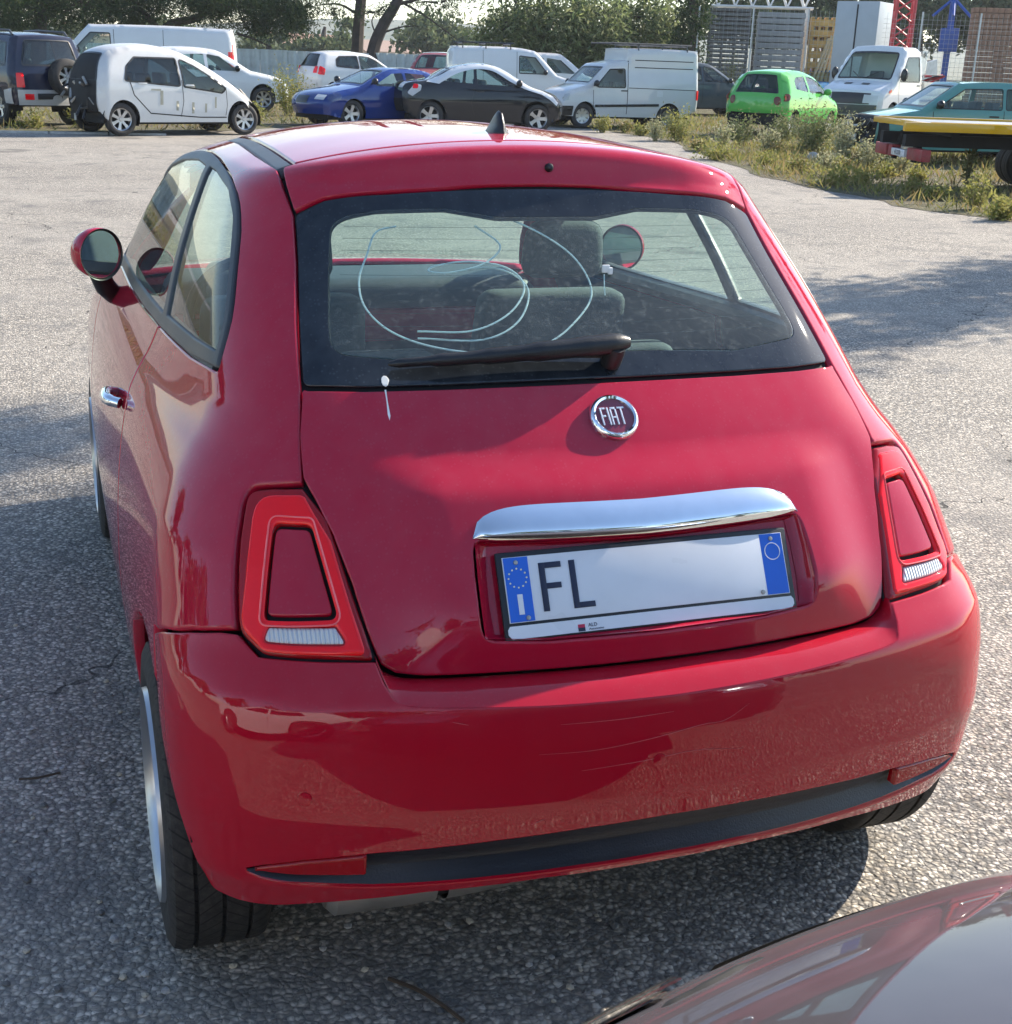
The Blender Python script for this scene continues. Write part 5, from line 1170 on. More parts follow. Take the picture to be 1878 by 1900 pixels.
v.wheels((-1.1, 1.15), .28, .165, .19, 'steel'); v.place(812, 189, 150, (0, 0))
# ---- white small van with roof bars
def box_van(name, label, paintm, top, nose, L0=-2.1):
    v = Veh(name, label, 'van',
        [(L0, .42), (L0-.02, .7), (L0+.03, 1.5), (L0+.12, top-.06), (L0+.3, top), (-.3, top+.02), (.35, top-.04), (.6, top-.14), (1.15, 1.12), (1.3, 1.04), (1.85, .88), (nose-.05, .72), (nose, .5), (nose-.04, .3)],
        ([.2, .6, 1.0, top-.15, top+.1], [.80, .85, .84, .74, .66]), r=.10, crown=.02, arches=((-1.25, .35), (1.32, .36)), floor=.26, paintm=paintm)
    return v
v = box_van('white_small_van', 'white delivery van with dark roof bars behind the anthracite coupe', WHITE, 1.80, 2.15)
v.window([(.02, 1.1), (.02, 1.58), (.50, 1.54), (.88, 1.1)], frame='black_plastic'); v.screen(7.1, 7.95, .86, .88); v.seat_y = (.1,); v.seat_top = 1.2; v.shell(); v.seam([(-.06, .4), (-.06, 1.7)]); v.seam([(-1.1, .5), (-1.1, 1.72)]); v.wheels((-1.25, 1.32), .31, .18, .2, 'steel'); v.mirror_(.8, 1.08)
for y in (-1.7, -1.0, -.25):
    m = MB(); m.tube([(-.70, y, 1.90), (.70, y, 1.90)], .02, 6)
    for sg in (1, -1): m.tube([(sg*.68, y, 1.90), (sg*.70, y, 1.76)], .018, 6)
    m.build('roof_bar', MT['black_plastic'], v.root)
m = MB(); [m.tube([(sg*.66, -1.8, 1.93), (sg*.66, -.15, 1.93)], .018, 6) for sg in (1, -1)]; m.build('rack_rail', MT['black_plastic'], v.root)
v.place(958, 206, -100, (.6, 0))
# ---- white people carrier behind the delivery van
v = Veh('white_people_carrier', 'white people carrier, windscreen and bonnet visible past the small van nose', 'car',
        [(-2.0, .4), (-2.05, .7), (-1.98, 1.1), (-1.75, 1.58), (-1.4, 1.66), (.1, 1.68), (.45, 1.58), (1.1, 1.08), (1.3, 1.0), (1.85, .84), (2.05, .55), (2.0, .3)], ([.2, .6, 1.0, 1.5, 1.7], [.80, .85, .83, .68, .6]), r=.10, arches=((-1.3, .35), (1.35, .35)), floor=.25, paintm=WHITE2)
v.window([(-1.5, 1.1), (-1.4, 1.5), (-.3, 1.54), (-.3, 1.08)]); v.window([(-.2, 1.08), (-.2, 1.54), (.3, 1.48), (.8, 1.06)]); v.screen(6.1, 6.95, .86, .86); v.seat_y = (-.8, .05); v.shell(); v.wheels((-1.3, 1.35), .31, .19, .2, 'steel'); v.place(1012, 196, -96, (0, 0))
# ---- white box-bodied van facing left
v = Veh('white_box_van', 'old white van with tall box body and roof rack parked among yellow weeds', 'van',
        [(-1.98, .46), (-2.0, .7), (-1.97, 1.5), (-1.93, 1.83), (-1.85, 1.88), (-1.0, 1.90), (-.02, 1.88), (.02, 1.86), (.04, 1.62), (.08, 1.60), (.45, 1.53), (.62, 1.46), (1.06, 1.06), (1.15, 1.01), (1.72, .86), (1.90, .70), (1.95, .5), (1.92, .3)],
        ([.2, .6, 1.0, 1.45, 1.6, 1.9], [.74, .78, .77, .72, .72, .71]), r=.06, crown=.015, bow=(.05, .18), arches=((-1.15, .34), (1.2, .34)), floor=.28, paintm=WHITE2)
v.window([(.10, .98), (.12, 1.40), (.52, 1.38), (.90, .98)], frame='black_plastic'); v.screen(11.1, 11.95, .88, .90); v.seat_y = (.15,); v.shell()
v.seam([(.03, .35), (.03, 1.6)], w=.008); v.seam([(.98, .9), (.96, .4)]); v.side_patch('rub_strip', [(-.85, .55), (.92, .50), (.92, .56), (-.85, .61)], 'black_plastic', off=.012)
for z in (1.45, 1.62): v.seam([(-1.8, z), (-.15, z)], w=.010, name='pressed_rib')
v.seam([(-1.9, .95), (-.0, .97)], w=.008); v.side_patch('fuel_flap', [(-.95, .78), (-.78, .78), (-.78, .92), (-.95, .92)], WHITE, off=.005, rad=.02, sides=(-1,)); v.handle(.12, .90, (1, -1)); v.mirror_(.92, 1.0)
v.side_patch('tail_lamp', [(-2.0, .72), (-1.92, .72), (-1.92, .95), (-2.0, .95)], 'red_lens', off=.012); v.side_patch('headlamp', [(1.74, .66), (1.92, .62), (1.88, .78), (1.70, .82)], 'clear_lens'); v.side_patch('front_bumper', [(1.60, .30), (1.95, .30), (1.95, .52), (1.58, .52)], 'black_plastic', off=.02); v.strip_patch('front_bumper', [(15.6, -1), (16.9, -1), (16.9, 1), (15.6, 1)], 'black_plastic', .03)
for y in (-1.6, -.9, -.25):
    m = MB(); m.tube([(-.68, y, 1.97), (.68, y, 1.97)], .02, 6); [m.tube([(sg*.66, y, 1.97), (sg*.67, y, 1.84)], .018, 6) for sg in (1, -1)]; m.build('roof_bar', MT['grey_trim'], v.root)
m = MB(); [m.tube([(x, -1.75, 2.0), (x, .45, 2.0)], .022, 6) for x in (-.6, -.2, .2, .6)]; m.build('rack_rail', MT['grey_trim'], v.root)
v.wheels((-1.15, 1.2), .29, .165, .18, 'steel'); v.place(1078, 238, 92, (-.68, 1.2))
# ---- dark estate behind the box van
v = Veh('dark_estate', 'dark teal estate car half hidden behind the white box van', 'car',
        [(-2.0, .4), (-2.05, .65), (-2.0, 1.05), (-1.75, 1.5), (-1.4, 1.57), (-.2, 1.58), (.25, 1.5), (.95, 1.05), (1.1, 1.0), (1.8, .86), (2.05, .6), (2.0, .3)], ([.2, .6, 1.0, 1.4, 1.6], [.80, .85, .83, .67, .6]), r=.10, arches=((-1.3, .35), (1.3, .35)), floor=.25, paintm=DKGRN)
v.window([(-1.6, 1.08), (-1.45, 1.42), (-.95, 1.46), (-.95, 1.06)], frame='black_plastic'); v.window([(-.85, 1.06), (-.85, 1.46), (-.2, 1.47), (-.2, 1.05)], frame='black_plastic'); v.window([(-.1, 1.05), (-.1, 1.47), (.2, 1.42), (.75, 1.04)], frame='black_plastic')
v.screen(6.05, 6.95, .86, .86); v.screen(2.2, 3.0, .86, .8, 'rear_window'); v.seat_y = (-.6, .1); v.shell(); v.wheels((-1.3, 1.3), .31, .19, .2, 'five'); v.seam([(-.15, 1.04), (-.15, .4)]); v.handle(-.35, .95); v.mirror_(.75, 1.02)
v.place(1292, 214, -92, (.4, -.1))
# ---- bright green city car
v = Veh('green_city_car', 'bright green city car seen from behind with oval brown tail lamp and no bumper skirt', 'car',
        [(-1.70, .55), (-1.74, .66), (-1.72, .92), (-1.62, 1.06), (-1.40, 1.40), (-1.15, 1.49), (-.4, 1.53), (.15, 1.48), (.45, 1.38), (1.05, 1.02), (1.2, .97), (1.6, .86), (1.78, .68), (1.82, .5), (1.8, .3)],
        ([.3, .6, .9, 1.05, 1.35, 1.5], [.76, .80, .785, .75, .62, .54]), r=.13, bow=(.16, .16), arches=((-1.12, .36), (1.25, .34)), floor=.34, paintm=LIME)
v.window([(-1.05, 1.12), (-1.0, 1.30), (-.85, 1.38), (-.35, 1.41), (-.3, 1.05)], frame=None); v.window([(-.22, 1.04), (-.24, 1.41), (.12, 1.38), (.42, 1.28), (.88, 1.0)], frame=None)
v.screen(2.7, 4.0, .84, .80, 'rear_window', 'glass_dark'); v.screen(7.95, 8.95, .86, .88); v.seat_y = (-.5, .15); v.shell()
OVAL = lensm('brown_lens', (.22, .06, .04))
v.side_patch('tail_lamp', [(-1.66+.10*math.cos(a)+.05*math.sin(a), .93+.085*math.sin(a)) for a in np.linspace(0, 2*math.pi, 14, endpoint=False)], OVAL, off=.016, d=.03); v.strip_patch('tail_lamp', [(1.75+.38*math.sin(a), .86+.12*math.cos(a)) for a in np.linspace(0, 2*math.pi, 14, endpoint=False)], OVAL, .014, True)
v.strip_patch('exposed_chassis', [(-.0, -.9), (.35, -.9), (.35, .9), (0, .9)], 'dark', .01); m = MB(); m.box(-.62, .62, -1.62, -1.50, .30, .55, .02).box(-.66, -.30, -1.66, -1.3, .18, .5, .05).box(.30, .66, -1.66, -1.3, .18, .5, .05); m.build('exposed_beam', MT['dark'], v.root)
MB().lathe([(0, .006), (.05, .004), (.055, -.004)], (0, 0, 0), 'y', 14).build('tailgate_badge', MT['chrome'], v.root, loc=(.0, -1.60, 1.16))
v.wheels((-1.12, 1.25), .285, .175, .19, 'steel', inset_=.04); v.mirror_(.62, 1.0, mat=LIME); v.handle(-.2, .92, mat=LIME); v.seam([(-.3, 1.02), (-.36, .62), (-.2, .36)])
v.place(1400, 256, -54, (.05, -1.6))
# ---- plum-coloured saloon and light blue car in the second row
v = Veh('plum_saloon', 'dark plum saloon behind the green city car, only its roof and windows showing', 'car',
        [(-2.2, .42), (-2.25, .6), (-2.2, .95), (-1.7, 1.02), (-1.0, 1.38), (-.4, 1.45), (.2, 1.40), (.95, 1.02), (1.1, .97), (1.9, .84), (2.2, .6), (2.15, .3)], ([.2, .6, .9, 1.35, 1.5], [.82, .87, .84, .66, .58]), r=.11, arches=((-1.35, .35), (1.35, .35)), floor=.22, paintm=PURP)
v.window([(-1.0, 1.04), (-.8, 1.31), (-.25, 1.35), (-.25, 1.0)]); v.window([(-.17, 1.0), (-.17, 1.35), (.14, 1.33), (.72, 1.0)]); v.screen(6.1, 6.95, .86, .86); v.screen(3.1, 3.9, .84, .8, 'rear_window'); v.shell(); v.wheels((-1.35, 1.35), .32, .2, .21, 'five'); v.place(1480, 193, 70, (0, 0))
v = Veh('light_blue_car', 'light blue car beside the white truck bonnet, dusty windscreen towards us', 'car',
        [(-1.7, .4), (-1.75, .6), (-1.7, .95), (-1.5, 1.35), (-1.1, 1.45), (-.3, 1.47), (.25, 1.38), (.9, 1.02), (1.05, .97), (1.6, .84), (1.82, .6), (1.78, .3)], ([.2, .6, .9, 1.3, 1.5], [.78, .82, .80, .64, .56]), r=.11, arches=((-1.15, .34), (1.2, .34)), floor=.24, paintm=SKY)
v.window([(-1.2, 1.0), (-1.1, 1.33), (-.35, 1.36), (-.35, .98)]); v.window([(-.25, .98), (-.25, 1.36), (.12, 1.32), (.65, .98)]); v.screen(6.05, 6.95, .86, .86); v.seat_y = (-.5, .1); v.shell(); v.wheels((-1.15, 1.2), .29, .17, .19, 'steel'); v.mirror_(.65, 1.0); v.place(1516, 205, 128, (0, .6))
# ---- white bonneted pick-up truck
v = Veh('white_truck_cab', 'white light truck with sloping bonnet, slotted vents and big windscreen', 'truck',
        [(-.62, .60), (-.64, 1.0), (-.62, 1.95), (-.55, 2.10), (-.40, 2.16), (.25, 2.15), (.42, 2.08), (1.10, 1.32), (1.18, 1.26), (1.75, 1.06), (1.88, .96), (1.95, .70), (1.92, .42)],
        ([.4, .9, 1.25, 2.0, 2.2], [.90, .93, .92, .82, .76]), r=.09, crown=.04, bow=(.03, .16), arches=((1.05, .42),), floor=.45, paintm=WHITE)
v.window([(-.42, 1.30), (-.40, 1.92), (.30, 1.90), (.82, 1.30)], frame='black_plastic'); v.screen(6.15, 6.97, .90, .92); v.seat_y = (-.25,); v.seat_top = 1.55; v.shell()
v.strip_patch('grille', [(9.95, -.75), (11.0, -.75), (11.0, .75), (9.95, .75)], 'black_plastic', .01); v.strip_patch('headlamp', [(10.15, .55), (10.9, .55), (10.9, .95), (10.15, .95)], 'white_lens', .014, True, .03)
for q in (-.30, .30): v.strip_patch('bonnet_vent', [(8.35, q-.13), (8.55, q-.13), (8.55, q+.13), (8.35, q+.13)], 'black_plastic', .008)
v.side_patch('indicator', [(1.28, 1.02), (1.46, .98), (1.48, 1.05), (1.30, 1.10)], 'red_lens', off=.012); v.strip_patch('front_bumper', [(11.05, -1), (11.9, -1), (11.9, 1), (11.05, 1)], 'grey_trim', .05)
v.seam([(.86, 1.28), (.82, .9), (.70, .62)]); v.seam([(-.5, .62), (-.5, 2.0)]); v.handle(-.35, 1.2); v.mirror_(.80, 1.40, size=(.10, .06, .17))
for sg in (1, -1):
    m = MB(); b = v.strip_map(np.array([[7.02, sg*.1], [6.75, sg*.45]]), .03); m.tube([b[0], b[1]], .014, 5); m.build('wiper_arm', MT['black_plastic'], v.root)
MB().box(-.85, .85, -3.6, -.72, .82, .95, .02).box(-.4, .4, -3.5, .6, .55, .78, .02).build('load_bed', MT['steel'], v.root)
for sg in (1, -1): MB().box(sg*.88-.03, sg*.88+.03, -3.6, -.72, .95, 1.30, .01).build('bed_side', MT['steel'], v.root)
MB().box(-.9, .9, -.76, -.70, .95, 2.10, .01).build('headboard', MT['clear_lens'], v.root)
v.wheels((1.05, -2.3), .36, .22, .21, 'steel'); v.place(1572, 243, 120, (0, 1.7), scale=1.02)
# ---- old teal hatchback with crushed nose
v = Veh('teal_hatchback', 'old boxy teal hatchback with crushed dark nose behind the yellow tow bed', 'car',
        [(-1.62, .40), (-1.68, .55), (-1.66, .90), (-1.62, .96), (-1.38, 1.36), (-1.28, 1.42), (-.5, 1.44), (.10, 1.41), (.22, 1.37), (.80, .98), (.88, .93), (1.50, .82), (1.66, .74), (1.70, .5), (1.68, .32)],
        ([.2, .6, .9, .98, 1.36, 1.5], [.70, .745, .74, .72, .63, .60]), r=.05, crown=.015, bow=(.06, .08), arches=((-1.05, .32), (1.08, .33)), floor=.26, paintm=TEAL)
v.window([(-1.42, 1.0), (-1.24, 1.30), (-.72, 1.33), (-.72, .98)], frame='black_plastic', fw=.012); v.window([(-.64, .98), (-.64, 1.33), (.06, 1.31), (.56, .98)], frame='black_plastic', fw=.012)
v.screen(8.05, 8.95, .90, .92); v.screen(3.1, 3.95, .88, .88, 'rear_window'); v.seat_y = (-.5, .1); v.shell()
v.seam([(-.68, .96), (-.70, .5), (-.6, .3)]); v.seam([(.64, .92), (.62, .4)]); v.mirror_(.55, .98, sides=(-1, 1)); v.handle(-.5, .86)
v.strip_patch('crushed_front', [(11.3, -1), (13.9, -1), (13.9, 1), (11.3, 1)], 'dark', .012); v.side_patch('crushed_wing', [(1.42, .34), (1.69, .34), (1.68, .74), (1.50, .80)], 'dark', off=.012)
for k in range(40):
    x = random.uniform(-.7, .7); z = random.uniform(.22, .78); q = Vector((x, 1.66+random.uniform(0, .12), z)); m = MB(); m.tube([q, q+Vector((random.uniform(-.22, .22), random.uniform(-.02, .14), random.uniform(-.2, .15)))], random.uniform(.01, .045), 6); m.build('crushed_part', (MT['black_plastic'], MT['dark'], MT['steel'], MT['black_plastic'])[k % 4], v.root)
v.plate(1.80, .42, .1); MB().box(.42, .66, 1.70, 1.76, .60, .74, .02).build('headlamp', MT['white_lens'], v.root)
v.wheels((-1.05, 1.08), .28, .15, .17, 'steel'); v.place(1672, 304, 76, (-.66, 1.08), scale=1.04)

# ---- dark maroon car right in front of the camera
MARP = paint('maroon_car_paint', (.020, .014, .017), dust=.20, dustcol=(.36, .34, .35), rough=.35, fade=0)
v = Veh('maroon_car', 'glossy dark plum-grey car whose bonnet corner fills the lower right', 'car',
        [(-2.0, .42), (-2.05, .6), (-1.98, .98), (-1.7, 1.36), (-1.2, 1.47), (-.5, 1.49), (.05, 1.40), (.78, 1.03), (.95, .985), (1.40, .915), (1.72, .84), (1.90, .765), (1.985, .66), (2.02, .50), (2.0, .3)],
        ([.2, .5, .75, .95, 1.35, 1.5], [.82, .86, .84, .80, .64, .56]), r=.15, bow=(.14, .16), crown=.035, arches=((-1.3, .35), (1.15, .36)), floor=.22, paintm=MARP, d=.045, seg=9)
v.strip_d = .07
v.window([(-1.35, 1.04), (-1.2, 1.34), (-.4, 1.38), (-.4, 1.02)]); v.window([(-.3, 1.02), (-.3, 1.38), (.02, 1.32), (.58, 1.0)]); v.screen(6.1, 6.95, .86, .88); v.screen(2.1, 3.0, .84, .8, 'rear_window'); v.seat_y = (-.6, .0); v.shell()
v.strip_patch('grille', [(11.7, -.45), (12.6, -.45), (12.6, .45), (11.7, .45)], 'black_plastic', .01); v.strip_patch('headlamp', [(10.95, .60), (11.7, .56), (12.3, .62), (12.3, .99), (11.2, .99)], 'clear_lens', .012, True, .05)
v.strip_patch('headlamp_bowl', [(11.0, .62), (11.7, .58), (12.25, .64), (12.25, .97), (11.25, .97)], 'chrome', .004, True, .05)
v.wheels((-1.3, 1.15), .31, .2, .21, 'five'); v.root.location = (.12, -2.64, 0); v.root.rotation_euler = (0, 0, R(3)); MAROON = v
# ---- white car to the left of the photographer, mirrored in the bumper
v = Veh('white_estate_mirrored', 'white car mirrored in the left corner of the red bumper', 'car',
        [(-1.8, .4), (-1.85, .6), (-1.8, .95), (-1.5, 1.4), (-.9, 1.5), (-.1, 1.48), (.25, 1.38), (.85, 1.02), (1.0, .97), (1.65, .84), (1.9, .70), (1.98, .5), (1.95, .3)], ([.2, .6, .9, 1.35, 1.5], [.80, .84, .82, .64, .56]), r=.11, arches=((-1.25, .36), (1.2, .37)), floor=.24, paintm=WHITE)
v.window([(-1.3, 1.0), (-1.2, 1.33), (-.3, 1.37), (-.3, .98)], mat='glass_dark'); v.window([(-.22, .98), (-.22, 1.37), (.1, 1.32), (.6, .98)], mat='glass_dark'); v.screen(6.05, 6.95, .86, .88); v.screen(2.2, 3.0, .84, .8, 'rear_window'); v.shell()
v.wheels((-1.25, 1.2), .31, .19, .2, 'wire'); v.seam([(-.26, .96), (-.28, .4)]); v.root.location = (-3.15, -2.05, 0); v.root.rotation_euler = (0, 0, R(49.5))
# ================================================================ fences and builders' yard
ZINC = pm('weathered_zinc', (.52, .57, .56), .6, .1, var=.2, vscale=2, dirt=.4, dirtcol=(.2, .17, .13)); GALV = pm('galvanised_steel', (.45, .47, .48), .45, .6, var=.15)
# corrugated fence: one thing, each sheet a part
fa, fb = at(425, 150, dist=48), at(880, 150, dist=50); fdir = Vector((fb.x-fa.x, fb.y-fa.y, 0)).normalized(); fa = fa-fdir*14; ang = math.atan2(fdir.y, fdir.x)
fen = thing('corrugated_fence', 'grey-green corrugated metal sheet fence behind the parked cars', 'fence', (fa.x, fa.y, GZ(fa.x, fa.y)), ang)
nx = 25; V = []; F = []
for i in range(nx):
    x = i/(nx-1)*1.0; y = .035*math.copysign(min(1, abs(math.sin(i*math.pi/4))*1.6), math.sin(i*math.pi/4)); V += [(x, y, 0), (x, y, 1.42)]
for i in range(nx-1): F.append((2*i, 2*i+2, 2*i+3, 2*i+1))
s0 = mesh_obj('sheet_panel', V, F, ZINC, fen, False)
for i in range(1, 34):
    o = s0.copy(); COL.objects.link(o); o.parent = fen; o.location = (i*1.01, random.uniform(-.015, .015), random.uniform(-.03, .03))
for i in range(12): MB().box(i*3.0-.03, i*3.0+.03, .06, .12, 0, 1.46).build('post', GALV, fen)
MB().box(-.1, 34.4, .05, .09, 1.34, 1.40).build('rail', GALV, fen)
# yard things
def yard(name, label, cat, px, py, dist, rz=0): p = at(px, py, dist=dist); return thing(name, label, cat, (p.x, p.y, GZ(p.x, p.y)), R(-32+rz))
def zt(px, py, dist): return at(px, py, dist=dist).z
GREYW = pm('grey_timber', (.15, .15, .15), .85, var=.3, vscale=5, bump=.4, bscale=30); LGREY = pm('light_panel', (.30, .305, .31), .6, var=.12, vscale=2, dirt=.3, dirtcol=(.3, .27, .22)); OCHRE = pm('ochre_formwork', (.55, .33, .10), .8, var=.25, vscale=5)
def stack(name, label, px, w, z1, dist, mat, n, dep=1.2, gap=.3, rz=0, z0=.0):
    t = yard(name, label, 'stack', px, 150, dist, rz); hz = (z1-z0)/n; g = MB().box(-w/2, w/2, -dep/2, dep/2, 0, hz*(1-gap), .008); o0 = g.build('slat', mat, t)
    for i in range(n):
        o = o0 if i == 0 else o0.copy()
        if i: COL.objects.link(o); o.parent = t
        o.location = (random.uniform(-.02, .02), random.uniform(-.03, .03), z0+i*hz)
    for x in (-w*.46, -w*.15, w*.15, w*.46): MB().box(x-.05, x+.05, -dep*.46, dep*.46, z0, z1-.04).build('bearer', mat, t)
    return t
YD = 50
stack('pallet_stack', 'dark grey stack of slatted panels at the left of the yard', 1345, 1.55, zt(1345, 30, YD), YD, GREYW, 22, rz=4)
stack('pallet_stack', 'lighter grey stack of slatted panels left of the yellow formwork', 1438, 1.75, zt(1438, 38, YD), YD+.3, LGREY, 16, gap=.16, rz=4)
t = stack('formwork_stack', 'yellow-orange timber formwork leaning beside the silver cabinet', 1515, .85, zt(1515, 45, YD), YD+.6, OCHRE, 9, gap=.35, rz=4)
for i in range(5): m = MB(); m.tube([(-.45+i*.2, -.75, .2), (.25+i*.1, -.70, 2.6+.1*i)], .05, 5); m.build('leaning_plank', pm('pale_plank', (.62, .48, .28), .8, var=.2) if i == 0 else bpy.data.materials['pale_plank'], t)
t = yard('site_cabinet', 'tall silver sheet-metal site cabinet in the builders yard', 'cabinet', 1590, 150, 46, -20); h = zt(1590, 20, 46)
SILVP = pm('silver_sheet', (.34, .37, .40), .45, .3, var=.08, vscale=1.5)
MB().box(-.75, .75, -.75, .75, .15, h, .02).build('body', SILVP, t); MB().box(-.02, .02, -.775, -.745, .2, h-.1).build('door_joint', MT['dark'], t); MB().box(.12, .16, -.78, -.75, 1.0, 1.25).build('handle', MT['black_plastic'], t)
for z in (.6, 1.6): MB().box(-.73, .73, -.77, -.75, z, z+.05).build('rib', SILVP, t)
def lattice(name, label, px, dist, w, z0, z1, mat, n, cat, rz=0, r=.05):
    t = yard(name, label, cat, px, 150, dist, rz); c = [(-w/2, -w/2), (w/2, -w/2), (w/2, w/2), (-w/2, w/2)]
    for x, y in c: m = MB(); m.tube([(x, y, z0), (x, y, z1)], r, 6); m.build('chord', mat, t)
    hz = (z1-z0)/n
    for i in range(n):
        for k in range(4):
            a, b = c[k], c[(k+1) % 4]; m = MB(); p0 = (*a, z0+i*hz) if i % 2 else (*b, z0+i*hz); p1 = (*b, z0+(i+1)*hz) if i % 2 else (*a, z0+(i+1)*hz); m.tube([p0, p1], r*.6, 5); m.build('brace', mat, t)
    return t
REDP = pm('red_steel_paint', (.55, .03, .04), .5, var=.15); BLUEP = pm('blue_steel_paint', (.02, .08, .35), .5, var=.15); WHP = pm('white_steel_paint', (.72, .72, .70), .5, var=.1)
lattice('crane_mast', 'red lattice crane mast rising behind the silver cabinet', 1662, 56, .75, .3, 6.5, REDP, 12, 'mast', 5, .07)
t = yard('blue_hoist', 'blue steel hoist post with spreading cap behind the wire fence', 'hoist', 1750, 150, 54); z1 = zt(1750, 20, 54)
MB().box(-.12, .12, -.12, .12, 0, 6).build('post', BLUEP, t); m = MB(); [m.tube([(0, 0, z1+.15), (x, y, z1-.55)], .06, 6) for x, y in ((-.75, 0), (.75, 0), (0, -.6), (0, .6))]; m.build('cap_arm', BLUEP, t); MB().box(-.62, .62, -.05, .05, .6, .72).build('crossbar', BLUEP, t); MB().box(-.35, .35, -.3, .3, z1-1.9, z1-1.0, .02).build('hoist_drum', BLUEP, t)
t = yard('lattice_truss', 'white lattice truss beams stored above the grey stacks', 'truss', 1400, 150, 52, 4); zb = zt(1400, 30, 52)
for k in range(3):
    yy = -.3+k*.4; m = MB(); m.tube([(-2.0, yy, zb), (2.0, yy, zb)], .045, 6); m.tube([(-2.0, yy, zb+.8), (2.0, yy, zb+.8)], .045, 6); m.build('chord', WHP, t)
    for i in range(12): m = MB(); x = -2.0+i*.333; m.tube([(x, yy, zb if i % 2 else zb+.8), (x+.333, yy, zb+.8 if i % 2 else zb)], .03, 5); m.build('brace', WHP, t)
for x in (-1.8, 1.8): MB().box(x-.08, x+.08, -.3, .5, 0, zb-.04).build('stand', WHP, t)
BRK = pm('brown_blocks', (.30, .17, .11), .85, var=.25, vscale=4)
t = yard('block_stack', 'stack of brown hollow blocks at the right edge behind the wire fence', 'stack', 1850, 150, 52, 4); zt1 = zt(1850, 30, 52); m0 = MB().box(-.11, .11, -.3, .3, -.09, .09, .008).build('block', BRK, t); first = True; nz_ = int(zt1/.2)
for i in range(11):
    for j in range(nz_):
        o = m0 if first else m0.copy()
        if not first: COL.objects.link(o); o.parent = t
        first = False; o.location = (-1.2+i*.235+random.uniform(-.008, .008), random.uniform(-.03, .03), .1+j*.2)
# wire mesh fence along the yard
wa, wb = at(1288, 150, dist=47), at(1990, 150, dist=44); wdir = Vector((wb.x-wa.x, wb.y-wa.y, 0)); wl = wdir.length; wh = zt(1500, 34, 45)
wf = thing('wire_mesh_fence', 'wire mesh fence with thin posts in front of the builders yard', 'fence', (wa.x, wa.y, GZ(wa.x, wa.y)), math.atan2(wdir.y, wdir.x))
for i in range(int(wl/1.9)+1): m = MB(); m.tube([(i*1.9, 0, 0), (i*1.9, 0, wh+.05)], .03, 6); m.build('post', GALV, wf)
V = []; F = []
def bar(a, b, w):
    k = len(V); V.extend([(a[0]-w, a[1], a[2]-w), (a[0]+w, a[1], a[2]+w), (b[0]+w, b[1], b[2]+w), (b[0]-w, b[1], b[2]-w), (a[0], a[1]-w, a[2]), (b[0], b[1]-w, b[2])]); F.extend([(k, k+1, k+2, k+3), (k, k+4, k+5, k+3)])
for i in range(int(wl/.15)): bar((i*.15, 0, .05), (i*.15, 0, wh), .0035)
for j in range(int(wh/.15)): bar((0, 0, .05+j*.15), (wl, 0, .05+j*.15), .0035)
tag(mesh_obj('wire_mesh', V, F, GALV, wf, False), kind='stuff')
# ================================================================ scrap on the white truck and the tow truck
def on_truck(name, label, cat, x, y, z, rz, build):
    tr = bpy.data.objects['white_truck_cab']; a = tr.rotation_euler.z; p = Vector((x*math.cos(a)-y*math.sin(a), x*math.sin(a)+y*math.cos(a), z))+tr.location
    o = thing(name, label, cat, tuple(p), a+rz); build(o); return o
def crate_b(mat):
    def f(o):
        MB().box(-.5, .5, -.35, .35, 0, .42, .03).build('box', mat, o)
        for x in (-.5, 0, .5): MB().box(x-.03, x+.03, -.37, .37, -.01, .44).build('band', GALV, o)
        MB().box(-.4, .4, -.28, .28, .41, .432).build('lid', MT['dark'], o)
    return f
on_truck('scrap_crate', 'black crate with silver bands lying tilted on the white truck scrap', 'crate', 0, -1.25, 1.55, .1, crate_b(MT['black_plastic'])).rotation_euler.x = .25
on_truck('scrap_crate', 'second black crate with silver bands further back on the white truck', 'crate', .1, -2.3, 1.45, -.2, crate_b(MT['black_plastic'])).rotation_euler.x = -.2
for k in range(6):
    def pl(o, k=k): MB().box(-.11, .11, -1.3, 1.3, 0, .05, .005).build('plank', GREYW, o); MB().box(-.11, .11, -1.3, -1.26, -.005, .06).build('end_band', GALV, o)
    on_truck('grey_plank', 'grey weathered plank lying in the bed of the white truck', 'plank', -.6+k*.24, -2.1, .98+.06*(k % 3), random.uniform(-.08, .08), pl)['group'] = 'planks on the white truck'
def scr(o):
    for k in range(16): m = MB(); m.tube([(random.uniform(-.7, .7), random.uniform(-1, 1), random.uniform(0, .5)) for _ in range(3)], random.uniform(.015, .035), 5); m.build('rod', (MT['steel'], MT['black_plastic'], REDP)[k % 3], o)
on_truck('scrap_rods', 'tangle of bent scrap rods heaped on the white truck bed', 'scrap', 0, -1.9, 1.1, 0, scr)
YEL = paint('yellow_truck_paint', (.75, .42, .01), dust=.25, rough=.4); RBEAM = pm('faded_red_steel', (.32, .035, .04), .6, var=.25, dirt=.4)
p0 = at(1628, 224, z=.95); p1 = at(1868, 258, z=.95); dv = Vector((p1.x-p0.x, p1.y-p0.y, 0)); wd_ = dv.length
tow = thing('tow_truck', 'yellow-edged flatbed tow truck with red rear bar and plate, cropped by the right edge', 'truck', (p0.x, p0.y, GZ(p0.x, p0.y)), math.atan2(dv.y, dv.x))
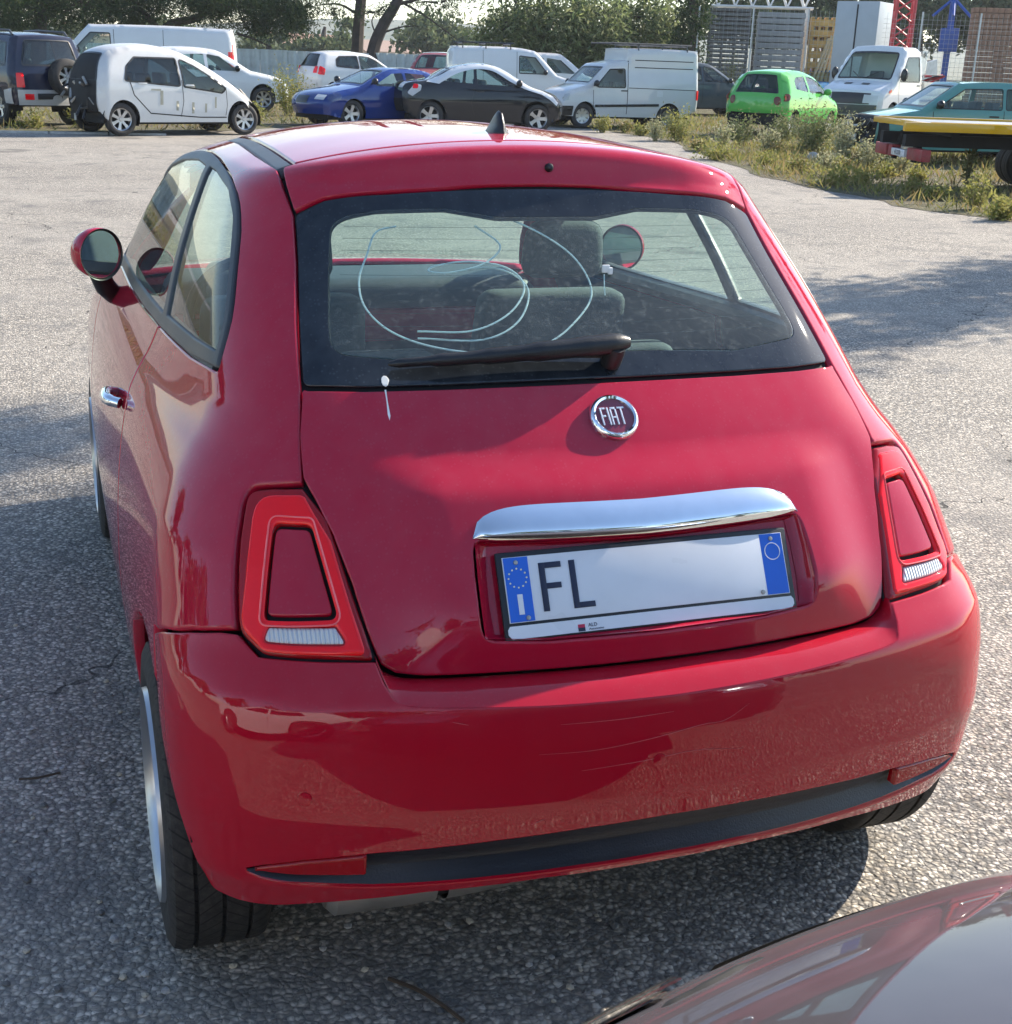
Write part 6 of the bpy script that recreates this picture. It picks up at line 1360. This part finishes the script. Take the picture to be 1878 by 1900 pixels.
# local frame: x along the rear edge (towards us), y forwards along the bed
Wt = 2.3
tow.scale = (1, 1, .85)
MB().box(0, Wt, 0, 6.0, 1.06, 1.12, .01).build('deck', MT['steel'], tow)
MB().box(-.02, Wt+.02, -.06, .03, 1.05, 1.15, .012).build('rear_edge', YEL, tow)
for x in (-.05, Wt-.02): MB().box(x, x+.07, .03, 6.0, 1.03, 1.16, .015).build('side_rail', YEL, tow)
MB().box(Wt-.03, Wt+.07, -.35, 1.4, 1.0, 1.15, .02).build('side_box', YEL, tow)
for y in (.4, 1.6, 2.8): MB().box(.1, Wt-.1, y, y+.12, .92, 1.06).build('cross_beam', MT['dark'], tow)
for x in (.55, Wt-.7): MB().box(x, x+.14, -.1, 6.0, .72, .92).build('chassis_rail', MT['dark'], tow)
[MB().box(a, b, .0, .14, .50, .70, .02).build('rear_bar', RBEAM, tow) for a, b in ((.05, .60), (.68, .85), (Wt-.75, Wt-.1))]; MB().box(.9, 1.5, -.02, .10, .53, .65, .01).build('number_plate', MT['plate_white'], tow)
o = txt_on('plate_lettering', '41220', .11, 1.2, -.024, .59, MT['ink'], tow); o.rotation_euler = (R(90), 0, 0)
for x, side in ((.35, -1), (Wt-.35, 1)):
    for dx in (0, .26): wheel(tow, x-side*dx, 2.3, .42, .24, .24, side, 'steel')
m = MB(); m.tube([(.7, .2, .9), (.7, .1, .45)], .05, 6); m.tube([(1.6, .2, .9), (1.6, .1, .45)], .05, 6); m.build('bar_bracket', MT['dark'], tow)
# ring of an old tyre lid lying on the verge
pp = at(1508, 300); m = MB(); m.lathe([(0, .03), (.05, .028), (.06, .01), (.11, .012), (.16, .02), (.18, 0), (.17, -.02)], n=24); o = m.build('hubcap', MT['steel'], None, loc=(pp.x, pp.y, pp.z+.08)); o.rotation_euler = Vector((-.5, -.75, .45)).to_track_quat('X', 'Z').to_euler(); o.scale = (.6,)*3; tag(o, 'round silver and black hubcap lying in the weeds', 'hubcap')
# small stump of plank on the verge edge
# ================================================================ weeds in front of the parked cars
def bush_at(label, px, py, hpx, wpx, mat, n=800, group=None, size=.07, **k):
    p = at(px, py); ppm = 2424.7/((p-Vector(CAM_POS)).dot(FW)); return bush(label, p.x, p.y, hpx/ppm, wpx/ppm, mat, n, group, size, **k)
bush_at('tall yellow-green bush beside the nose of the white saloon', 535, 216, 95, 72, WEEDY, 1800)
bush_at('dry weed clump under the bonnet of the wrecked white car', 478, 232, 40, 50, WEEDY, 700)
bush_at('low yellow weeds under the back of the navy off-roader', 150, 238, 36, 46, WEEDY, 700)
bush_at('thin weeds standing between navy off-roader wheels', 60, 238, 26, 60, WEEDY, 500)
bush_at('weeds growing against the flank of the white hatchback', 690, 200, 34, 80, WEED, 900)
bush_at('leafy weed between bush and blue saloon bonnet', 575, 214, 50, 40, WEED, 600)
bush_at('low weeds in front of the white box van front wheel', 1118, 246, 30, 40, WEEDY, 600)
bush_at('tall weeds by the rear wheel of the white box van', 1262, 262, 58, 70, WEEDY, 1300)
bush_at('dry branched weed under the tail of the green city car', 1375, 272, 60, 55, WEED, 900)
bush_at('big grey-green bush between the green city car and teal hatchback', 1500, 286, 92, 120, WEED, 2800)
bush_at('grey-green bush hiding the flank of the green city car', 1452, 268, 70, 70, WEED, 1400)
bush_at('pale dry bush in front of the teal hatchback front wheel', 1652, 296, 56, 50, WEED, 900)
bush_at('tall dry weed stalk in front of the red tow bar', 1792, 350, 92, 30, WEED, 420, stems=5)
bush_at('dry stalks leaning at the tow truck wheel', 1812, 390, 70, 60, WEEDY, 420, stems=6)
bush_at('straw-coloured tuft on the asphalt edge near tow truck', 1850, 408, 36, 80, WEEDY, 700)
bush_at('reddish dry tuft in the middle of the verge', 1545, 345, 34, 90, WEEDY, 700)
bush_at('low weeds at the verge edge behind the red hatchback roof', 1330, 296, 26, 90, WEEDY, 800)
for i, (px, py, h, w) in enumerate([(1190, 252, 22, 40), (1295, 280, 24, 50), (1420, 306, 24, 60), (1480, 322, 26, 60), (1600, 344, 26, 60), (1690, 362, 24, 60), (1740, 372, 26, 50), (1560, 318, 24, 50), (1700, 338, 24, 60), (1160, 246, 20, 30), (1640, 330, 26, 50), (1440, 288, 24, 40)]):
    bush_at('small low tuft of dry weeds scattered over the verge', px, py, h, w, DRY if i % 2 else WEEDY, 420, 'small tufts on the verge')
PALE = leafm('pale_flowering_weed', [(.42, .40, .24), (.30, .31, .15), (.50, .46, .30), (.20, .24, .10)])
bush_at('pale tall weeds right behind the green city car bumper', 1338, 282, 62, 46, PALE, 800, size=.06)
bush_at('pale flowering weeds between the two dry bushes near the green city car', 1425, 286, 56, 56, PALE, 900, size=.06)
bush_at('pale flowering bush below the white truck grille', 1560, 300, 80, 80, PALE, 1500, size=.06)
bush_at('pale flowering bush before the crushed nose of the teal hatchback', 1610, 316, 60, 56, PALE, 900, size=.06)
bush_at('pale weeds in front of the red tow bar left end', 1660, 326, 50, 60, PALE, 800, size=.06)
bush_at('pale weeds beside the hubcap in the verge', 1530, 318, 40, 70, PALE, 700, size=.06)
bush_at('pale weeds at the left tip of the verge', 1215, 262, 44, 50, PALE, 700, size=.06)
bush_at('bright yellow shrub behind the white people carrier', 1085, 188, 100, 40, WEEDY, 1500, size=.09)
bush_at('yellow-flowering shrub against the wire fence beside the dark estate', 1350, 200, 108, 50, WEEDY, 1000, size=.08, stems=12)
# ================================================================ trees
BARK = pm('dark_bark', (.055, .042, .035), .95, var=.35, vscale=3, bump=1.0, bscale=14)
PINE = leafm('pine_needles', [(.022, .045, .016), (.035, .065, .02), (.055, .085, .025), (.03, .05, .022), (.075, .10, .03)], trans=.25)
EUC = leafm('willow_leaves', [(.15, .20, .075), (.25, .29, .12), (.08, .12, .05), (.34, .36, .18), (.05, .08, .035)], trans=.5)
FARL = leafm('far_tree_leaves', [(.08, .11, .05), (.12, .15, .07), (.06, .09, .045), (.16, .18, .08)], trans=.35)
def tree(name, label, base, trunks, crowns, mat, leaf=.16, aspect=.35, droop=0.0, seed=1, hang=0.0, group=None, n_per=1.0, holes=.35):
    """trunks: list of polylines with radii; crowns: (centre, radii, leaves)"""
    t = thing(name, label, 'tree', tuple(base), group=group); r2 = np.random.RandomState(seed); m = MB()
    for pts, r0, r1 in trunks:
        q = catmull(pts, 4); k = len(q); m.tube(q, [r0+(r1-r0)*i/(k-1) for i in range(k)], 8)
    Vs = []; Fs = []; off = 0
    for c, rad, n in crowns:
        c = np.array(c, float); rad = np.array(rad, float); nb = max(6, int(n/150))
        ctr = r2.normal(size=(nb, 3)); ctr /= np.linalg.norm(ctr, axis=1, keepdims=True); ctr = c+ctr*rad*(r2.uniform(.25, 1, (nb, 1))**.5)
        for q in ctr[:max(3, nb//4)]: m.tube([tuple(c*.3+q*.1+np.array([0, 0, 0])) if False else tuple(c+(q-c)*.15), tuple(c+(q-c)*.6+np.array([0, 0, .05])), tuple(q)], [.05, .03, .012], 5, cap=False)
        k = int(n*n_per/nb); P = np.repeat(ctr, k, 0)+r2.normal(size=(nb*k, 3))*(rad*.125+.10)
        if hang: P[:, 2] -= np.abs(r2.normal(size=len(P)))*hang
        V, F = leaf_cloud(P, leaf, -hang*.5 if hang else droop, aspect, seed+len(Vs)); Vs.append(V); Fs.append(F+off); off += len(V)
    np_mesh('crown', np.vstack(Vs), np.vstack(Fs), mat, t); m.build('trunk', BARK, t); return t
def tp(px, py, dist): p = at(px, py, dist=dist); return p
def tree_px(name, label, px, dist, trunks_px, crowns_px, mat, **k):
    b = at(px, 150, dist=dist); b.z = GZ(b.x, b.y); tr = [([tuple(tp(x, y, dist+dd)-b) for x, y, dd in pts], r0, r1) for pts, r0, r1 in trunks_px]
    s = dist/2424.7; cr = [(tuple(tp(x, y, dist+dd)-b), (rx*s, rd, ry*s), n) for x, y, dd, rx, ry, rd, n in crowns_px]
    return tree(name, label, b, tr, cr, mat, **k)
D0 = 46
tree_px('pine_tree', 'dark pine with thick trunk behind the navy off-roader', 72, D0, [([(70, 190, 0), (72, 80, 0), (76, 10, 0), (80, -160, 0)], .30, .16), ([(75, 20, 0), (130, -20, 0), (190, -60, 0)], .12, .05)],
        [(40, 5, 0, 90, 50, 2.0, 13000), (150, 8, 1, 90, 48, 2.0, 11000), (100, -110, 0, 150, 70, 2.5, 3000), (-60, 0, 0, 80, 50, 2.0, 2600), (250, 8, 2, 70, 42, 1.6, 8000)], PINE, leaf=.20, aspect=.16, seed=3)
tree_px('pine_tree', 'broad dark pine leaning over the white panel van', 372, D0+2, [([(250, 200, 0), (300, 60, 0), (372, 30, 0), (450, -30, 0)], .22, .08), ([(300, 60, 0), (255, 10, 0), (215, -40, 0)], .12, .05), ([(440, 62, 0), (470, 72, 0), (505, 88, 0)], .05, .02)],
        [(330, -10, 0, 90, 42, 1.8, 8500), (440, 14, 0, 95, 42, 2.0, 13000), (520, 22, 0, 60, 42, 1.6, 9000), (560, -20, 0, 60, 40, 1.6, 3000), (400, -90, 0, 150, 60, 2.2, 3000)], PINE, leaf=.20, aspect=.16, seed=7)
tree_px('pine_tree', 'upright dark pine trunk above the white hatchback', 662, D0+4, [([(662, 190, 0), (663, 96, 0), (668, 20, 0), (678, -60, 0), (690, -160, 0)], .27, .15), ([(668, 30, 0), (630, 8, 0), (585, 10, 0)], .06, .02)],
        [(590, -30, 0, 70, 36, 1.6, 1800), (650, -60, 0, 90, 45, 2.0, 2400), (620, 28, -1, 26, 14, .8, 420)], PINE, leaf=.19, aspect=.16, seed=11)
tree_px('pine_tree', 'leaning dark pine with bare branches right of the upright pine', 690, D0+3, [([(685, 190, 0), (692, 98, 0), (712, 45, 0), (738, 0, 0), (760, -70, 0), (770, -150, 0)], .27, .13), ([(735, 8, 0), (775, -2, 0), (830, -30, 0)], .08, .03), ([(738, 0, 0), (790, 30, 0), (850, 75, 0)], .05, .015), ([(712, 60, 0), (745, 50, 0), (775, 48, 0)], .04, .012), ([(700, 70, 0), (690, 40, 0), (700, 20, 0)], .035, .012)],
        [(820, 5, 0, 60, 26, 1.4, 1300), (760, -50, 0, 100, 40, 2.0, 2400), (700, 22, 0, 30, 16, .8, 500), (880, -30, 0, 60, 40, 1.6, 1500)], PINE, leaf=.19, aspect=.16, seed=13)
tree_px('willow_tree', 'dense hanging-leaf tree with light green foliage behind the white vans', 1080, D0+4, [([(1085, 190, 0), (1080, 90, 0), (1070, 0, 0), (1060, -120, 0)], .30, .15), ([(1000, 70, 0), (960, 10, 0), (930, -60, 0)], .08, .04), ([(990, 60, 0), (1010, 0, 0), (1040, -60, 0)], .09, .04)],
        [(950, 45, 0, 62, 46, 1.8, 5200), (1040, 30, -1, 60, 55, 1.8, 5600), (1120, 35, -1, 62, 55, 1.8, 6400), (1195, 28, 0, 60, 60, 1.8, 6200), (1060, -60, 0, 200, 60, 2.5, 4200)], EUC, leaf=.30, aspect=.22, hang=.85, seed=17, n_per=1.0)
tree_px('poplar_tree', 'dark narrow tree at the left end of the wire fence', 1290, D0+1, [([(1290, 190, 0), (1288, 80, 0), (1285, -40, 0), (1280, -160, 0)], .22, .1)], [(1283, 50, 0, 26, 62, 1.0, 2600), (1285, -40, 0, 40, 50, 1.2, 2200)], PINE, leaf=.2, aspect=.3, seed=19)
for i, (px, w, n, lab) in enumerate([(1400, 120, 3000, 'green tree above the grey pallet stacks'), (1560, 110, 3000, 'green tree behind the silver cabinet and the red mast'), (1700, 110, 3200, 'green tree behind the blue hoist'), (1850, 110, 3200, 'green tree at the right end behind the brown stack')]):
    tree_px('yard_tree', lab, px, 72, [([(px, 160, 0), (px+5, 40, 0), (px, -60, 0)], .3, .15)], [(px, 40, 0, w, 46, 3.0, n*2), (px+20, -40, 0, w, 50, 3.0, n)], FARL, leaf=.34, aspect=.5, seed=23+i)
for i, (px, py, w, h, n, lab) in enumerate([(600, 70, 70, 34, 2000, 'hazy tree in the gap left of the pine trunks'), (800, 62, 80, 34, 2400, 'hazy tree in the gap right of the pine trunks'), (500, 88, 60, 26, 1500, 'low hazy tree over the corrugated fence left end'), (280, 60, 80, 34, 2000, 'hazy tree behind the panel van windscreen'), (110, 66, 70, 32, 1800, 'hazy tree behind the navy off-roader'), (20, 66, 70, 40, 1800, 'hazy tree at the far left edge'), (860, 90, 50, 26, 1400, 'low hazy tree behind the crimson car')]):
    tree_px('distant_tree', lab, px, 105, [([(px, 128, 0), (px, py, 0), (px+3, py-20, 0)], .3, .12)], [(px, py, 0, w, h, 4.0, n)], FARL, leaf=.5, aspect=.6, seed=41+i)

# pine to the right of the frame that throws the patches of shade on the asphalt
def shade_at(x, y, h): q = SUN*(h/SUN.z); return Vector((x+q.x, y+q.y, h))
tb = Vector((13.2, 9.4, 0)); c1 = shade_at(5.8, 6.9, 5.0)-tb; c1b = shade_at(4.3, 5.5, 4.6)-tb; c2 = shade_at(-.9, 4.15, 7.0)-tb; c3 = shade_at(-1.5, 3.1, 7.6)-tb; c4 = shade_at(7.6, 8.0, 5.4)-tb
tree('pine_tree', 'pine just outside the right edge whose crown throws patches of shade on the asphalt', tb, [([(0, 0, 0), (.1, 0, 2.5), (0, .1, 5.0), (-.3, 0, 8.0)], .28, .10), ([(0, .1, 4.2), tuple(c1*.6+Vector((0, 0, 1.7))), tuple(c1)], .10, .04), ([(-.2, 0, 6.5), tuple(c2*.5+Vector((0, 0, 3.4))), tuple(c2)], .10, .03)],
     [(tuple(c1), (1.1, .9, .5), 2600), (tuple(c1b), (.7, .6, .35), 1100), (tuple(c2), (.8, .5, .35), 1000), (tuple(c3), (1.0, .55, .4), 1500), (tuple(c4), (.9, .7, .4), 1200), ((0, 0, 7.5), (1.5, 1.5, .9), 2000)], PINE, leaf=.22, aspect=.2, seed=77)

# ================================================================ trees round the rest of the lot (seen only mirrored in paint and glass)
for i, (x, y, h, r_, lab) in enumerate([(-16, 2, 6, 3.4, 'left of the lot level with the red car'), (-18, 9, 7, 3.6, 'left of the lot ahead of the red car'), (-15, -6, 6, 3.2, 'left of the lot behind the white mirrored car'), (-11, -13, 7, 3.6, 'behind the photographer to the left'), (-4, -16, 6, 3.4, 'straight behind the photographer'), (4, -17, 7, 3.6, 'behind the maroon car'), (12, -15, 6, 3.2, 'behind the maroon car to the right'), (-17, 16, 7, 3.6, 'left of the lot near the navy off-roader')]):
    tree('lot_tree', 'broad green tree standing '+lab, (x, y, 0), [([(0, 0, 0), (.1, .1, h*.4), (0, .2, h*.8)], .3, .12)], [((0, 0, h*.62), (r_, r_, h*.36), 1500)], FARL, leaf=.55, aspect=.6, seed=91+i)
# ================================================================ slit with bright edge on the maroon bonnet
def cast_maroon(px, py):
    d = FW+RT*((px-939)/2424.7)-UP*((py-950)/2424.7); mw = Matrix.Translation(MAROON.root.location) @ MAROON.root.rotation_euler.to_matrix().to_4x4(); inv = mw.inverted(); o = inv @ Vector(CAM_POS); dd = (inv.to_3x3() @ d).normalized(); best = None
    for ch in MAROON.root.children:
        if ch.name.startswith('body_s'):
            ok, loc, nrm, _ = ch.ray_cast(o, dd)
            if ok and (best is None or (loc-o).length < (best[0]-o).length): best = (loc, nrm)
    return best
bpy.context.view_layer.update()
h = [cast_maroon(*p) for p in ((1198, 1885), (1255, 1856), (1320, 1824), (1385, 1790), (1430, 1771))]
if all(h):
    P = [a+n.normalized()*.002 for a, n in h]; m = MB(); m.tube(catmull(P, 4), [.002]*3+[.005]*4+[.006]*5+[.004]*3+[.002]*2, 8); m.build('bonnet_slit', MT['dark'], MAROON.root)
    Q = [p+n.normalized()*.004+Vector((-.004, .006, .0)) for p, (a, n) in zip(P, h)]; m = MB(); m.tube(catmull(Q, 4), .0022, 6); m.build('slit_edge', MT['chrome'], MAROON.root)
else: print('maroon slit missed', [bool(x) for x in h])
# ================================================================ litter on the asphalt
def litter(name, label, cat, px, py, pts, r, mat, group=None):
    p = at(px, py); m = MB(); m.tube(catmull([(a, b, c) for a, b, c in pts], 4), r, 5); o = m.build(name, mat, None, loc=(p.x, p.y, p.z+.004)); tag(o, label, cat, group); return o
TWIG = pm('dry_twig', (.07, .05, .035), .9, var=.3)
litter('dry_twig', 'dark forked twig lying on the shaded asphalt behind the red bumper', 'twig', 785, 1850, [(-.05, .06, .003), (-.01, .01, .008), (.02, -.03, .004), (.05, -.09, .003)], .004, TWIG)
litter('dry_twig', 'short twig on the asphalt left of the rear wheel', 'twig', 70, 1450, [(-.04, .01, .003), (0, 0, .006), (.05, .015, .003)], .003, TWIG)
STN = [pm('pebble_grey', (.38, .37, .36), .85, var=.2), pm('pebble_tan', (.45, .40, .32), .85, var=.2), pm('pebble_dark', (.12, .12, .12), .85, var=.2)]
for i in range(70):
    px, py = (random.uniform(0, 1150), random.uniform(1690, 1890)) if i < 45 else (random.uniform(0, 230), random.uniform(1150, 1700)); p = at(px, py); s_ = random.uniform(.004, .009)
    bm = bmesh.new(); bmesh.ops.create_icosphere(bm, subdivisions=1, radius=s_)
    for v_ in bm.verts: v_.co = (v_.co.x*random.uniform(.8, 1.3), v_.co.y*random.uniform(.8, 1.3), v_.co.z*random.uniform(.5, .8))
    me = bpy.data.meshes.new('pebble'); bm.to_mesh(me); bm.free(); me.materials.append(STN[i % 3]); o = link(bpy.data.objects.new('pebble', me)); o.location = (p.x, p.y, p.z+s_*.4); tag(o, 'loose pebble on the shaded asphalt around the red hatchback', 'pebble', 'loose pebbles on the asphalt')
# ================================================================ thin haze over the lot and the country beyond
hz = MB().box(-1000, 1300, -950, 960, -1.5, 34).build('haze', None, None, smooth=False); hz.data.materials.clear()
hm = bpy.data.materials.new('thin_haze'); hm.use_nodes = True; hn = hm.node_tree; hn.nodes.clear(); ho = hn.nodes.new('ShaderNodeOutputMaterial'); hv = hn.nodes.new('ShaderNodeVolumePrincipled')
hv.inputs['Color'].default_value = (.86, .92, 1, 1); hv.inputs['Density'].default_value = .00035; hv.inputs['Anisotropy'].default_value = .3; hn.links.new(hv.outputs[0], ho.inputs['Volume']); hz.data.materials.append(hm); tag(hz, kind='stuff')
scene.cycles.volume_bounces = 0
